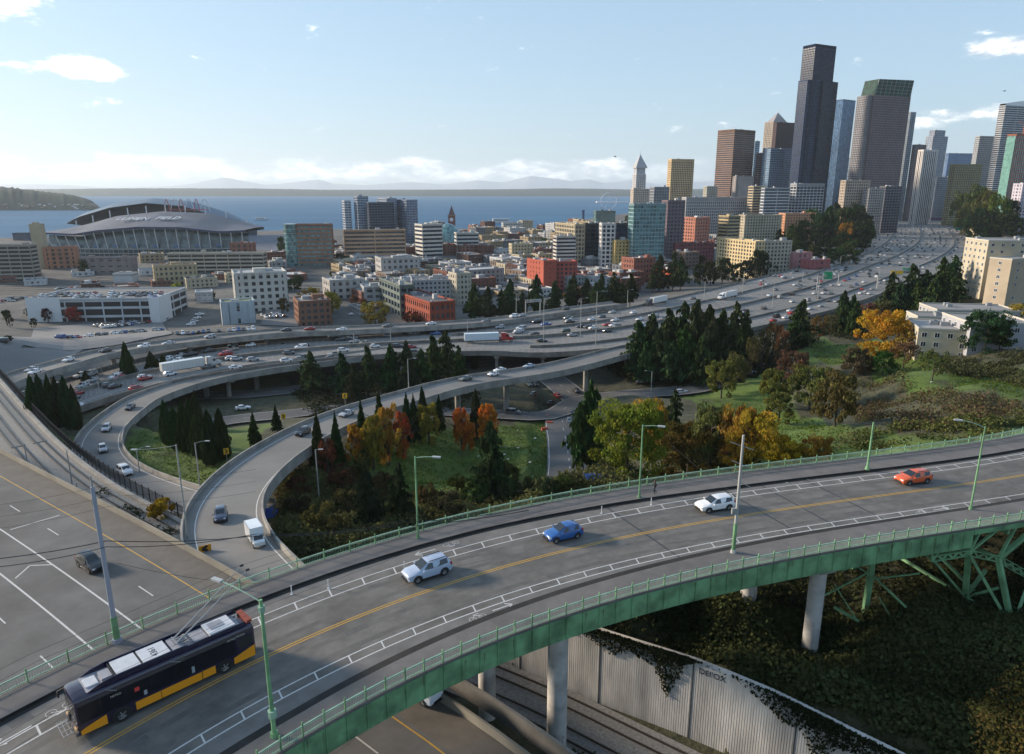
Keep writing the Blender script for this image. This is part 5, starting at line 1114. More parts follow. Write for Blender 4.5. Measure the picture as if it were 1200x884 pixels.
def crown_fir(name, seed, layers=30, size=.05, base=.1, narrow=0, mtl=None, per=26, rag=0):
    r = np.random.default_rng(seed); P = []; N = []; T = []
    for i in range(layers):
        z = base + (1 - base) * (i + r.random() * .6) / layers; env = (1 - z) ** (.8 if not rag else .62) * (1.0 if not rag else min(1, .55 + 3 * (z - base))); env = max(env, .03)
        nb = int(6 + 9 * env) if not rag else int(4 + 5 * env)
        for b in range(nb):
            a = r.random() * 2 * PI; L_ = env * ((.62 + .5 * r.random()) if narrow == 0 and rag == 0 else (.3 + .9 * r.random() ** .8)) * (1 + rag * .25 * math.sin(a + z * 7)); tn = r.random(); hu = r.random(); k = max(5, int(per * L_) + 4)
            s = r.random(k) ** .75; x = s * L_; zz = z - .05 * s * s * (1 if not narrow else -1.5) + r.normal(0, .006, k); w = .16 * L_ * (1 - .4 * s)
            side = r.normal(0, 1, k) * w * .6
            P.append(np.c_[math.cos(a) * x - math.sin(a) * side, math.sin(a) * x + math.cos(a) * side, zz]); N.append(np.tile([math.cos(a) * .3, math.sin(a) * .3, 1.0], (k, 1))); T.append(np.c_[np.clip(tn * .6 + .4 * r.random(k) * (0.4 + .6 * s), 0, 1), np.clip(hu * .6 + .4 * r.random(k), 0, 1)])
    P = np.vstack(P); N = np.vstack(N); T = np.vstack(T); v = leaf_cloud(P, N, size, seed, flat=.55); return leaf_mesh(name, v, T, mtl or NEEDLE)
def crown_column(name, seed, n=5200, size=.05, base=.03, mtl=None, flame=0):
    """narrow cypress or poplar: envelope full at the middle, pointed above; vertical streaks of growth"""
    r = np.random.default_rng(seed); a = r.random(n) * 2 * PI; z = base + (1 - base) * r.random(n) ** .9
    env = np.minimum(1, ((1 - z) / .55)) ** .7 * np.minimum(1, (z - base) / .12 + .45)
    lob = 1 + .16 * np.sin(a * 3 + seed) + .12 * np.sin(a * 7 + z * 9 + seed * 2) + .1 * np.sin(z * 23 + a * 2)
    rad = env * lob * (0.72 + .3 * r.random(n) ** 1.5); P = np.c_[np.cos(a) * rad, np.sin(a) * rad, z]; N = np.c_[np.cos(a), np.sin(a), .3 + 0 * a]
    st = .5 + .5 * np.sin(a * 5 + seed) * np.cos(z * 11 + a * 2); T = np.c_[np.clip(st * .6 + .4 * r.random(n), 0, 1), np.clip(.5 * st + .5 * r.random(n), 0, 1)]
    v = leaf_cloud(P, N, size, seed, flat=.5); return leaf_mesh(name, v, T, mtl or NEEDLE)
def trunk_mesh(name, r0, h, limbs, seed, fork=.35, spread=.55):
    """unit height; r0 relative to height; tapered trunk with limbs"""
    r = random.Random(seed); m = MB(); m.tube((0, 0, -.06), (0, 0, h * .5), r0, r0 * .75, 8); m.tube((0, 0, h * .5), (r.uniform(-.02, .02), r.uniform(-.02, .02), h), r0 * .75, r0 * .3, 7)
    for k in range(limbs):
        z = fork + (h * .85 - fork) * k / max(1, limbs); a = r.uniform(0, 2 * PI); L_ = spread * r.uniform(.6, 1)
        e = V(math.cos(a) * L_, math.sin(a) * L_, z + .3 * r.uniform(.5, 1)); mid = V(e.x * .5, e.y * .5, z + (e.z - z) * .4); m.tube((0, 0, z), mid, r0 * .4, r0 * .26, 6); m.tube(mid, e, r0 * .26, r0 * .08, 5)
    return m.mesh(name, BARK, smooth=60)
RND = [crown_round('round_crown', s, 46, 130, .030, gap=.92, lo=.12) for s in (1, 2, 3, 4, 5)]
RBIG = [crown_round('broad_crown', s, 90, 200, .019, gap=.92, lo=.06, lump=(.09, .17)) for s in (11, 12, 13)]
SPR = [crown_round('sparse_crown', s, 34, 70, .030, gap=1, lo=.3) for s in (21, 22)]
BSH = [crown_round('bush_crown', s, 34, 110, .045, lo=.0, gap=.95) for s in (31, 32)]
FIR = [crown_fir('fir_crown', s, 34, .05) for s in (41, 42, 43)]
FIRW = [crown_fir('wide_fir_crown', s, 15 + (s % 4) * 2, .052, base=.12 + .05 * (s % 3), per=56, rag=1) for s in (51, 52, 53, 54, 55)]
CYP = [crown_column('cypress_crown', s) for s in (61, 62, 63)]
FLM = [crown_round('flame_crown', s, 40, 120, .036, gap=.9, lo=.10, lump=(.12, .2), mtl=LEAF) for s in (71, 72, 73, 74)]
TR_R = [trunk_mesh('trunk', .022, .8, 9, s, .25, .5) for s in (1, 2)]; TR_C = trunk_mesh('trunk', .014, .97, 0, 3); TR_B = trunk_mesh('trunk', .02, .6, 6, 5, .1, .6)
KIND = dict(round=(RND, TR_R, 'tree'), big=(RBIG, TR_R, 'tree'), sparse=(SPR, TR_R, 'tree'), bush=(BSH, [TR_B], 'shrub'), fir=(FIR, [TR_C], 'tree'), wfir=(FIRW, [TR_C], 'tree'), cyp=(CYP, [TR_C], 'tree'), flame=(FLM, TR_R, 'tree'))
NM = dict(round='leafy_tree', big='leafy_tree', sparse='thin_tree', bush='bush', fir='fir_tree', wfir='fir_tree', cyp='cypress', flame='autumn_tree')
FG = (.036, .060, .024); CG = (.026, .044, .016); OLV = (.125, .125, .036); YEL = (.30, .215, .03); ORA = (.46, .20, .04); ORY = (.36, .20, .035); RDB = (.13, .055, .035); DGR = (.026, .042, .018); MGR = (.05, .075, .022); BRN = (.12, .085, .045); YGR = (.17, .16, .03)
rt = random.Random(3)
def tree(kind, px, pb, pt, pw, col, label, group=None, Y=None, cat=None, base=None):
    """px, pb: foot of the tree; pt: its tip; pw: width, all as measured in the photograph"""
    if base is not None: b = Vector(base)
    elif Y is None: b = hit(px, pb); b.z = gz(b.x, b.y)
    else: b = atY(px, pb, Y); b.z = gz(b.x, b.y)
    top = CAMZ - b.y * ratio(pt); h = max(1.2, (top - b.z)); pw *= 1.3 if kind == 'wfir' else 1.08; _, _, dz = proj((b.x, b.y, b.z + h / 2)); rad = pw / 2 * dz / FP
    cr, tr, ct = KIND[kind]; t = thing(NM[kind], label, cat or ct, b, rt.uniform(0, 6.28), group)
    c = link('crown', rt.choice(cr), t, color=tuple(x * k_ for x, k_ in zip(col, (rt.uniform(.78, 1.3), rt.uniform(.85, 1.2), rt.uniform(.8, 1.15))))); c.scale = (rad, rad, h)
    k = link('trunk', rt.choice(tr), t); k.scale = (h if kind not in ('big', 'bush') else rad * 1.5, h if kind not in ('big', 'bush') else rad * 1.5, h)
    return t
def trees(L, kind, col, label, group, **k):
    for a in L: tree(kind, a[0], a[1], a[2], a[3], (a[4] if len(a) > 4 else col), label, group, **k)
# dark conifers on the lawn inside the looping ramp and left of it
trees([(44, 497, 441, 15), (53, 500, 440, 15), (63, 494, 441, 14), (72, 497, 443, 14), (82, 499, 443, 16), (90, 496, 452, 12)], 'cyp', CG, 'dark columnar conifer in the clump left of the looping ramp', 'dark conifers left of the looping ramp')
trees([(197, 522, 470, 13), (208, 528, 478, 15), (219, 533, 470, 15), (232, 500, 459, 12), (236, 540, 480, 17), (249, 548, 482, 19), (262, 540, 480, 18), (226, 520, 468, 14)], 'cyp', CG, 'dark columnar conifer in the clump on the lawn inside the looping ramp', 'dark conifers inside the looping ramp')
trees([(299, 522, 483, 19), (325, 508, 474, 15), (375, 553, 482, 25), (396, 548, 482, 22), (426, 540, 468, 24), (447, 534, 455, 24), (478, 524, 461, 26), (486, 520, 462, 22), (515, 508, 462, 18)], 'fir', CG, 'small dark conifer beside the nearer curving ramp', 'small conifers beside the nearer ramp')
trees([(153, 460, 403, 17), (180, 448, 413, 15), (188, 449, 422, 12), (194, 449, 417, 14), (174, 451, 428, 9), (207, 446, 424, 12), (240, 437, 418, 11), (104, 466, 436, 14), (333, 422, 402, 9), (556, 427, 408, 9)], 'cyp', CG, 'slim dark conifer between the freeway and the looping ramp', 'slim conifers by the freeway viaduct')
trees([(366, 462, 410, 36), (402, 466, 412, 30), (432, 462, 404, 28), (459, 462, 402, 30), (478, 465, 398, 30), (508, 456, 392, 34), (524, 452, 385, 32), (538, 448, 404, 22), (415, 468, 425, 26), (495, 462, 408, 30)], 'wfir', FG, 'dark fir in the row between the freeway and the nearer ramp', 'firs between the freeway and the nearer ramp')
# firs beyond the freeway
trees([(556, 376, 331, 26), (572, 377, 335, 24), (598, 376, 326, 24), (588, 377, 338, 18), (628, 372, 321, 24), (650, 370, 328, 22), (667, 368, 328, 20), (672, 368, 320, 22), (687, 366, 326, 22), (704, 365, 320, 20), (718, 362, 318, 24), (738, 360, 320, 22), (612, 374, 340, 18), (697, 367, 330, 18), (728, 362, 330, 18)], 'wfir', FG, 'dark fir in the row beyond the freeway, before the low brick blocks', 'firs beyond the freeway')
trees([(772, 342, 298, 24), (788, 341, 295, 24), (797, 341, 300, 20), (764, 344, 312, 16)], 'wfir', FG, 'tall dark fir in the clump beyond the left white semi truck', 'tall firs beyond the freeway')
trees([(820, 336, 308, 22), (832, 336, 304, 20), (846, 333, 300, 24), (862, 331, 306, 20), (885, 328, 290, 22), (893, 327, 294, 18), (875, 330, 303, 18)], 'round', DGR, 'dark bushy tree on the freeway bank below the cream apartment block', 'bushy trees on the far freeway bank')
# the dark mass of trees right of the ramp junction
trees([(745, 440, 374, 40), (762, 436, 366, 42), (780, 432, 360, 40), (798, 430, 352, 40), (812, 434, 350, 42), (828, 425, 356, 36), (843, 420, 360, 34), (770, 446, 385, 40), (800, 445, 380, 42), (832, 440, 372, 36), (858, 425, 352, 34), (872, 418, 362, 26), (820, 447, 392, 34), (755, 448, 400, 34), (786, 449, 400, 36), (865, 432, 380, 28)], 'wfir', FG, 'tall dark fir in the thick stand right of the ramp junction', 'stand of tall dark firs')
trees([(937, 408, 350, 34), (930, 410, 364, 24), (985, 395, 340, 26), (996, 392, 344, 22), (1000, 398, 352, 24)], 'wfir', FG, 'dark fir standing alone before the freeway right of the stand', 'firs before the freeway bend')
trees([(905, 418, 372, 26), (915, 420, 380, 20), (893, 425, 382, 22), (958, 402, 368, 22), (972, 400, 366, 24), (880, 436, 392, 20)], 'sparse', BRN, 'thin brown half bare tree before the freeway', 'half bare trees before the freeway')
# autumn trees on the lawn inside the nearer ramp
tree('flame', 418, 545, 494, 26, ORY, 'yellow orange autumn tree, leftmost of those inside the nearer ramp', 'autumn trees inside the nearer ramp')
tree('flame', 438, 552, 480, 30, (.30, .19, .035), 'tall yellow autumn tree between orange ones inside the nearer ramp', 'autumn trees inside the nearer ramp')
tree('flame', 456, 548, 468, 34, ORA, 'tallest orange and yellow autumn tree inside the nearer ramp', 'autumn trees inside the nearer ramp')
tree('flame', 473, 540, 480, 26, (.36, .10, .04), 'salmon red autumn tree right of the tallest one', 'autumn trees inside the nearer ramp')
tree('flame', 503, 522, 470, 30, (.26, .20, .04), 'yellow green autumn tree with a reddish top beside small firs', 'autumn trees inside the nearer ramp')
tree('flame', 541, 527, 473, 22, (.55, .14, .03), 'bright orange autumn tree, left of the bright pair', 'autumn trees inside the nearer ramp')
tree('flame', 572, 524, 468, 32, (.50, .21, .03), 'bright orange yellow autumn tree, right of the bright pair', 'autumn trees inside the nearer ramp')
tree('flame', 550, 530, 488, 18, (.40, .15, .03), 'small orange autumn tree between the bright pair', 'autumn trees inside the nearer ramp')
tree('sparse', 385, 560, 512, 28, RDB, 'thin reddish brown tree next to the dark firs at the nearer ramp'); tree('cyp', 558, 520, 458, 13, DGR, 'narrow green tree between the two bright orange ones')
tree('cyp', 496, 512, 455, 12, DGR, 'narrow green tree left of the yellow green autumn tree'); tree('bush', 190, 615, 583, 34, (.38, .24, .02), 'bright yellow round bush beside the tram tracks')
# near greenery behind the bridge railing
tree('wfir', 575, 592, 492, 52, FG, 'large dark fir in front of the orange trees, near the bridge'); tree('wfir', 432, 622, 548, 40, DGR, 'dark fir low behind the railing, left of the green lamp post'); tree('wfir', 470, 618, 540, 32, DGR, 'dark narrow fir just left of the green lamp post base')
tree('wfir', 690, 535, 446, 48, FG, 'tall ragged fir left of the big yellow green maple'); tree('wfir', 678, 540, 470, 36, FG, 'ragged fir leaning in front of the street left of the maple'); tree('wfir', 788, 512, 455, 26, FG, 'narrow dark fir right behind the big maple')
tree('big', 734, 558, 463, 100, (.17, .155, .03), 'big yellow green maple with an orange top behind the green lamp post', cat='tree'); tree('round', 757, 540, 464, 64, (.30, .19, .035), 'orange topped maple joined to the right side of the big maple')
tree('big', 805, 566, 492, 92, (.072, .058, .026), 'dark brown green thicket tree right of the big maple'); tree('round', 830, 560, 470, 64, OLV, 'olive tree behind the thicket right of the maple')
tree('big', 880, 566, 474, 72, (.34, .20, .025), 'golden yellow tree behind the bare pole on the bridge'); tree('round', 862, 560, 470, 54, (.22, .15, .03), 'dull gold tree, upper left neighbour of the golden one'); tree('big', 908, 562, 508, 66, (.38, .215, .02), 'bright golden bush like tree close to the railing')
tree('round', 955, 556, 508, 44, (.28, .17, .03), 'golden bush at the right end of the yellow group'); tree('round', 925, 558, 514, 40, (.33, .19, .025), 'golden bush in the middle of the yellow group')
for a in [(560, 600, 560, 40, MGR), (610, 592, 556, 44, (.075, .075, .03)), (640, 590, 560, 34, (.06, .07, .026)), (525, 606, 572, 44, (.07, .062, .03)), (500, 600, 566, 34, (.085, .09, .03)), (595, 570, 540, 30, (.07, .075, .028)), (536, 580, 556, 26, (.06, .07, .024)), (660, 582, 556, 30, (.08, .08, .03)), (410, 610, 570, 40, (.10, .085, .035)), (380, 625, 585, 44, (.09, .10, .03)), (350, 610, 580, 36, (.07, .06, .03)), (455, 585, 552, 36, (.075, .07, .03)), (400, 580, 548, 34, (.10, .06, .035)), (350, 582, 555, 30, (.10, .05, .032)), (425, 560, 530, 26, (.06, .07, .025))]:
    tree('bush', *a, 'rounded wild shrub in the hollow inside the nearer ramp', 'wild shrubs inside the nearer ramp')
# right hand hillside
tree('round', 845, 466, 420, 38, OLV, 'round olive tree right of the fir stand'); tree('round', 862, 452, 410, 30, OLV, 'olive tree at the foot of the fir stand')
for a, lb in (((928, 452, 405, 36, BRN), 'round brownish tree at the top left of the hillside'), ((948, 482, 420, 50, OLV), 'round olive tree in the upper row of the hillside'), ((906, 478, 430, 40, OLV), 'round olive tree at the left edge of the hillside'), ((978, 502, 432, 58, (.085, .075, .03)), 'largest round olive brown tree of the hillside'), ((912, 500, 458, 34, OLV), 'low round olive bush under the left hillside trees'), ((938, 440, 428, 22, (.2, .09, .03)), 'small rusty bush between hillside trees'), ((1000, 444, 404, 36, BRN), 'brown thin tree below the yellow tree'), ((1012, 440, 412, 26, RDB), 'small dark red tree below the yellow tree')):
    tree('round', *a, lb)
tree('big', 1033, 418, 358, 66, (.33, .27, .03), 'large bright yellow tree beside the apartment building'); tree('round', 1066, 418, 385, 44, (.20, .15, .04), 'dull yellow bushy tree right of the large yellow tree'); tree('sparse', 1058, 432, 398, 34, BRN, 'bare branched tree in front of the apartments')
tree('round', 1034, 442, 410, 28, MGR, 'small fresh green tree on the upper lawn'); tree('sparse', 1092, 448, 408, 36, (.10, .11, .04), 'pale green thin tree beside the hillside path'); tree('big', 1153, 414, 360, 58, FG, 'dark dome shaped evergreen before the apartment building'); tree('round', 1192, 388, 355, 30, (.28, .23, .04), 'yellow tree at the right edge by the apartments')
tree('wfir', 1170, 412, 372, 34, FG, 'dark evergreen joined to the dome shaped one')
trees([(1040, 372, 318, 30), (1062, 368, 308, 32), (1080, 362, 316, 34), (1098, 358, 300, 30), (1112, 352, 298, 28), (1130, 345, 290, 30), (1138, 340, 286, 26), (1050, 375, 330, 28), (1070, 372, 330, 30), (1090, 368, 326, 30), (1118, 360, 318, 28)], 'wfir', FG, 'dark fir on the near bank of the freeway bend', 'firs on the near bank of the freeway bend')
trees([(1030, 385, 350, 30, BRN), (1045, 384, 352, 26), (1012, 390, 352, 26, BRN), (1024, 392, 362, 24, BRN), (1085, 412, 392, 28), (1105, 412, 396, 26), (1130, 412, 398, 24)], 'round', DGR, 'dark bushy tree between the freeway and the apartments', 'bushy trees by the apartments')
# wooded slope inside the bend and trees right of the far freeway
for i, (x, b, t_, w_) in enumerate([(925, 300, 262, 28), (940, 302, 255, 30), (955, 298, 246, 30), (968, 296, 240, 30), (982, 294, 238, 28), (996, 290, 240, 28), (1008, 286, 243, 26), (1015, 280, 250, 20), (948, 285, 242, 26), (975, 282, 236, 26), (1000, 276, 236, 26), (932, 308, 280, 24), (950, 312, 285, 24), (988, 303, 268, 28), (1003, 300, 262, 26), (912, 296, 268, 22), (1012, 292, 258, 22), (965, 306, 278, 24), (920, 306, 285, 20), (978, 312, 290, 26), (995, 310, 280, 26)]):
    tree('round' if i % 3 else 'wfir', x, b, t_, w_, DGR if i % 4 else MGR, 'dark tree on the wooded slope inside the freeway bend', 'trees on the slope inside the bend')
tree('round', 986, 292, 247, 18, (.13, .09, .04), 'brown leaved tree high on the wooded slope'); tree('round', 988, 300, 258, 20, (.30, .13, .03), 'orange tree standing out on the wooded slope')
for i, (x, b, t_, w_) in enumerate([(1128, 262, 218, 26), (1140, 265, 213, 30), (1152, 268, 215, 32), (1165, 272, 222, 32), (1178, 272, 232, 28), (1188, 268, 238, 24), (1145, 272, 240, 30), (1160, 276, 245, 30), (1175, 280, 248, 30), (1135, 262, 232, 24), (1122, 258, 214, 18), (1190, 280, 252, 24)]):
    tree('round', x, b, t_, w_, (.075, .10, .025) if i < 4 or i == 9 else DGR, 'tree on the bank right of the far freeway', 'trees right of the far freeway')
# town trees
for a in [(46, 376, 362, 12, (.30, .06, .04), 'red'), (57, 378, 360, 14, (.10, .03, .03), 'dark red'), (87, 378, 358, 20, (.34, .07, .05), 'bright red'), (40, 385, 372, 8, DGR, 'dark green'), (34, 372, 360, 8, DGR, 'dark green'), (128, 372, 360, 18, BRN, 'brown'), (150, 370, 358, 18, (.07, .07, .03), 'olive'), (170, 368, 357, 14, BRN, 'brown'), (196, 368, 350, 14, (.06, .05, .03), 'dark brown'), (209, 352, 330, 15, (.24, .26, .05), 'yellow green'), (100, 322, 303, 14, DGR, 'dark green'),
          (235, 354, 342, 12, (.22, .08, .03), 'rust'), (248, 352, 340, 10, DGR, 'dark'), (306, 362, 346, 18, (.28, .07, .04), 'red'), (322, 362, 344, 16, (.20, .07, .05), 'wine red'), (334, 368, 348, 14, (.12, .10, .03), 'olive'), (364, 358, 336, 28, (.34, .20, .03), 'orange'), (390, 368, 338, 22, (.30, .24, .04), 'yellow'), (440, 382, 350, 36, (.22, .18, .04), 'golden green'), (425, 362, 350, 14, RDB, 'red brown'), (415, 358, 345, 12, BRN, 'brown'), (400, 310, 296, 18, DGR, 'dark green'), (460, 320, 308, 14, (.06, .03, .03), 'dark plum'), (477, 320, 309, 14, DGR, 'dark green'), (497, 318, 306, 14, (.07, .035, .035), 'plum'), (509, 319, 306, 14, DGR, 'deep green'), (350, 335, 322, 14, DGR, 'deep green'), (330, 300, 275, 10, MGR, 'green'), (484, 382, 364, 24, (.20, .06, .03), 'rust brown'), (345, 342, 325, 20, DGR, 'dark green'), (626, 322, 310, 10, MGR, 'green'), (640, 290, 278, 16, MGR, 'green'), (620, 300, 290, 14, MGR, 'green'), (735, 262, 252, 8, MGR, 'green'), (905, 322, 308, 16, DGR, 'dark green'), (12, 384, 362, 8, DGR, 'dark green'), (8, 375, 362, 9, DGR, 'dark green'), (10, 402, 393, 12, DGR, 'dark green')]:
    tree('round', a[0], a[1], a[2], a[3], a[4], f'{a[5]} street tree among the low town buildings', 'street trees in the town')
# ---- ground brush: uncountable low growth
def scatter(poly, n, size, hgt, col_name, colr, seed, tuft=9, spread=.5, world=None, gapf=0):
    q = world or wpoly(poly); q = np.array(q); r = np.random.default_rng(seed); lo = q.min(0); hi = q.max(0); P = []; tries = 0
    while len(P) < n and tries < 60:
        c = r.random((n * 2, 2)) * (hi - lo) + lo; k = inpoly(c[:, 0], c[:, 1], [tuple(a) for a in q]); P += c[k].tolist(); tries += 1
    P = np.array(P[:n]); z = np.array([gz(x, y) for x, y in P])
    big = np.sin(P[:, 0] / 3.1 + np.sin(P[:, 1] / 4.3) * 2) * np.cos(P[:, 1] / 3.7 + np.sin(P[:, 0] / 5.1)) * .5 + .5
    if gapf: kk = big + .25 * r.random(len(P)) > gapf; P = P[kk]; z = z[kk]; big = big[kk]
    hh = hgt * (.35 + .9 * big) * (.6 + .8 * r.random(len(P)))
    pts = []; T = []
    for i in range(tuft):
        o = r.normal(0, 1, (len(P), 3)) * np.array([spread, spread, 0]); f = r.random(len(P)) ** .6; pts.append(np.c_[P[:, 0] + o[:, 0], P[:, 1] + o[:, 1], z + hh * f]); T.append(np.c_[np.clip(.55 * big + .45 * r.random(len(P)), 0, 1), r.random(len(P))])
    pts = np.vstack(pts); T = np.vstack(T); nrm = np.tile([0, 0, 1.0], (len(pts), 1)); v = leaf_cloud(pts, nrm, size, seed, flat=.35)
    o = link(col_name, leaf_mesh(col_name, v, T, LEAF), color=colr); o['kind'] = 'stuff'; return o
DKB = (.040, .046, .020); MDB = (.095, .098, .038)
scatter(None, 15000, .2, 1.3, 'ivy_brush', (.050, .060, .025), 1, 8, .45, world=[(-4, 76), (0, 73.2), (18.5, 62.2), (26.4, 56.4), (34.4, 50.4), (44.5, 42), (62, 46), (75, 60), (82, 72), (66, 76), (45, 72), (28, 72), (12, 78)])
scatter(None, 2600, .2, 1.0, 'ivy_brush', DKB, 2, 7, .5, world=[(12, 78), (28, 72), (45, 72), (66, 76), (90, 84), (60, 90), (30, 88), (10, 84)])
scatter([(1135, 835), (1172, 806), (1215, 800), (1280, 860), (1260, 930), (1145, 930)], 1100, .13, 2.0, 'golden_brush', (.20, .145, .04), 3, 12, .4)
scatter(None, 3500, .2, 1.2, 'ivy_brush', (.050, .060, .025), 33, 8, .45, world=[(34.4, 50.4), (44.5, 42), (58, 34), (70, 44), (60, 52), (45, 54)])
scatter(None, 900, .14, .7, 'trackside_weeds', (.045, .06, .02), 4, 8, .3, world=[(6, 59), (12, 55), (24, 45), (30, 36), (24, 36), (12, 48), (4, 56)])
scatter([(330, 560), (420, 575), (470, 590), (560, 590), (640, 560), (680, 560), (780, 560), (800, 585), (700, 588), (600, 612), (500, 630), (400, 660), (335, 684), (322, 640)], 9000, .24, 1.9, 'hillside_brush', MDB, 5, 8, .6)
scatter([(325, 560), (400, 545), (430, 560), (470, 590), (400, 610), (330, 620)], 1500, .24, 1.2, 'red_brush', (.085, .05, .03), 6, 7, .6)
scatter([(790, 500), (850, 500), (880, 530), (860, 560), (790, 560)], 1500, .3, 1.8, 'hillside_brush', MDB, 7, 8, .7)
scatter([(970, 450), (1040, 445), (1120, 462), (1200, 478), (1240, 505), (1100, 530), (1020, 540), (960, 535), (1010, 505), (1000, 480)], 2600, .2, 1.3, 'hillside_brush', (.10, .10, .04), 8, 8, .45, gapf=.62)
scatter([(985, 450), (1060, 448), (1120, 465), (1200, 480), (1150, 505), (1080, 520), (1020, 500)], 1500, .22, 1.9, 'hillside_brush', (.085, .06, .036), 18, 8, .5, gapf=.6)
scatter([(1100, 428), (1200, 420), (1230, 440), (1200, 462), (1140, 445), (1095, 442)], 2600, .24, 1.8, 'hillside_brush', (.062, .066, .030), 9, 8, .5, gapf=.5)
scatter([(1020, 500), (1200, 495), (1250, 505), (1080, 530), (990, 540)], 2200, .22, 1.1, 'hillside_brush', (.10, .115, .036), 10, 7, .5, gapf=.62)
scatter([(110, 560), (160, 596), (225, 612), (235, 640), (190, 632), (120, 585)], 900, .22, 1.2, 'trackside_brush', (.035, .045, .02), 11, 8, .5)
scatter([(700, 430), (760, 400), (830, 400), (900, 410), (960, 400), (900, 440), (800, 450), (740, 450)], 3500, .5, 2.0, 'bank_brush', (.03, .036, .018), 12, 7, .9)
scatter([(940, 395), (1000, 365), (1060, 350), (1140, 320), (1150, 345), (1080, 385), (1000, 400)], 2500, .5, 2.5, 'bank_brush', (.032, .042, .02), 13, 7, 1.0)
scatter([(340, 455), (450, 440), (545, 440), (560, 470), (500, 485), (380, 492)], 1800, .4, 1.6, 'bank_brush', (.03, .035, .018), 14, 7, .8)
for k, g_ in enumerate(([(140, 560), (150, 520), (180, 500), (260, 500), (255, 555), (235, 588), (190, 578)], [(395, 540), (470, 505), (640, 492), (650, 520), (640, 545), (560, 585), (440, 575)], [(830, 470), (910, 470), (1000, 515), (980, 540), (820, 520)], [(945, 400), (1040, 405), (1100, 420), (1090, 438), (960, 425)], [(50, 510), (95, 505), (90, 525), (60, 530)], [(1110, 440), (1195, 446), (1200, 470), (1130, 455)])):
    scatter(g_, (1400, 3600, 1800, 1500, 250, 700)[k], .16, .34, 'grass', (.075, .11, .02), 40 + k, 5, .6)
# ivy hanging over the wall
iv = np.random.default_rng(9); P = []; T = []
for c0_, w_, dp in [(0.30, .07, 2.0), (.40, .05, 2.6), (.49, .022, 5.5), (.46, .05, 2.2), (.505, .02, 1.2), (.66, .05, 2.8), (.70, .03, 5.0), (.72, .06, 2.6), (.78, .07, 4.4), (.84, .06, 4.2), (.90, .09, 5.0), (.97, .05, 6)]:
    for _ in range(950):
        f = c0_ + iv.normal() * w_ * .6; f = min(max(f, 0.02), .99); dd = f * WP.len; drop = dp * abs(1 - abs(f - c0_) / (w_ * 1.6)) * iv.random() ** 1.6; q = WP.at(dd, -.1 - .2 * iv.random()); P.append((q.x, q.y, wtop(dd) + .3 - drop)); T.append((iv.random(), iv.random()))
v = leaf_cloud(np.array(P), np.tile([0, -1.0, .3], (len(P), 1)), .13, 5, flat=.4); o = link('wall_ivy', leaf_mesh('wall_ivy', v, np.array(T), LEAF), color=(.024, .03, .015)); o['kind'] = 'stuff'
# ------------------------------------------------------------------ buildings
def offpoly(poly, e):
    n = len(poly); out = []
    for i in range(n):
        p = Vector(poly[i]).xy; a = (p - Vector(poly[i - 1]).xy).normalized(); b = (Vector(poly[(i + 1) % n]).xy - p).normalized()
        na = Vector((a.y, -a.x)); nb = Vector((b.y, -b.x)); m_ = na + nb
        if m_.length < .3: out.append(tuple(p + na * e)); continue
        m_ /= m_.length ** 2 / 2; out.append(tuple(p + m_ * e))
    return out
def facade(t, poly, z0, z1, wall, glass, fl=3.6, bay=4.0, pier=.35, band=.4, depth=.3, roof=None, para=.9, top=0.0, base=0.0, only=None):
    """poly counter-clockwise in local xy. A glass core with proud floor bands and piers: every opening is a real recess."""
    m = MB(); m.prism(poly, z0, z1); m.build('glazing', glass, t)
    if roof is not None: m = MB(); m.prism(offpoly(poly, -.05), z1 + .02, z1 + .12); m.build('roof', roof, t)
    nf = max(1, int(round((z1 - z0 - base - top) / fl))); h = (z1 - z0 - base - top) / nf; ob = offpoly(poly, depth); m = MB()
    if band > 0:
        for k in range(nf + 1):
            zc = z0 + base + k * h; a = zc - h * band / 2; b = zc + h * band / 2
            if k == 0: a = z0; b = z0 + base + h * band / 2
            if k == nf: b = z1 - .001
            if b > a: m.prism(ob, a, b, cap=True)
    if band > 0 or top: m.prism(ob, z1 - max(top, h * .3), z1 - .002)
    if pier > 0:
        n = len(poly); op = offpoly(poly, depth + .06)
        for i in range(n):
            a = Vector(op[i]); b = Vector(op[(i + 1) % n]); L_ = (b - a).length; nb = max(1, int(round(L_ / bay))); d = (b - a) / L_; nn = Vector((d.y, -d.x))
            for k in range(nb + 1):
                w_ = L_ / nb * pier; c = a + d * (L_ * k / nb); 
                if k == 0: c += d * w_ / 2
                elif k == nb: c -= d * w_ / 2
                e = depth + .05; m.obox((c.x - nn.x * e / 2, c.y - nn.y * e / 2, (z0 + z1) / 2), (d.x * w_ / 2, d.y * w_ / 2, 0), (nn.x * e / 2, nn.y * e / 2, 0), (0, 0, (z1 - z0) / 2 - .003))
    if m.v: m.build('wall', wall, t)
    if para:
        m = MB(); o1 = offpoly(poly, depth + .1); i1 = offpoly(poly, -.25); n = len(poly)
        vs = [(p[0], p[1], z1 - .05) for p in o1] + [(p[0], p[1], z1 + para) for p in o1] + [(p[0], p[1], z1 + para) for p in i1] + [(p[0], p[1], z1 - .05) for p in i1]
        m.add(vs, [(i, (i + 1) % n, n + (i + 1) % n, n + i) for i in range(n)] + [(n + i, n + (i + 1) % n, 2 * n + (i + 1) % n, 2 * n + i) for i in range(n)] + [(2 * n + i, 2 * n + (i + 1) % n, 3 * n + (i + 1) % n, 3 * n + i) for i in range(n)])
        m.build('parapet', wall, t)
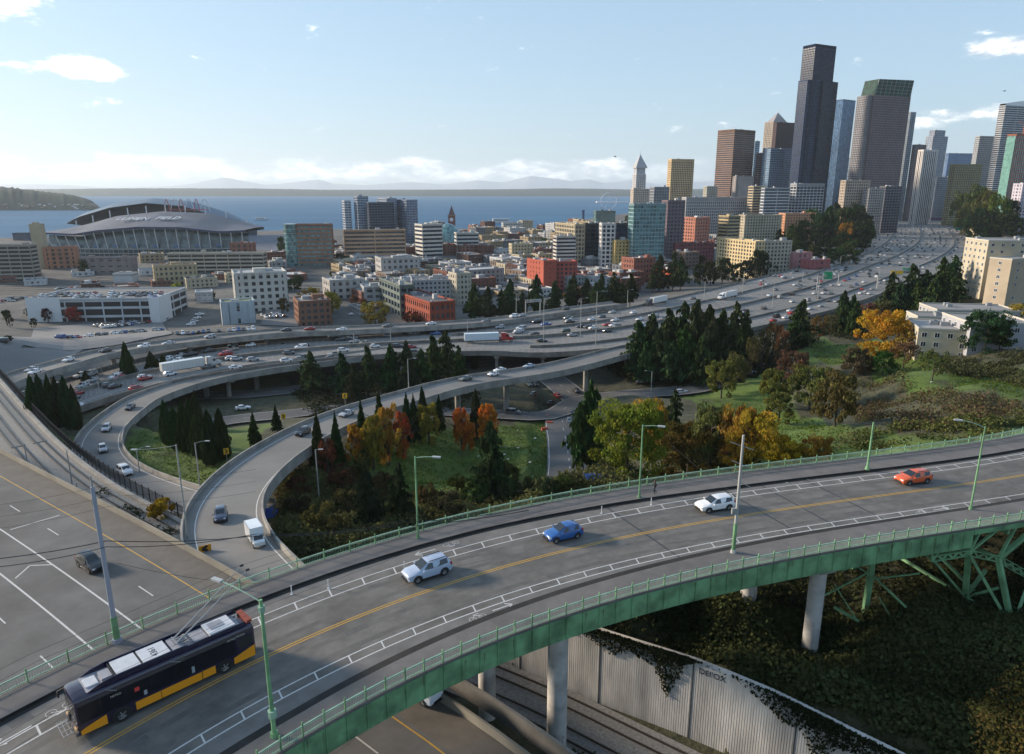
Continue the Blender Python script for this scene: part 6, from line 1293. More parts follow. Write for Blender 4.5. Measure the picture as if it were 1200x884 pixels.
def plan(x0, xm, x1, yb, Y=None, phi=30, dmin=8, yref=None, z=None):
    """near corner seen at column xm, faces running back to columns x0 and x1 on the street grid turned by phi"""
    if Y is None: c = hit(xm, yb)
    else: c = atY(xm, yref or 300, Y)
    c = V(c.x, c.y, 0); ph = math.radians(phi); R = V(math.cos(ph), math.sin(ph), 0); L = V(-math.sin(ph), math.cos(ph), 0)
    def solve(d, px):                               # length along d so that the end shows at column px
        u = (px - 600) / FP; v_ = (442 - (yb if Y is None else (yref or 300))) / FP; k = u / (CS + v_ * SN); den = d.x - k * d.y
        if abs(den) < 1e-4: return 30
        return (k * c.y - c.x) / den
    a = solve(L, x0); b = solve(R, x1)
    if a < dmin or a > 400: a = dmin * 1.5
    if b < dmin or b > 500: b = dmin * 1.5
    if xm - x0 < x1 - xm: a = min(a, max(20, b * .75))
    else: b = min(b, max(20, a * .75))
    return c, R, L, a, b
RF = random.Random(23); BUILT = []
def bld(label, x0, xm, x1, yt, yb, wall, glass=None, Y=None, phi=30, fl=3.5, bay=4, pier=.4, band=.45, roof='g', name='building', cat='building', clutter=2, top=0, base=0, para=.9, group=None, yref=None, depth=.3, steps=None, dmin=8, zb=None):
    c, R, L, a, b = plan(x0, xm, x1, yb, Y, phi, dmin, yref or (yt + 40 if Y else None))
    g0 = min(gz(*(c + R * s + L * t_)[:2]) for s in (0, b) for t_ in (0, a)) - .5 if zb is None else zb
    gc = gz(c.x, c.y)
    zt = CAMZ - c.y * ratio(yt); zt = max(zt, gc + 3.5)
    t = thing(name, label, cat, (c.x, c.y, gc), math.atan2(R.y, R.x), group)
    P = [(0, 0), (b, 0), (b, a), (0, a)]
    wm = wall if not isinstance(wall, tuple) else wallm(wall)
    facade(t, P, g0 - gc, zt - gc, wm, glass or WG, fl, bay, pier, band, depth, {'g': ROOFG, 'w': ROOFW}.get(roof, roof), para, top, base)
    r = RF
    for k in range(clutter):
        w_ = min(a, b) * r.uniform(.12, .3); x = r.uniform(w_, max(w_ + .1, b - w_)); y = r.uniform(w_, max(w_ + .1, a - w_)); m = MB(); m.box(x - w_ * r.uniform(.5, 1) / 1, x + w_ * .6, y - w_ * .5, y + w_ * .5, zt - gc, zt - gc + r.uniform(1.2, 3.2)); m.build('roof_house', r.choice([ROOFW, wm, STEEL]), t)
        for _ in range(3):
            x = r.uniform(1, b - 1); y = r.uniform(1, a - 1); m = MB(); m.box(x - .7, x + .7, y - .5, y + .5, zt - gc, zt - gc + r.uniform(.6, 1.3)); m.build('roof_vent', STEEL, t)
    BUILT.append((c, a, b, phi)); t['h'] = zt - gc; del t['h']
    return t, a, b, zt - gc, g0 - gc
CRM = (.46, .40, .29); TAN = (.36, .28, .18); BRK = (.19, .088, .068); BRKD = (.12, .066, .056); COR = (.42, .115, .08); GRYB = (.30, .30, .30); WHB = (.52, .52, .52); YLW = (.52, .38, .16); PNK = (.42, .22, .18); LGR = (.40, .41, .42); BRNB = (.20, .15, .12)
# --- stadium district, left
t, a, b, h, g0 = bld('grey many floored car park at the far left, before the stadium', -60, -50, 41, 289, 330, (.36, .33, .29), phi=8, fl=3.2, bay=9, pier=.06, band=.42, name='parking_garage', cat='car park', glass=DARK)
bld('low dark shed on the quay at the far left edge', 14, 16, 33, 274, 282, (.10, .12, .16), phi=10, band=1, pier=0, clutter=0)
t, a, b, h, g0 = bld('cream and brick square windowed tower block at the left end of the stadium', 50, 54, 92, 291, 316, (.40, .20, .13), phi=20, fl=4, bay=6, pier=.5, band=.35, clutter=1)
bld('pale stair tower with a dark flag top beside the stadium roof', 41, 43, 56, 264, 316, (.45, .38, .27), phi=20, fl=6, bay=6, pier=.7, band=.5)
bld('brick block with square windows at the right end of the stadium', 268, 272, 299, 286, 312, (.28, .14, .11), phi=10, fl=4, bay=5, pier=.5, band=.35)
bld('long cream car park with open decks below the right half of the stadium', 196, 199, 310, 298, 320, (.44, .40, .32), phi=4, fl=3.2, bay=10, pier=.05, band=.45, name='parking_garage', cat='car park', glass=DARK)
bld('cream three storey warehouse with a dull red roof below the stadium', 155, 183, 233, 313, 336, (.44, .36, .23), phi=30, fl=4.2, bay=3.6, pier=.5, band=.45, roof=mat('red_roof', (.16, .05, .035), .8, var=.2, vs=.2))
bld('flat grey warehouse in front of the stadium glass wall', 92, 96, 156, 303, 322, (.26, .22, .21), phi=6, band=.8, pier=.5, fl=5, bay=8)
bld('small white roofed shed by the railway yard', 130, 134, 156, 322, 332, (.5, .5, .5), phi=6, band=1, pier=0, roof='w')
t, a, b, h, g0 = bld('two level car park with a packed roof deck and white end wall', 32, 36, 188, 352, 378, (.50, .52, .54), phi=5, fl=5, bay=11, pier=.07, band=.28, name='parking_garage', cat='car park', glass=DARK, para=.8, roof=ASPH2, clutter=0, dmin=30)
# white end wall and roof cars
m = MB(); m.box(-.6, b * .25, -.55, -.4, g0, h + 1.5); m.build('white_end_wall', WHITE, t); m = MB(); m.box(b * .93, b + .6, -.5, a * .4, g0, h + .5); m.build('white_end_wall', WHITE, t)
Mg = Matrix.Translation(t.location) @ Matrix.Rotation(t.rotation_euler.z, 4, 'Z')
for r_i in range(3):
    for i in range(int(b / 3.2)):
        if rc.random() < .78: p = Mg @ V(2 + i * 3.2, 4 + r_i * 8.5, h + .14); q = Mg @ V(2 + i * 3.2, 5 + r_i * 8.5, h + .14); far_car(p, (q - p).normalized() * rc.choice((-1, 1)), 'parked on the roof of the white ended car park', 'cars parked on the garage roof')
bld('white L shaped warehouse office with grid windows', 265, 279, 339, 322, 368, (.50, .49, .45), phi=24, fl=4, bay=4.5, pier=.5, band=.45, roof='w')
bld('grey metal clad building with a planted green roof', 236, 262, 300, 356, 382, (.42, .48, .52), phi=24, fl=6, bay=7, pier=.75, band=.6, roof=mat('sedum_roof', (.16, .19, .06), .95, var=.3, vs=.3), clutter=1)
bld('white tent roofed shelters beside the green roofed building', 228, 231, 250, 344, 356, (.5, .52, .54), phi=24, band=.9, pier=.3, clutter=0, roof='w')
bld('low brick corner building with a pale roof above the freeway', 338, 352, 389, 355, 382, (.24, .13, .09), phi=24, fl=4, bay=4, pier=.4, band=.45)
t, a, b, h, g0 = bld('seven floor green glass office with brick bands and a rounded corner', 335, 340, 391, 264, 312, (.30, .17, .12), phi=8, fl=4, bay=5, pier=.12, band=.5, glass=WGT)
m = MB(); P = [(-6 * math.cos(x), -6 * math.sin(x)) for x in np.linspace(-PI / 2, PI / 2, 8)]
m = MB(); m.tube((2.5, 2.5, g0), (2.5, 2.5, h + 1), 6, 6, 20); m.build('glass_corner', WGT, t, smooth=40)
for k in range(9): m = MB(); m.tube((2.5, 2.5, g0 + k * 4 + 3.6), (2.5, 2.5, g0 + k * 4 + 4), 6.15, 6.15, 20); m.build('corner_band', mat('pale_green_band', (.25, .32, .28), .6), t)
bld('wide tan office with brick red window bands', 390, 405, 476, 271, 308, (.46, .30, .20), phi=14, fl=4, bay=30, pier=.03, band=.5)
# twin slab tower group
for lb, x0, xm, x1, yt, yy, wl, gl in (('narrow pale slab at the left of the grey waterfront towers', 403, 406, 413, 236, 1010, (.42, .45, .50), WGB), ('grey glass tower with a notched top, second in the waterfront group', 413, 421, 433, 231, 1000, (.26, .30, .36), WGB), ('dark glass block in the middle of the waterfront towers', 432, 434, 463, 238, 985, (.10, .12, .15), WGD), ('tall pale grey tower behind the dark glass block', 444, 455, 466, 233, 1015, (.33, .36, .42), WGB), ('grey blue tower at the right of the waterfront group', 466, 478, 490, 235, 1000, (.20, .23, .30), WGB)):
    bld(lb, x0, xm, x1, yt, 300, wl, gl, Y=yy, phi=26, fl=3.4, bay=4, pier=.15, band=.35, name='tower', cat='tower', clutter=1)
bld('white office with dark ribbon windows beside the green glass dome', 479, 496, 519, 264, 302, (.55, .53, .48), WGD, phi=30, fl=4, bay=40, pier=.02, band=.5, roof='w'); bld('lower white ribbon windowed wing right of the glass dome', 533, 536, 561, 274, 300, (.50, .50, .47), WGD, phi=14, fl=4, bay=30, pier=.02, band=.5)
t = thing('glass_dome_building', 'green quarter dome glass hall between the white ribbon offices', 'building', at(526, 300, 75), 0); m = MB(); q = atY(526, 262, t.location.y); R_ = (at(545, 300, 75) - at(519, 300, 75)).length * .75; H_ = q.z - t.location.z
ns = 12
for i in range(ns):
    a0, a1 = PI / 2 * i / ns, PI / 2 * (i + 1) / ns
    for j in range(16):
        b0, b1 = 2 * PI * j / 16, 2 * PI * (j + 1) / 16; f = lambda a_, b_: (math.cos(b_) * R_ * math.cos(a_), math.sin(b_) * R_ * math.cos(a_), H_ * math.sin(a_)); m.quad(f(a0, b0), f(a0, b1), f(a1, b1), f(a1, b0))
m.build('glass_shell', WGT, t, smooth='all')
m = MB(); [m.tube((math.cos(b_) * R_ * 1.01, math.sin(b_) * R_ * 1.01, -3), (math.cos(b_) * R_ * .7, math.sin(b_) * R_ * .7, H_ * .73), .2, .2, 5) for b_ in np.linspace(0, 2 * PI, 24)[:-1]]; o = m.build('mullions', STEEL, t); o['kind'] = 'stuff'
# station clock tower
t = thing('clock_tower', 'slim brick station clock tower with a pointed roof against the water', 'tower', atY(529.5, 262, 1000)); t.location.z = -40; zt = CAMZ - 1000 * ratio(253) + 40; z2 = CAMZ - 1000 * ratio(241) + 40; m = MB(); m.box(-4.6, 4.6, -4.6, 4.6, 0, zt); m.build('shaft', wallm((.20, .10, .09)), t)
m = MB(); m.box(-5.2, 5.2, -5.2, 5.2, zt, zt + 1.2); m.build('cornice', wallm((.30, .2, .15)), t); m = MB(); m.frustum([(-4, -4), (4, -4), (4, 4), (-4, 4)], [(-.2, -.2), (.2, -.2), (.2, .2), (-.2, .2)], zt + 1.2, z2); m.build('spire', wallm((.16, .10, .10)), t); m = MB(); m.tube((0, -4.62, zt - 5), (0, -4.75, zt - 5), 2.6, 2.6, 16); m.build('clock_face', WHITE, t)
# --- foreground town blocks
bld('pale grey apartment block with many square windows', 481, 484, 532, 330, 356, (.42, .42, .43), phi=10, fl=3.1, bay=2.9, pier=.5, band=.5, name='apartment_block'); bld('cream side wing of the pale grey apartment block', 530, 536, 552, 322, 358, (.46, .42, .34), phi=30, fl=3.1, bay=3, pier=.5, band=.5, name='apartment_block')
bld('red brick two storey building with a dark roof beside the freeway', 465, 505, 533, 356, 386, (.30, .085, .055), phi=30, fl=5, bay=3.2, pier=.45, band=.45, roof=mat('dark_roof', (.09, .09, .10), .9, var=.2, vs=.2)); bld('dark green flat roofed hall left of the red brick building', 447, 470, 486, 336, 372, (.16, .19, .17), WGD, phi=26, fl=5, bay=6, pier=.2, band=.4, roof='g')
bld('long grey roofed hall above the orange trees', 362, 388, 428, 330, 352, (.40, .38, .36), phi=28, fl=5, bay=5, pier=.5, band=.5, roof='w'); bld('low white building with dark windows in the town centre', 420, 428, 450, 338, 358, (.42, .42, .42), phi=20, fl=4, bay=6, pier=.3, band=.5, roof='w')
bld('grey gabled school like building behind the plum trees', 427, 448, 492, 304, 330, (.38, .37, .36), phi=22, fl=5, bay=5, pier=.5, band=.5); bld('coral red apartment block, its left end wall plain red', 618, 637, 651, 307, 344, COR, phi=30, fl=3.3, bay=4, pier=.75, band=.7, name='apartment_block')
bld('coral and grey right wing of the red apartment block', 648, 651, 675, 308, 342, (.42, .10, .08), phi=12, fl=3.3, bay=3.4, pier=.4, band=.4, name='apartment_block')
bld('tan gridded office left of the dark glass one', 650, 673, 684, 264, 318, (.40, .34, .24), phi=20, fl=3.8, bay=4, pier=.3, band=.35); bld('dark green glass office in the middle of the old town', 682, 685, 703, 263, 316, (.05, .06, .055), WGD, phi=8, fl=3.8, bay=5, pier=.1, band=.2)
bld('white gridded office beside the dark green glass one', 701, 704, 719, 263, 318, (.58, .56, .54), WGD, phi=8, fl=3.8, bay=3.8, pier=.3, band=.35); bld('black glass office right of the white gridded one', 718, 721, 738, 263, 314, (.04, .045, .045), WGD, phi=8, fl=3.8, bay=5, pier=.08, band=.15)
bld('low white striped office left of the tan gridded one', 648, 652, 674, 278, 320, (.50, .46, .42), WGD, phi=12, fl=3.4, bay=30, pier=.02, band=.5); bld('yellow orange apartment row in front of the teal glass tower', 717, 720, 755, 283, 318, YLW, phi=16, fl=3.1, bay=3.4, pier=.5, band=.45, name='apartment_block')
bld('cream apartment row at the left of the coral red block', 598, 600, 624, 287, 310, (.46, .40, .28), phi=14, fl=3.1, bay=3.4, pier=.5, band=.5, name='apartment_block')
bld('blue green glass tower before the white pyramid topped tower', 737, 740, 776, 240, 318, (.22, .32, .34), WGT, phi=12, fl=3.4, bay=3, pier=.14, band=.3, name='tower', cat='tower'); bld('grey block joined behind the blue green glass tower', 760, 765, 782, 220, 318, (.24, .26, .29), Y=900, phi=14, fl=3.4, bay=3.6, pier=.35, band=.4); bld('plum brick block right of the blue green glass tower', 776, 779, 798, 236, 312, (.18, .14, .16), phi=14, fl=3.4, bay=3.6, pier=.4, band=.45)
bld('coral pink hotel with a red shaded side', 793, 812, 831, 256, 308, (.50, .22, .16), phi=34, fl=3.2, bay=3.2, pier=.5, band=.45); bld('wide grey courthouse with a dark top floor', 797, 802, 874, 232, 262, (.38, .38, .39), Y=1020, phi=10, fl=4.2, bay=3, pier=.45, band=.35, top=5); bld('dark maroon brick block under the coral hotel', 783, 790, 835, 286, 312, (.24, .09, .09), phi=20, fl=3.4, bay=3.4, pier=.5, band=.5)
bld('tan striped tower with brown windows right of the coral hotel', 839, 850, 863, 254, 306, (.42, .34, .20), phi=24, fl=3.2, bay=40, pier=.03, band=.5); bld('cream yellow apartment block with deep set windows above the dark trees', 838, 882, 884, 284, 326, (.58, .46, .27), phi=20, fl=3.1, bay=3.6, pier=.45, band=.4, name='apartment_block', dmin=6)
bld('cream and grey apartment block right of the yellow one', 881, 884, 924, 284, 324, (.46, .42, .34), phi=14, fl=3.1, bay=3.4, pier=.45, band=.45, name='apartment_block'); bld('pink fronted low block beside the freeway', 925, 927, 949, 298, 321, (.42, .20, .20), phi=24, fl=4, bay=6, pier=.6, band=.6); bld('tan low block at the left of the pink one', 904, 910, 926, 298, 322, (.44, .37, .26), phi=24, fl=3.4, bay=3.6, pier=.5, band=.5); bld('small red flat roofed block below the pink one', 948, 951, 971, 306, 322, (.34, .12, .12), phi=24, fl=4, bay=6, pier=.6, band=.6)
bld('orange brown apartment row on the slope', 912, 917, 952, 251, 290, (.52, .27, .16), phi=16, fl=3.1, bay=3.4, pier=.5, band=.45, name='apartment_block'); bld('cream apartment row left of the orange brown one', 866, 870, 912, 253, 296, (.46, .40, .30), phi=16, fl=3.1, bay=3.4, pier=.5, band=.45, name='apartment_block')
bld('bright orange red corner building beside the freeway firs', 766, 786, 800, 318, 336, (.50, .10, .05), phi=30, fl=4, bay=5, pier=.6, band=.6); bld('long old brick block with tan cornice behind the firs', 728, 742, 766, 304, 332, (.28, .12, .09), phi=28, fl=3.6, bay=3, pier=.5, band=.45)
# --- downtown towers
def tw(label, x0, xm, x1, yt, wl, gl=None, Y=1350, phi=25, **k):
    k.setdefault('fl', 3.9); k.setdefault('bay', 4); k.setdefault('clutter', 1); k.setdefault('name', 'skyscraper'); k.setdefault('cat', 'skyscraper'); return bld(label, x0, xm, x1, yt, 300, wl, gl, Y=Y, phi=phi, zb=-30 if Y > 1100 and xm > 850 else -40, **k)
# pyramid topped white tower
t, a, b, h, g0 = tw('slender white tower with a tall pointed pyramid roof beside the water', 740, 744, 755, 205, (.52, .51, .52), Y=1330, phi=20, pier=.45, band=.35, fl=3.7, para=1.5, clutter=0)
z1 = CAMZ - 1330 * ratio(197) - gz(t.location.x, t.location.y); z2 = CAMZ - 1330 * ratio(181) - gz(t.location.x, t.location.y)
m = MB(); P = [(-1.5, -1.5), (b + 1.5, -1.5), (b + 1.5, a + 1.5), (-1.5, a + 1.5)]; I = [(1, 1), (b - 1, 1), (b - 1, a - 1), (1, a - 1)]; C4 = [(b / 2 - .4, a / 2 - .4), (b / 2 + .4, a / 2 - .4), (b / 2 + .4, a / 2 + .4), (b / 2 - .4, a / 2 + .4)]
m.prism(I, h, z1); m.build('upper_shaft', wallm((.42, .43, .45)), t); m = MB(); m.prism(P, z1, z1 + 1.5); m.build('cornice', wallm((.5, .5, .5)), t); m = MB(); m.frustum(P, C4, z1 + 1.5, z2); m.build('pyramid_roof', wallm((.40, .41, .43)), t); m = MB(); m.tube((b / 2, a / 2, z2), (b / 2, a / 2, z2 + 7), .4, .1, 6); m.build('spire', STEEL, t)
bld('cream lower wing of the pyramid topped tower', 739, 741, 762, 222, 300, (.48, .42, .36), Y=1300, phi=16, fl=3.8, bay=3.6, pier=.5, band=.45, zb=-42)
tw('sandy gridded tower with chamfered corners against the sky', 781, 785, 811, 187, (.60, .44, .25), WGD, Y=1380, phi=15, pier=.42, band=.35, top=4, bay=3.6)
tw('brown banded tower with a sunlit left half, tall and flat topped', 839, 858, 882, 152, (.30, .20, .15), WGD, Y=1400, phi=36, pier=.02, band=.5, bay=40, top=5)
tw('plain grey windowless block in front of the brown banded tower', 856, 860, 880, 207, (.30, .27, .26), Y=1250, phi=20, pier=1, band=1, para=.5); tw('pale blue glass sliver behind the brown banded tower', 880, 882, 887, 166, (.30, .38, .42), WGB, Y=1500, phi=20, pier=.1, band=.3)
t, a, b, h, g0 = tw('stone coloured tower under a pyramid cap left of the tallest dark tower', 893, 903, 921, 143, (.42, .36, .29), WGD, Y=1600, phi=30, pier=.45, band=.3); z2 = CAMZ - 1600 * ratio(131) - gz(t.location.x, t.location.y)
m = MB(); m.frustum([(2, 2), (b - 2, 2), (b - 2, a - 2), (2, a - 2)], [(b / 2 - .5, a / 2 - .5), (b / 2 + .5, a / 2 - .5), (b / 2 + .5, a / 2 + .5), (b / 2 - .5, a / 2 + .5)], h, z2); m.build('pyramid_roof', wallm((.33, .31, .31)), t); m = MB(); m.tube((b / 2, a / 2, z2), (b / 2, a / 2, z2 + 8), .5, .1, 6); m.build('spire', STEEL, t)
tw('grey brown tower with setbacks at the left shoulder of the stone tower', 885, 888, 899, 180, (.26, .19, .18), WGD, Y=1420, phi=20, pier=.02, band=.5, bay=40); tw('dark brown flat box tower behind the blue glass block', 903, 907, 937, 144, (.085, .06, .06), WGD, Y=1520, phi=18, pier=.6, band=.5); tw('blue grey glass block in front of the dark brown tower', 893, 896, 935, 174, (.20, .27, .36), WGB, Y=1380, phi=18, pier=.12, band=.28); tw('pale blue narrow glass block with shiny left face', 896, 900, 916, 175, (.26, .33, .40), WGB, Y=1340, phi=20, pier=.14, band=.3)
# the tallest dark tower, three stepped shafts
t, a, b, h, g0 = tw('tallest black glass tower, its curved shafts stepping down to the right', 938, 952, 976, 52, (.012, .022, .055), WGD, Y=1280, phi=28, pier=.16, band=.3, bay=3.2, fl=3.7, top=3)
zs = CAMZ - 1280 * ratio(95) - gz(t.location.x, t.location.y)
def sub(t, P, z0, z1, wl, gl, **k): k.setdefault('fl', 3.8); facade(t, P, z0, z1, wallm(wl), gl, roof=ROOFG, **k)
sub(t, [(b * .35, -9), (b * 1.18, -4), (b * 1.18, a * .8), (b * .35, a * .8)], g0, zs, (.018, .022, .036), WGD, bay=3.4, pier=.16, band=.3); sub(t, [(-6, 4), (b * .5, -5), (b * .5, a * .7), (-6, a * .9)], g0, CAMZ - 1280 * ratio(94) - gz(t.location.x, t.location.y), (.03, .055, .12), WGD, bay=3.2, pier=.14, band=.3)
m = MB(); m.tube((b * .3, a * .4, h), (b * .3, a * .4, h + 9), .5, .2, 6); m.tube((b * .6, a * .5, h), (b * .6, a * .5, h + 7), .5, .2, 6); o = m.build('roof_antennas', STEEL, t); o['kind'] = 'stuff'
tw('blue glass tower leaning out behind the tallest dark tower', 974, 984, 998, 117, (.07, .11, .17), WGB, Y=1480, phi=34, pier=.08, band=.22); tw('small pale blue tower low behind the blue glass one', 985, 992, 1003, 185, (.28, .33, .38), WGB, Y=1700, phi=30, pier=.2, band=.35)
# tower with slanted green glass crown
t, a, b, h, g0 = tw('massive brown gridded tower with a slanted green glass crown', 1004, 1020, 1062, 112, (.20, .155, .16), WGD, Y=1300, phi=22, pier=.42, band=.38, bay=3.4, clutter=0)
z2 = CAMZ - 1300 * ratio(91) - gz(t.location.x, t.location.y); m = MB(); vs = [(0, 0, h), (b, 0, h), (b, a, h), (0, a, h), (6, 0, z2 - 2), (b + 3, 0, z2), (b + 3, a, z2), (6, a, z2 - 2)]; m.add(vs, [(0, 1, 5, 4), (1, 2, 6, 5), (2, 3, 7, 6), (3, 0, 4, 7), (4, 5, 6, 7)]); m.build('glass_crown', glass_mat('green_crown_glass', (.012, .045, .035), .5, .5, spec=.1), t)
m = MB()
for k in range(9): x = (b - 4) * k / 8; m.bar((x + 2, -.2, h), (6 + (b - 3) * k / 8, -.2, z2 - 1), .35)
for k in range(1, 5): m.bar((6 * k / 5, -.25, h + (z2 - h) * k / 5), (b + 3 * k / 5, -.25, h + (z2 - h) * k / 5), .3)
o = m.build('crown_mullions', STEEL, t); o['kind'] = 'stuff'
sub(t, [(-7, 5), (0, 5), (0, a), (-7, a)], g0, CAMZ - 1300 * ratio(112) - gz(t.location.x, t.location.y), (.28, .27, .28), WGD, bay=3.4, pier=.4, band=.4)
tw('thin grey tower edge right of the green crowned tower', 1060, 1062, 1068, 132, (.26, .28, .30), WGB, Y=1500, phi=15, pier=.3, band=.35); tw('plum grey tower between the green crowned and striped towers', 1064, 1068, 1080, 170, (.24, .20, .21), WGD, Y=1500, phi=20, pier=.4, band=.4); tw('stepped stone tower with a small pyramid top on the right', 1080, 1088, 1105, 160, (.34, .35, .38), WGB, Y=1600, phi=24, pier=.4, band=.35)
tw('narrow crown block on the stepped stone tower', 1084, 1090, 1102, 153, (.30, .30, .32), WGB, Y=1610, phi=24, pier=.4, band=.35); tw('white and brown vertically striped tower', 1073, 1077, 1094, 176, (.62, .58, .55), WGD, Y=1350, phi=18, pier=.5, band=0, bay=4.5, top=2); tw('grey blue block behind the striped tower', 1094, 1097, 1112, 208, (.28, .30, .33), WGB, Y=1500, phi=18, pier=.3, band=.4)
tw('deep blue flat topped block far behind the brown grid block', 1103, 1106, 1138, 180, (.12, .17, .30), WGB, Y=2000, phi=16, pier=.2, band=.3); tw('olive brown gridded block above the freeway trees', 1110, 1114, 1145, 193, (.30, .26, .14), WGD, Y=1300, phi=14, pier=.35, band=.35); tw('pale grey concrete tower left of the shiny curved one', 1137, 1142, 1168, 160, (.40, .41, .42), WGD, Y=1500, phi=16, pier=.3, band=.55)
t, a, b, h, g0 = tw('tall silver tower with a bright curved top at the right edge', 1165, 1172, 1215, 124, (.46, .47, .48), WGD, Y=1400, phi=20, pier=.03, band=.45, bay=30); m = MB(); P = [(0, 0, h), (b, 0, h), (b, a, h), (0, a, h)]; ar = [(x * b, h + 13 * math.sin((x * .8 + .2) * PI / 2)) for x in np.linspace(0, 1, 8)]; vs = [(x, 0, z) for x, z in ar] + [(x, a, z) for x, z in ar]; m.add(vs + [(0, 0, h), (b, 0, h), (b, a, h), (0, a, h)], [(i, i + 1, 9 + i, 8 + i) for i in range(7)] + [tuple([16, 17] + list(range(7, -1, -1))), tuple([19, 18] + list(range(15, 7, -1)))[::-1]]); m.build('curved_top', mat('bright_metal', (.62, .63, .64), .35, .3), t)
t, a, b, h, g0 = tw('unfinished tower wrapped in teal and rust red netting at the right edge', 1174, 1184, 1212, 158, (.34, .13, .08), WGT, Y=900, phi=30, pier=.2, band=.25, bay=5, fl=3.2, clutter=0, yref=200)
m = MB(); m.box(-.9, -.5, 0, a, g0, h - 2); m.build('teal_netting', mat('teal_net', (.14, .30, .26), .8, var=.3, vs=.3), t); m = MB(); m.tube((b * .4, a * .4, h), (b * .4, a * .4, h + 16), .6, .6, 5); m.bar((b * .4 - 12, a * .4, h + 15), (b * .4 + 22, a * .4, h + 15), .8); m.build('crane', mat('crane_red', (.4, .12, .06), .6), t)
bld('white glazed office with white top frame below the tallest tower', 923, 930, 962, 216, 262, (.42, .43, .45), WGD, Y=1000, phi=16, fl=3.9, bay=6, pier=.14, band=.3, top=3, zb=-30); bld('grey ribbon windowed block left of the white glazed office', 889, 893, 922, 221, 270, (.42, .44, .46), WGD, Y=980, phi=14, fl=3.9, bay=20, pier=.04, band=.5, zb=-30); bld('sand coloured office with a stepped top by the freeway', 981, 987, 1015, 212, 262, (.42, .35, .28), WGD, Y=1050, phi=18, fl=3.9, bay=4, pier=.45, band=.5, zb=-28); bld('grey gridded lower half beside the sand coloured office', 1010, 1014, 1031, 222, 262, (.34, .32, .31), Y=1040, phi=14, fl=3.6, bay=3.6, pier=.4, band=.45, zb=-28)
bld('dark flat block right of the grey gridded office', 1030, 1033, 1052, 219, 262, (.16, .16, .18), WGD, Y=1080, phi=14, fl=3.9, bay=5, pier=.2, band=.4, zb=-28); bld('brown and cream striped block between the towers', 877, 880, 893, 219, 280, (.46, .38, .26), WGD, Y=1010, phi=16, fl=3.6, bay=30, pier=.04, band=.5, zb=-35); bld('small white block behind the sandy tower', 822, 826, 838, 219, 280, (.44, .42, .36), Y=1250, phi=16, zb=-40)
bld('tall white banner fronted block at the right edge', 1190, 1192, 1215, 216, 260, (.50, .46, .52), Y=850, phi=14, fl=3.6, bay=5, pier=.5, band=.5, zb=-20)
# --- hillside apartments on the right (larger: windows are separate parts)
def apt(label, x0, xm, x1, yt, yb, wall, fl, bay, phi=-20, winw=1.3, winh=1.35, roofm=None, dmin=8, rows=None, side=True):
    c, R, L, a, b = plan(x0, xm, x1, yb, None, phi, dmin); gc = gz(c.x, c.y); zt = CAMZ - c.y * ratio(yt) - gc; g0 = min(gz(*(c + R * s + L * t_)[:2]) for s in (0, b) for t_ in (0, a)) - gc - 1
    t = thing('apartment_building', label, 'building', (c.x, c.y, gc), math.atan2(R.y, R.x)); wm = wallm(wall); m = MB(); m.box(0, b, 0, a, g0, zt); m.build('wall', wm, t); m = MB(); m.box(.3, b - .3, .3, a - .3, zt + .01, zt + .1); m.build('roof', roofm or ROOFG, t)
    m = MB()
    for x0_, x1_, y0_, y1_ in ((-.1, b + .1, -.1, .2), (-.1, b + .1, a - .2, a + .1), (-.1, .2, .2, a - .2), (b - .2, b + .1, .2, a - .2)): m.box(x0_, x1_, y0_, y1_, zt, zt + .6)
    m.build('parapet', mat('pale_trim', (.46, .43, .37), .8), t); nf = rows or max(1, int((zt + .3) / fl)); fm = MB(); w2 = winw / 2; h2 = winh / 2
    for A_, B_, C_, D_ in ((-w2 - .1, w2 + .1, h2, h2 + .1), (-w2 - .1, w2 + .1, -h2 - .1, -h2), (-w2 - .1, -w2, -h2, h2), (w2, w2 + .1, -h2, h2), (-.04, .04, -h2, h2)): fm.box(A_, B_, -.06, .04, C_, D_)
    fme = fm.mesh('frame', WHITE); gm_ = MB(); gm_.box(-w2, w2, -.02, .03, -h2, h2); gme = gm_.mesh('pane', WG)
    def win(x, y, z, rz): o = link('window', fme, t, (x, y, z)); o.rotation_euler.z = rz; p = link('pane', gme, o)
    n = max(1, int(b / bay))
    for k in range(nf):
        z = zt - fl * (k + .55)
        for i in range(n): 
            if (i + k * 3) % 7 != 5: win(b * (i + .5) / n, -.005, z, 0)
        if side:
            ns_ = max(1, int(a / bay))
            for i in range(ns_): win(-.005, a * (i + .5) / ns_, z, -PI / 2)
    for k in range(3): x = RF.uniform(2, b - 2); y = RF.uniform(2, a - 2); m = MB(); m.box(x - 1, x + 1, y - .8, y + .8, zt + .1, zt + 1.4); m.build('roof_vent', STEEL, t)
    return t, a, b, zt
apt('cream three storey apartment house among trees on the right hillside', 1067, 1071, 1132, 386, 424, (.46, .41, .30), 2.9, 3.2, phi=-18, dmin=12)
apt('grey white flat roofed wing behind the cream apartment house', 1090, 1094, 1192, 364, 392, (.38, .37, .36), 3, 3.6, phi=-8, dmin=12)
apt('small pale penthouse block beside the flat roofed wing', 1069, 1072, 1112, 372, 396, (.40, .38, .33), 3, 3.4, phi=-10, dmin=8)
apt('grey flat block partly hidden by the dome shaped evergreen', 1128, 1132, 1210, 380, 418, (.36, .36, .38), 3, 3.6, phi=-6, dmin=12)
apt('large beige upper apartment building with a flat roof at the right edge', 1144, 1147, 1240, 283, 352, (.46, .41, .31), 3.1, 4, phi=-6, dmin=14)
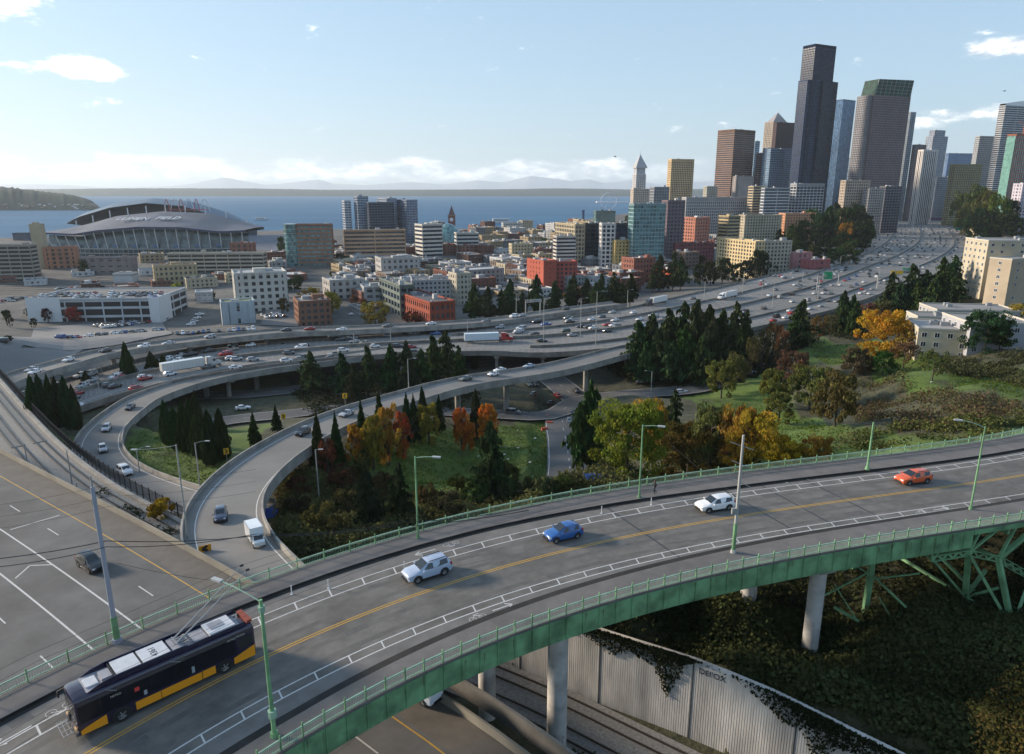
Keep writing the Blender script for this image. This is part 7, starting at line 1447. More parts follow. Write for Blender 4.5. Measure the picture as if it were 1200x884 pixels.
apt('plain tan stair block in front of the large beige building', 1150, 1176, 1240, 305, 362, (.42, .35, .26), 3.1, 9, phi=24, dmin=8)
# --- infill of low town blocks on the street grid
INF = [(CRM, 'cream'), (TAN, 'tan'), (BRK, 'red brick'), (BRKD, 'dark brick'), (GRYB, 'grey'), (WHB, 'white'), (LGR, 'pale grey'), (BRNB, 'brown'), ((.25, .125, .10), 'rusty red'), ((.16, .17, .19), 'slate grey')]
def busy(c, rad):
    for q, a, b, p in BUILT:
        m_ = q + V(math.cos(math.radians(p)) * b / 2 - math.sin(math.radians(p)) * a / 2, math.sin(math.radians(p)) * b / 2 + math.cos(math.radians(p)) * a / 2, 0)
        if (m_ - c).length < rad + max(a, b) * .45: return True
    for k in (RC, RA):
        if abs(k.side(c)) < 16 and 0 < k.nearest(c)[0] < k.len - 1: return True
    return False
zones = [((540, 298), (740, 350), 95, 1, 3), ((740, 280), (905, 335), 55, 2, 4), ((395, 312), (545, 350), 38, 1, 2), ((560, 266), (740, 300), 56, 1, 5), ((300, 285), (480, 318), 24, 1, 2), ((0, 282), (300, 312), 12, 1, 2), ((480, 272), (620, 300), 28, 1, 5), ((740, 250), (900, 285), 30, 3, 7), ((400, 345), (470, 376), 8, 1, 2), ((845, 235), (1010, 262), 16, 4, 8), ((190, 310), (330, 345), 12, 1, 2), ((0, 312), (200, 345), 8, 1, 1)]
for (xa, ya), (xb, yb_), n, f0, f1 in zones:
    made = 0; tries = 0
    while made < n and tries < n * 7:
        tries += 1; x = RF.uniform(xa, xb); y = RF.uniform(ya, yb_); c = hit(x, y); b = RF.uniform(12, 34); a = RF.uniform(12, 26)
        ctr = c + GR * b / 2 + GL * a / 2
        if busy(ctr, max(a, b) * .42): continue
        u_, v2 = (ctr.x, ctr.y); on = False
        for u in np.linspace(.1, .95, 60):
            p0 = fw(u, 0); p1 = fw(u, 1)
            if (p0.lerp(p1, .5) - ctr).xy.length < (p0 - p1).length / 2 + max(a, b) * .6: on = True; break
        if on: continue
        BUILT.append((c, a, b, 30)); made += 1; cl, cn = RF.choice(INF); k = RF.randint(f0, f1); h = k * 3.4 + RF.uniform(0, 1); gc = gz(c.x, c.y)
        far = ctr.y > 750; fls = RF.choice(['two', 'low']) if k < 3 else f'{["three","four","five","six","seven","eight","nine"][k-3]} storey'; rfm, rn = RF.choice([(ROOFG, 'grey'), (ROOFW, 'white'), (ROOFG, 'grey'), (mat('tar_roof', (.07, .07, .075), .9), 'black')])
        t = thing('town_building' if k > 1 else 'low_warehouse', f'{cn} {fls if k >= 3 else ("one storey" if k == 1 else "two storey")} town building with a {rn} flat roof', 'building', (c.x, c.y, gc), GA, 'low buildings of the old town')
        facade(t, [(0, 0), (b, 0), (b, a), (0, a)], -2, h, wallm(cl), WG, 3.4, RF.choice([3.2, 3.8, 4.6]), RF.uniform(.35, .6), RF.uniform(.4, .55), .22, rfm, RF.uniform(.5, 1.1))
        for _ in range(RF.randint(2, 6)): w_ = RF.uniform(.7, 3.4); xx = RF.uniform(w_, b - w_); yy = RF.uniform(w_, a - w_); m = MB(); m.box(xx - w_, xx + w_ * .6, yy - w_ * .7, yy + w_ * .7, h, h + RF.uniform(.8, 2.8)); m.build('roof_house', RF.choice([ROOFW, STEEL, wallm(cl)]), t)
# --- yards, streets and lots of the flat town
m = MB()
def slab(mb, pts, dz=.25, n=14):
    A, B, C, D = [hit(*p) for p in pts]; vs = []
    for i in range(n + 1):
        for j in range(n + 1):
            p = A.lerp(B, i / n).lerp(D.lerp(C, i / n), j / n); vs.append((p.x, p.y, gz(p.x, p.y) + dz))
    mb.add(vs, [(i * (n + 1) + j, i * (n + 1) + j + 1, (i + 1) * (n + 1) + j + 1, (i + 1) * (n + 1) + j)[::-1] for i in range(n) for j in range(n)])
for pts in ([(5, 402), (40, 386), (190, 378), (202, 392)], [(-60, 440), (-30, 405), (30, 404), (20, 428)], [(305, 382), (350, 384), (345, 365), (312, 364)]): slab(m, pts[::1], .4)
slab(m, [(-60, 478), (-30, 428), (130, 396), (60, 440)], .3); struct(m, 'parking_lot', mat('pale_lot_concrete', (.21, .205, .20), .9, var=.12, vs=.1, dirt=.25, ds=.05))
m = MB()
for k in range(9):
    a = hit(-30, 330 + k * 2.6); b = hit(245, 322 + k * 2.2); n_ = 14
    for i in range(n_):
        p = a.lerp(b, i / n_); q = a.lerp(b, (i + 1) / n_); p.z = gz(p.x, p.y) + .35; q.z = gz(q.x, q.y) + .35; m.bar(p, q, .9, .15)
struct(m, 'railway_yard', mat('yard_rust', (.055, .048, .042), .8))
lot(60, 340, 150, 338, 20, 1, 'parked along the railway yard', 'cars parked along the railway yard', dens=.8)
lot(205, 392, 300, 388, 16, 1, 'parked along the street behind the flyover ramp', 'cars parked along the flyover street', dens=.7)
for _ in range(60):
    x = RF.uniform(300, 900); y = RF.uniform(292, 352) if x < 740 else RF.uniform(285, 325); c = hit(x, y)
    if busy(c, 4): continue
    tree('round', x, y, y - RF.uniform(7, 12), RF.uniform(8, 13), RF.choice([DGR, (.20, .09, .03), (.09, .10, .03), (.24, .17, .03), RDB, MGR]), 'small street tree between town buildings', 'small street trees of the old town')
lot(8, 356, 30, 350, 6, 2, 'parked left of the white ended car park', 'cars parked left of the garage', dens=.8)
lot(60, 398, 190, 388, 22, 1, 'parked in the pale open lot beside the flyover', 'cars parked in the pale open lot', dens=.7, lift=.43)
# --- the stadium
st = thing('stadium', 'large stadium with a long arched roof and glass front by the water', 'stadium', at(172, 302, 75)); SY = st.location.y; sx = lambda px: (px - 600) / FP / (CS + (442 - 280) / FP * SN) * SY - st.location.x
sz = lambda py: CAMZ - SY * ratio(py) - st.location.z
X0, X1 = sx(56), sx(291); n = 40; xs = np.linspace(X0, X1, n + 1); f_ = (xs - X0) / (X1 - X0)
depth_ = 12 * np.sin(f_ * PI)                        # the front bows towards us
lip = np.interp(f_, [0, .17, .3, .5, .7, .88, 1], [sz(273.5), sz(275), sz(270.5), sz(266.5), sz(267), sz(272), sz(271)]); rid = np.interp(f_, [0, .1, .25, .5, .75, .9, 1], [sz(271), sz(264), sz(255), sz(249), sz(252), sz(262), sz(269)])
m = MB(); vs = []
for i in range(n + 1): vs += [(xs[i], -depth_[i], -2), (xs[i], -depth_[i] - 1.5, sz(291)), (xs[i], -depth_[i] + 3, lip[i] - 2)]
m.add(vs, [(3 * i + j, 3 * i + 3 + j, 3 * i + 4 + j, 3 * i + 1 + j) for i in range(n) for j in range(2)]); m.build('glass_front', glass_mat('stadium_glass', (.055, .085, .09), .5, .2, (6, 6, 4)), st)
m = MB(); vs = []
for i in range(n + 1): y = -depth_[i]; vs += [(xs[i], y - 9, lip[i]), (xs[i], y - 9, lip[i] + 1.6), (xs[i], y + 22, (lip[i] + rid[i]) / 2 + 1.5), (xs[i], y + 55, rid[i]), (xs[i], y + 55, rid[i] - 3), (xs[i], y + 3, lip[i] - 1)]
m.add(vs, [(6 * i + j, 6 * i + 6 + j, 6 * i + 6 + (j + 1) % 6, 6 * i + (j + 1) % 6) for i in range(n) for j in range(6)]); m.build('roof_canopy', mat('stadium_roof', (.155, .152, .17), .6, var=.12, vs=.05, dirt=.2, ds=.03), st, smooth=30)
m = MB(); 
for i in range(n): m.bar((xs[i], -depth_[i] - 9.3, lip[i] + .5), (xs[i + 1], -depth_[i + 1] - 9.3, lip[i + 1] + .5), .5, 1.7)
m.build('roof_edge', mat('dark_blue_edge', (.04, .05, .11), .6), st)
for i in range(1, n, 2):
    m = MB(); y = -depth_[i]; m.bar((xs[i], y - 2.5, sz(290)), (xs[i] - 2 * (1 - 2 * f_[i]), y - 7, lip[i]), .8); m.build('front_column', WHITE, st)
    if i % 4 == 1: m = MB(); m.bar((xs[i], y + 50, rid[i] - 1), (xs[i], y + 50, rid[i] + 8), .9); m.build('roof_mast', WHITE, st)
m = MB()
for z_ in (sz(296), sz(291), sz(301.5)):
    for i in range(n): m.bar((xs[i], -depth_[i] - 1.9, z_), (xs[i + 1], -depth_[i + 1] - 1.9, z_), .5, 1.0)
m.build('front_rail', STEEL, st); m = MB()
for i in range(0, n): m.bar((xs[i], -depth_[i] - 2.0, sz(302)), (xs[i], -depth_[i] - 2.0, sz(291)), .4)
o = m.build('mullions', STEEL, st); o['kind'] = 'stuff'
for i in range(2, n - 1, 4): m = MB(); m.box(xs[i], xs[i + 1] + 1, -depth_[i] - 2.6, -depth_[i] - 2.2, sz(288.5), sz(286)); m.build('blue_banner', mat('banner_blue', (.08, .16, .32), .6), st)
m = MB(); vs = []; D2 = 170                            # seating bowl and far roof
fx = np.linspace(sx(80), sx(290), 31); ff = (fx - fx[0]) / (fx[-1] - fx[0]); zr = [CAMZ - (SY + D2) * ratio(y) - st.location.z for y in np.interp(ff, [0, .12, .3, .5, .7, .85, 1], [262, 249, 238, 232.5, 236, 246, 262])]
for i in range(31): sc_ = (SY + D2) / SY; X_ = (fx[i] + st.location.x) * sc_ - st.location.x; vs += [(X_, D2 - 22, zr[i] - 6), (X_, D2, zr[i]), (X_, D2 + 40, zr[i] - 5), (X_, D2 + 40, -2)]
m.add(vs, [(4 * i + j, 4 * i + 4 + j, 4 * i + 5 + j, 4 * i + 1 + j) for i in range(30) for j in range(3)]); m.build('far_roof', mat('stadium_far_roof', (.13, .18, .23), .5, var=.08, vs=.05), st, smooth=30)
m = MB(); m.add([(X0, 40, -2), (X1, 40, -2), (X1 + 40, D2, 15), (X0 - 30, D2, 15)], [(0, 1, 2, 3)]); m.build('seating_bowl', GRYB and wallm((.18, .19, .22)), st)
tru = mat('red_white_truss', (.42, .12, .12), .6); tw_ = mat('truss_white', (.6, .6, .62), .6)
for px in (176, 194, 213):
    for d_, mm_ in ((-5, tru), (5, tw_)):
        m = MB(); pts = []
        for q in np.linspace(0, 1, 9): pts.append((sx(px + d_ * (1 if q < .5 else 1)) + (q - .5) * 2 * abs(6) * (1 if d_ > 0 else .6), 60, sz(250) + (sz(234.5) - sz(250)) * math.sin(q * PI)))
        for p_, q_ in zip(pts[:-1], pts[1:]): m.bar(p_, q_, .65)
        m.build('arched_truss', mm_, st)
m = MB(); m.bar((sx(168), 58, sz(247.5)), (sx(222), 58, sz(247.5)), 1.0); m.build('red_truss_base', tru, st)
for s_, px, py in (('LUMEN', 158, 256.5), ('FIELD', 196, 256.5)):
    i = int(np.argmin(abs(xs - sx(px)))); slope = math.atan2(rid[i] - lip[i], 64); M = Matrix.Translation((xs[i], -depth_[i] + 18, (lip[i] + rid[i]) / 2 + 2.3)) @ Matrix.Rotation(slope * .75 + .02, 4, 'X') @ Matrix.Diagonal((1.25, 1.9, 1, 1)); text_mesh(s_, 9, WHITE, 'roof_lettering', st, M, .3)
# far quay sheds, ferry pier, headland houses
m = MB(); r_ = random.Random(4)
for _ in range(120): q = atY(r_.uniform(-20, 112), 238, 2905 + r_.uniform(0, 60)); w_ = r_.uniform(5, 16); z_ = r_.uniform(-42, -20); m.k = r_.randint(0, 2); m.box(q.x - w_ / 2, q.x + w_ / 2, q.y, q.y + 8, z_, z_ + r_.uniform(3, 7))
o = m.build('headland_houses', [WHITE, wallm((.35, .33, .3)), wallm((.3, .2, .16))]); o['kind'] = 'stuff'
for px, w_, lb in ((718, 36, 'long white pier shed catching the sun far out on the water'),):
    q = at(px, 238, 78); m = MB(); L_ = w_ / FP * q.y; m.box(-L_ / 2, L_ / 2, 0, 60, 0, 9); o = m.build('pier_shed', WHITE); o.location = (q.x, q.y, -42.9); tag(o, lb, 'pier')
q = at(713, 246, 78); t = thing('ferris_wheel', 'small white ferris wheel on the waterfront', 'ferris wheel', q); R_ = 9 / FP * q.y * 1.0
m = MB(); P = [(math.cos(x) * R_, 0, R_ + 3 + math.sin(x) * R_) for x in np.linspace(0, 2 * PI, 25)]; m.pipe(P, 1.0, 5); m.build('rim', WHITE, t); m = MB(); [m.bar((0, 0, R_ + 3), P[i], .5) for i in range(0, 24, 2)]; o = m.build('spokes', WHITE, t); o['kind'] = 'stuff'; m = MB(); m.bar((0, 0, R_ + 3), (-R_ * .5, 0, 0), 1.2); m.bar((0, 0, R_ + 3), (R_ * .5, 0, 0), 1.2); m.build('legs', WHITE, t)
bld('green glass office by the water with the wheel behind it', 695, 698, 720, 248, 276, (.14, .19, .17), WGT, phi=12, fl=3.6, bay=4, pier=.1, band=.3); bld('white terminal building on the waterfront', 588, 590, 612, 262, 272, (.5, .5, .48), phi=10)
t = thing('grain_tower', 'slim dark tower rising at the waterfront left of the green glass office', 'tower', at(683, 262, 77)); m = MB(); m.tube((0, 0, -3), (0, 0, 28), 3.4, 3.4, 12); m.build('shaft', wallm((.05, .10, .2)), t); m = MB(); m.tube((0, 0, 28), (0, 0, 31), 4, 4, 12); m.build('cap', wallm((.05, .10, .2)), t)
for px, py, w_, lb in ((2, 304, 18, 'white ferry with blue trim beyond the red building, lower one'),):
    pass
for px, py, lb in ((588, 262, 'white ferry berthed at the waterfront'), (306, 258, 'small white boat with a wake right of the stadium')):
    q = at(px, py, 78); t = thing('boat', lb, 'boat', q, .1); k_ = 1 if px > 400 else .6; m = MB(); m.frustum([(-26, -6), (22, -6), (30, 0), (22, 6), (-26, 6)], [(-28, -8), (24, -8), (34, 0), (24, 8), (-28, 8)], -1, 5); m.build('hull', WHITE, t); m = MB(); m.box(-22, 18, -6, 6, 5, 12); m.build('cabin', WHITE, t); m = MB(); m.box(-20, 16, -6.1, 6.1, 7, 9); m.build('window_band', CGLASS, t); t.scale = (k_,) * 3
# overpass and walls at the bend
t = thing('overpass', 'pale curved concrete overpass crossing the freeway at the bend', 'bridge', at(1070, 252, 52)); L0 = t.location.copy(); op = Path([at(985, 263, 54), at(1010, 255, 53), at(1030, 250.5, 52), at(1055, 248, 51.5), at(1085, 246.3, 51), at(1110, 246, 51), at(1135, 247, 51)], 10); m = MB(); op.extrude(rect(-7, 7, -2.6, 1.0), m); m.v = [tuple(Vector(v) - L0) for v in m.v]; m.build('deck', mat('warm_concrete', (.50, .44, .32), .9, var=.1, vs=.1), t)
for px in (1046, 1072, 1098): q = op.at(op.nearest(at(px, 248, 51.5))[0]); m = MB(); m.box(q.x - 1.5 - L0.x, q.x + 1.5 - L0.x, q.y - 3 - L0.y, q.y + 3 - L0.y, gz(q.x, q.y) - 2 - L0.z, q.z - 2.6 - L0.z); m.build('column', CONC, t)
t = thing('retaining_wall', 'tan concrete retaining wall climbing right of the far freeway', 'retaining wall', at(1120, 262, 60)); L0 = t.location.copy(); wp = Path([at(1118, 256, 60), at(1128, 268, 60), at(1140, 280, 60), at(1150, 290, 60.5)], 8); m = MB(); wp.extrude([(-.6, -6), (-.6, 9), (.6, 9), (.6, -6)], m); m.v = [tuple(Vector(v) - L0) for v in m.v]; m.build('wall_face', mat('tan_wall', (.36, .29, .17), .9, var=.15, vs=.1), t)
b0 = at(1113, 247, 57); m = MB(); m.box(-5, 5, -8, 8, -8, 15); o = m.build('abutment', mat('yellow_concrete', (.50, .42, .22), .9)); o.location = b0; tag(o, 'yellowish square abutment at the right end of the overpass', 'abutment')
# ------------------------------------------------------------------ poles, lamps, signs, wires
def lamp_pole(px, pb, pt, lab, arm=None, base_H=35, r=.11, mt=GREEN, hgt=None, on_deck=True, name='street_lamp', cat='street lamp', collar=False, z=None, group=None, top=None):
    b = at(px, pb, base_H) if base_H else hit(px, pb)
    if not base_H: b.z = gz(b.x, b.y)
    if on_deck: b.z = .2
    h = (CAMZ - b.y * ratio(pt)) - b.z; tx = top if top is not None else px
    t = thing(name, lab, cat, b, 0, group); m = MB()
    dx = 0
    m.tube((0, 0, 0), (dx, 0, h), r, r * .7, 10); m.build('pole', mt, t, smooth=60); m = MB(); m.tube((0, 0, -.05), (0, 0, .35), r * 2.0, r * 1.7, 8); m.build('base_plate', mt, t)
    if collar: m = MB(); m.tube((0, 0, h * .15), (0, 0, h * .15 + .5), r * 1.9, r * 1.9, 8); m.tube((0, 0, h * .92), (0, 0, h * .92 + .35), r * 1.5, r * 1.5, 8); m.build('collar', GREENL, t)
    if arm:
        ax, ay, az = arm; m = MB(); P = [V(0, 0, h - .15)] + [V(ax * q, ay * q, h - .15 + az * math.sin(q * PI / 2)) for q in (.3, .6, .9, 1)]; m.pipe(P, .04 if r < .2 else .07, 6); m.build('arm', mt if mt is not GREEN else GREENL, t)
        e = P[-1]; d = V(ax, ay, 0).normalized(); m = MB(); m.obox(e + d * .3, d * .42, V(-d.y, d.x, 0) * .15, V(0, 0, .07)); m.build('lamp_head', mat('lamp_grey', (.42, .43, .43), .5), t)
    return t, h
lamp_pole(322, 866, 703, 'near green lamp post with a ribbed collar low on the near sidewalk', (-3.1, 1.6, .5), collar=True, r=.15)
lamp_pole(490, 633, 535, 'green lamp post left of the middle on the far sidewalk', (1.9, -.4, .25)); lamp_pole(749, 585, 498, 'green lamp post in front of the big maple', (1.7, -.6, .2)); lamp_pole(1137, 599, 500, 'green lamp post at the right end leaning over the orange car', (-2.2, .8, .6))
t, h = lamp_pole(859, 650, 510, 'tall pale pole with a green foot on the near sidewalk', None, r=.16, mt=mat('weathered_pole', (.38, .38, .36), .8), name='utility_pole', cat='pole')
m = MB(); m.tube((0, 0, .02), (0, 0, 3.2), .19, .18, 10); m.build('green_foot', GREEN, t); m = MB(); m.box(-.5, .0, -.15, .15, 4.2, 4.8); m.build('meter_box', STEEL, t)
m = MB(); [m.bar((-1.1 + k * .3, .3, h - .8 - 1.9 * k), (1.0, -.3, h - 1.4 - 1.9 * k), .05) for k in range(3)]; o = m.build('wire_brackets', STEEL, t); o['kind'] = 'stuff'
lamp_pole(1016, 552, 495, 'plain green pole without a lamp on the far sidewalk', None, r=.15, name='utility_pole', cat='pole')
t, h = lamp_pole(138, 755, 571, 'tall grey steel pole with a green foot behind the bus', None, r=.21, mt=mat('grey_blue_pole', (.30, .32, .38), .55), name='utility_pole', cat='pole'); m = MB(); m.tube((0, 0, 0), (0, 0, 2.3), .25, .24, 12); m.build('green_foot', GREEN, t); m = MB(); m.tube((0, 0, h), (0, 0, h + .9), .07, .05, 6); m.box(-.12, .12, -.12, .12, h - 1.4, h - .9); m.build('pole_cap', STEEL, t)
GP = mat('grey_lamp_pole', (.32, .33, .32), .6)
for px, pb, pt, H, arm, lab in ((224, 660, 521, 51.5, (-5.5, 0, -.6), 'tall mast with a long arm reaching left over the white van'), (236, 583, 519, 55, (2.0, 0, .5), 'curved lamp post right of the long armed mast'), (164, 556, 527, 58, (2.2, 0, .8), 'short curved lamp post at the inner edge of the looping ramp'), (374, 585, 527, 57, (.7, 0, .2), 'thin lamp post among brush right of the nearer ramp'), (479, 455, 421, 56, (1.8, 0, .4), 'lamp post on the nearer ramp before the fir row'), (763, 458, 436, 70, (-2.0, 0, .6), 'lamp post at the lower street right of the ramps'), (118, 470, 440, 62, None, 'slim post by the small conifers of the looping ramp'), (86, 575, 528, 53, None, 'stout post beside the black fence'), (33, 546, 520, 53, None, 'tram line post at the left among the tracks'), (93, 588, 566, 52, None, 'tram line post in the middle of the tracks'), (164, 624, 605, 51, None, 'short tram line post nearer the bridge')):
    q = at(px, pb, H); lamp_pole(px, pb, pt, lab, arm, H, .13 if H < 60 else .15, GP, on_deck=False, cat='street lamp' if arm else 'post', name='street_lamp' if arm else 'metal_post')
for i, (px, pb, pt) in enumerate([(637, 402, 350), (680, 396, 350), (698, 405, 342), (605, 365, 344), (735, 362, 340), (825, 352, 330), (870, 345, 318), (958, 352, 322), (940, 332, 318), (1028, 340, 312), (984, 315, 300), (892, 352, 330), (415, 405, 390), (458, 400, 383), (548, 392, 375), (120, 440, 428), (35, 455, 438), (905, 360, 332)]):
    u = min(np.linspace(.05, .9, 300), key=lambda k: abs(proj(fw(k, .5))[0] - px)); q = at(px, pb, 62.2); lamp_pole(px, pb, pt, 'thin double headed lamp post standing along the freeway', (2.2, 0, .4), 62.2, .16, GP, on_deck=False, group='lamp posts along the freeway')
# curve signs and boards
def board(px, py, H, w, h, col, lab, post=2.5, cat='road sign', face=None, thick=.06):
    q = at(px, py, H); t = thing('road_sign', lab, cat, q); m = MB(); m.box(-w / 2, w / 2, -thick, 0, -h / 2, h / 2); m.build('sign_panel', col, t); m = MB(); m.box(-.05, .05, 0.001, .08, -post - h / 2, h / 2); m.build('post', GP, t)
    t.rotation_euler.z = math.atan2(q.y, q.x) - PI / 2 + .15
    if face == 'arrow' or face == 'arrowr':
        s = 1 if face == 'arrowr' else -1; m = MB(); 
        for z_ in (1, -1): m.obox((s * .0, -thick - .012, z_ * h * .17), V(w * .2, 0, -z_ * s * h * .2) * 1.0, (0, .008, 0), V(.07 * s * z_, 0, .1) * w)
        m.build('chevron', BLACKP, t)
    return t
YS = mat('sign_yellow', (.72, .42, .02), .5); GS = mat('sign_green', (.01, .30, .12), .5); OS = mat('sign_orange', (.75, .32, .02), .5)
board(265, 529, 56, 1.1, 1.4, YS, 'yellow chevron board on the lawn side of the nearer ramp', face='arrowr', post=3); board(235, 582, 52, 1.2, 1.5, YS, 'yellow chevron board at the foot of the curved lamp post', face='arrowr', post=2); board(332, 488, 58, 1.2, 1.5, YS, 'yellow chevron board between the small conifers', face='arrowr', post=3)
board(404, 464, 53, 1.2, 1.4, YS, 'yellow chevron board on the parapet of the nearer ramp', face='arrow', post=2); board(240, 643, 46.5, 1.6, 1.0, OS, 'orange arrow sign on the ramp wall above the tracks', face='arrow', post=1.6)
def sign_bridge(pa, pb_, H, lab, panels):
    a = at(*pa, H); b = at(*pb_, H); t = thing('sign_gantry', lab, 'sign gantry', a); m = MB(); z_ = 8.5; bb = b - a
    for o_ in ((0, 0), (0, -1.1)): m.bar((0, 0, z_ + o_[1]), (bb.x, bb.y, z_ + bb.z + o_[1]), .3)
    n_ = 10
    for k in range(n_): m.bar((bb.x * k / n_, bb.y * k / n_, z_ - (1.1 if k % 2 else 0)), (bb.x * (k + 1) / n_, bb.y * (k + 1) / n_, z_ - (0 if k % 2 else 1.1)), .15)
    m.build('truss_beam', STEEL, t)
    m = MB(); m.tube((0, 0, -2), (0, 0, z_ + .2), .3, .3, 8); m.build('post', STEEL, t); m = MB(); m.tube((bb.x, bb.y, -2 + bb.z), (bb.x, bb.y, z_ + .2 + bb.z), .3, .3, 8); m.build('post', STEEL, t)
    for f, w_, h_, c_, nm in panels:
        q = bb * f; m = MB(); m.obox((q.x, q.y - .4, z_ - .5), V(w_ / 2, 0, 0), V(0, .06, 0), V(0, 0, h_ / 2)); m.build(nm, c_, t)
        if c_ is GS or c_ is YS:
            m = MB(); [m.obox((q.x, q.y - .48, z_ - .5 + s_ * (h_ / 2 - .15)), V(w_ / 2 - .1, 0, 0), V(0, .01, 0), V(0, 0, .06)) for s_ in (1, -1)]; o = m.build('sign_border', PAINTW, t); o['kind'] = 'stuff'
sign_bridge((957, 340), (982, 334), 62, 'gantry with one small bright green sign left of the bend', [(.45, 5.6, 5.2, GS, 'sign_panel')])
sign_bridge((1027, 340), (1075, 325), 62, 'gantry with yellow over green sign panels near the bend', [(.42, 8.5, 2.8, YS, 'yellow_panel'), (.72, 9, 2.2, GS, 'sign_panel'), (.425, 8.3, 2.0, mat('sign_green2', (.01, .33, .2), .5), 'lower_panel')])
sign_bridge((1112, 275), (1132, 275), 61, 'far gantry with a teal sign at the right of the bend', [(.5, 9, 4, mat('sign_teal', (.02, .25, .22), .5), 'sign_panel')]); sign_bridge((1082, 262), (1118, 262), 60, 'far gantry with purple netting on the bend', [(.4, 20, 4, mat('purple_net', (.16, .06, .2), .7), 'sign_panel')])
sign_bridge((616, 372), (633, 370), 62.2, 'short empty sign bridge beside the flyover ramp', [(.7, 6, 1.4, STEEL, 'sign_panel')])
# delineator posts in the cycle lane buffer
for px, py in ((385, 690), (474, 668), (705, 602), (763, 592), (342, 697), (90, 858)):
    q = at(px, py, 35); m = MB(); m.tube((0, 0, 0), (0, 0, .9), .05, .05, 6); m.tube((0, 0, 0), (0, 0, .05), .12, .12, 8); o = m.build('delineator_post', WHITE); o.location = (q.x, q.y, .012); tag(o, 'short white flexible post in the cycle lane buffer', 'post', 'white posts of the cycle lane')
# overhead wires
def wire(P, r, lab, sag=.25, n=8):
    t = []; m = MB()
    for a, b in zip(P[:-1], P[1:]):
        a = Vector(a); b = Vector(b); pts = [a.lerp(b, k / n) - V(0, 0, sag * 4 * (k / n) * (1 - k / n)) for k in range(n + 1)]; m.pipe(pts, r, 4)
    b0 = Vector(P[0]); m.v = [tuple(Vector(v) - b0) for v in m.v]; o = m.build('overhead_wire', WIRE); o.location = b0; tag(o, lab, 'wire', 'trolley wires'); return o
tipo = (BR.side(at(283, 663, CAMZ - 5.9)), BR.side(at(290, 668, CAMZ - 5.9)))
for o_, lb in ((tipo[0] + .1, 'trolley wire above the far lane, outer of the pair the bus poles reach'), (tipo[1] - .1, 'trolley wire above the far lane, inner of the pair the bus poles reach'), (-1.9, 'trolley wire above the near lane, inner one of the pair'), (-2.5, 'trolley wire above the near lane, outer one of the pair')):
    wire([BR.at(d, o_, 5.95) for d in np.arange(0, BR.len, 13)], .011, lb, .05, 3)
g1 = at(138, 640, 1) ; 
wire([at(-60, 660, 26.5), at(125, 634, 26), at(300, 628, 26.2), at(452, 618, 26.4), at(620, 598, 26.6)], .035, 'thick black feeder cable running from the tall grey pole to the right', .25); wire([at(-60, 669, 26.6), at(125, 641, 26.2), at(300, 626, 26.4), at(470, 612, 26.6), at(640, 590, 26.8)], .03, 'thinner black cable crossing the thick feeder cable', .35)
for k, (y0, y1) in enumerate(((596, 566), (610, 580), (624, 592))): wire([at(-40, y0, 25), at(125, y1 + 2, 25), at(300, y1 - 16, 26)], .01, 'fine black wire high above the lower left motorway, %s' % ('top', 'middle', 'bottom')[k])
wire([at(138, 660, 24), at(300, 684, 28), BR.at(BR.nearest(at(322, 866, 35))[0], -8, 7.5)], .012, 'span wire from the tall grey pole to the near green lamp post', .3)
wire([BR.at(BR.nearest(at(859, 650, 35))[0], -7, 6.6), BR.at(BR.nearest(at(859, 650, 35))[0] + 2, 7.5, 6.4)], .012, 'span wire across the deck from the pale pole', .2)
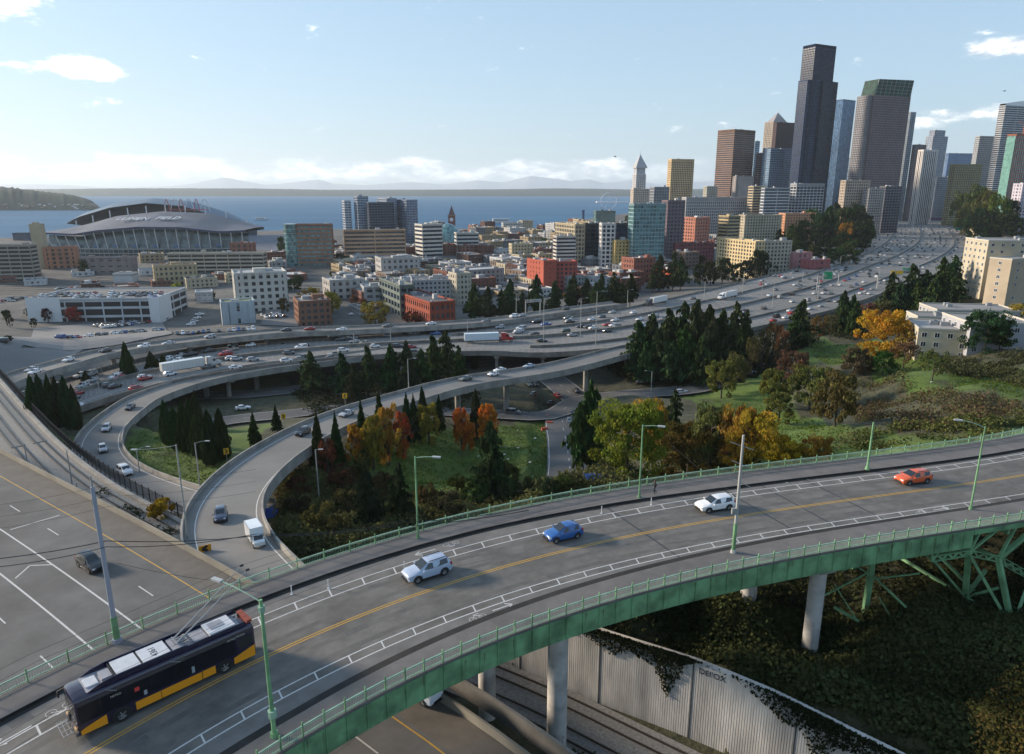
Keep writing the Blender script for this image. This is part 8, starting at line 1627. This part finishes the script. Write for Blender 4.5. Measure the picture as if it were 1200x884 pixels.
# pedestrian
pq = at(767, 579, 34.78); pe = thing('person', 'person in dark clothes walking on the far sidewalk right of the green lamp post', 'person', (pq.x, pq.y, .22)); sk = MB()
def skin(name, verts, edges, radii, mt, parent):
    me_ = bpy.data.meshes.new(name); me_.from_pydata(verts, edges, []); o = link(name, me_, parent); md = o.modifiers.new('s', 'SKIN'); 
    for i, r_ in enumerate(radii): me_.skin_vertices[0].data[i].radius = (r_, r_ * .8)
    me_.skin_vertices[0].data[0].use_root = True; o.modifiers.new('u', 'SUBSURF').levels = 1; o.modifiers['u'].render_levels = 1; me_.materials.append(mt); return o
if True:
    vs = [(0, 0, .95), (0, 0, 1.2), (0, 0, 1.42), (0, 0, 1.52), (.02, 0, 1.66), (.0, .1, .92), (.16, .1, .5), (.02, .1, .08), (.14, .1, .04), (0, -.1, .92), (-.04, -.1, .5), (-.3, -.1, .14), (-.2, -.1, .06), (0, .2, 1.4), (-.08, .25, 1.12), (.06, .25, .9), (0, -.2, 1.4), (.1, -.25, 1.14), (.28, -.24, .98)]
    es = [(0, 1), (1, 2), (2, 3), (3, 4), (0, 5), (5, 6), (6, 7), (7, 8), (0, 9), (9, 10), (10, 11), (11, 12), (2, 13), (13, 14), (14, 15), (2, 16), (16, 17), (17, 18)]; rd = [.15, .15, .17, .06, .1, .1, .07, .05, .045, .1, .07, .05, .045, .075, .055, .04, .075, .055, .04]
    me_ = bpy.data.meshes.new('body'); me_.from_pydata(vs, es, []); o = link('body', me_, pe); o.modifiers.new('s', 'SKIN')
    for i, r_ in enumerate(rd): me_.skin_vertices[0].data[i].radius = (r_, r_ * .85)
    me_.skin_vertices[0].data[0].use_root = True; u_ = o.modifiers.new('u', 'SUBSURF'); u_.levels = 1; u_.render_levels = 1; me_.materials.append(mat('dark_clothes', (.018, .018, .022), .9))
    m = MB(); [m.tube((.02, 0, 1.58 + .05 * k), (.02, 0, 1.63 + .05 * k), r0_, r1_, 10) for k, (r0_, r1_) in enumerate(((.08, .105), (.105, .11), (.11, .10), (.10, .05)))]; m.build('hair', mat('dark_hair', (.02, .015, .012), .8), pe); m = MB(); m.obox((.1, 0, 1.64), (.02, 0, 0), (0, .06, 0), (0, 0, .08)); m.build('face', mat('skin', (.35, .2, .14), .6), pe)
    pe.rotation_euler.z = math.atan2(BR.dirn(150).y, BR.dirn(150).x) + PI
# birds
for px, py, lb in ((721, 184, 'tiny dark bird in the sky left of the sandy tower'), (1177, 107, 'tiny dark bird in the sky near the right edge')):
    q = atY(px, py, 260); t = thing('bird', lb, 'bird', q); m = MB(); m.tube((-.5, 0, 0), (.2, 0, .02), .05, .13, 6); m.tube((.2, 0, .02), (.5, 0, .05), .13, .03, 6); m.build('body', DARK, t)
    for s in (1, -1): m = MB(); m.add([(.2, s * .1, .05), (-.15, s * .1, .05), (-.3, s * .7, .3), (-.1, s * .75, .32), (-.55, s * 1.4, .1)], [(0, 1, 2, 3), (3, 2, 4)]); m.build('wing', DARK, t)
# tents, barriers, rubbish
def tent(px, py, w, h, col, lab, d=4):
    q = hit(px, py); q.z = gz(q.x, q.y); t = thing('tarpaulin_tent', lab, 'tent', q, .3); m = MB(); r_ = random.Random(px); P = []
    nx, ny = 7, 4
    for i in range(nx):
        for j in range(ny): f = i / (nx - 1); g_ = j / (ny - 1); P.append(((f - .5) * w, (g_ - .5) * d, h * (1 - abs(g_ - .45) * 1.6) * (1 - .55 * f) * (.9 + .2 * r_.random()) if 0 < j < ny - 1 else -.1))
    m.add(P, [(i * ny + j, (i + 1) * ny + j, (i + 1) * ny + j + 1, i * ny + j + 1) for i in range(nx - 1) for j in range(ny - 1)]); m.build('tarpaulin', col, t); m = MB(); m.bar((-w / 2, -.2, 0), (-w / 2, -.2, h), .06); m.build('tent_pole', STEEL, t)
tent(704, 565, 6.5, 2.4, mat('blue_tarp', (.10, .16, .42), .6, var=.15, vs=2), 'large blue tarpaulin shelter under the maple, just behind the railing'); tent(314, 604, 3.6, 2.6, mat('deep_blue_tarp', (.02, .07, .32), .6), 'small deep blue tarpaulin beside the nearer ramp wall'); tent(372, 615, 1.6, 1.2, mat('white_tarp', (.45, .46, .47), .7), 'heap of white sheeting in the brush')
rr2 = random.Random(8)
for k, (px, py) in enumerate([(640, 488), (644, 497), (638, 506), (652, 520), (650, 535)]):
    q = hit(px, py); m = MB(); m.box(-1.0, 1.0, -.25, .25, .1, .9); m.box(-.9, -.7, -.4, .4, 0, .1); m.box(.7, .9, -.4, .4, 0, .1); o = m.build('road_barrier', mat('barrier_red', (.52, .10, .05), .6)); o.location = (q.x, q.y, gz(q.x, q.y) + .4); o.rotation_euler.z = rr2.uniform(0, 3); tag(o, 'orange red plastic barrier on the street edge below the ramp', 'barrier', 'orange barriers by the street')
pm = MB()
for k in range(26):
    px, py = rr2.choice([(rr2.uniform(350, 640), rr2.uniform(575, 625)), (rr2.uniform(560, 640), rr2.uniform(500, 560)), (rr2.uniform(1000, 1120), rr2.uniform(435, 450))]); q = hit(px, py); z_ = gz(q.x, q.y) + rr2.uniform(.3, 1.4); s = rr2.uniform(.12, .4); pm.obox((q.x, q.y, z_), (s, 0, s * .2), (0, s * .6, 0), (0, 0, s * .25))
o = pm.build('litter', WHITE); o['kind'] = 'stuff'
# the pale blue van roof on the street under the bridge
q = YL.at(YL.nearest(at(512, 816, 45))[0], 3.6, .01); o = det_car('van', 'van', 'white van seen from above under the bridge beside the slope wall', (.62, .68, .76)); o.location = q; tt = YL.dirn(YL.nearest(at(512, 816, 45))[0]); o.rotation_euler = (0, 0, math.atan2(tt.y, tt.x))
# ------------------------------------------------------------------ the air
if HAZE:
    hm = bpy.data.materials.new('haze'); hm.use_nodes = True; nt = hm.node_tree; nt.nodes.clear(); out = nt.nodes.new('ShaderNodeOutputMaterial'); pv = nt.nodes.new('ShaderNodeVolumePrincipled'); pv.inputs['Color'].default_value = (.86, .94, 1.0, 1); pv.inputs['Density'].default_value = HAZE; pv.inputs['Anisotropy'].default_value = 0.25; nt.links.new(pv.outputs[0], out.inputs['Volume'])
    m = MB(); m.box(-34000, 34000, -4500, 41000, -50, 1250); o = m.build('haze', hm); o['kind'] = 'stuff'
# ------------------------------------------------------------------ labels that single things out
ORD = ['first', 'second', 'third', 'fourth', 'fifth', 'sixth', 'seventh', 'eighth', 'ninth', 'tenth', 'eleventh', 'twelfth', 'thirteenth', 'fourteenth', 'fifteenth', 'sixteenth', 'seventeenth', 'eighteenth', 'nineteenth', 'twentieth']
bpy.context.view_layer.update()
byl = {}
for o in THINGS: byl.setdefault(o['label'], []).append(o)
for lb, L_ in byl.items():
    if len(L_) < 2: continue
    L_.sort(key=lambda o: proj(o.location)[0]); n = len(L_); nt_ = ['', '', 'two', 'three', 'four', 'five', 'six', 'seven', 'eight', 'nine', 'ten', 'eleven', 'twelve'][n] if n <= 12 else str(n)
    w_ = lb.split()
    for i, o in enumerate(L_):
        j = n - 1 - i
        if i == 0: s = f'leftmost of the {nt_}'
        elif j == 0: s = f'rightmost of the {nt_}'
        elif i <= j: s = f'{ORD[i]} from the left' if i < 20 else f'{i + 1}th from the left'
        else: s = f'{ORD[j]} from the right' if j < 20 else f'{j + 1}th from the right'
        room = 16 - len(s.split()); o['label'] = ' '.join(w_[:room]) + ', ' + s
for o in THINGS:
    w_ = o['label'].split()
    if len(w_) > 16: o['label'] = ' '.join(w_[:16]); print('LONG', o['label'])
for o in COL.objects:                                # nothing may be left with a zero-material mesh
    pass
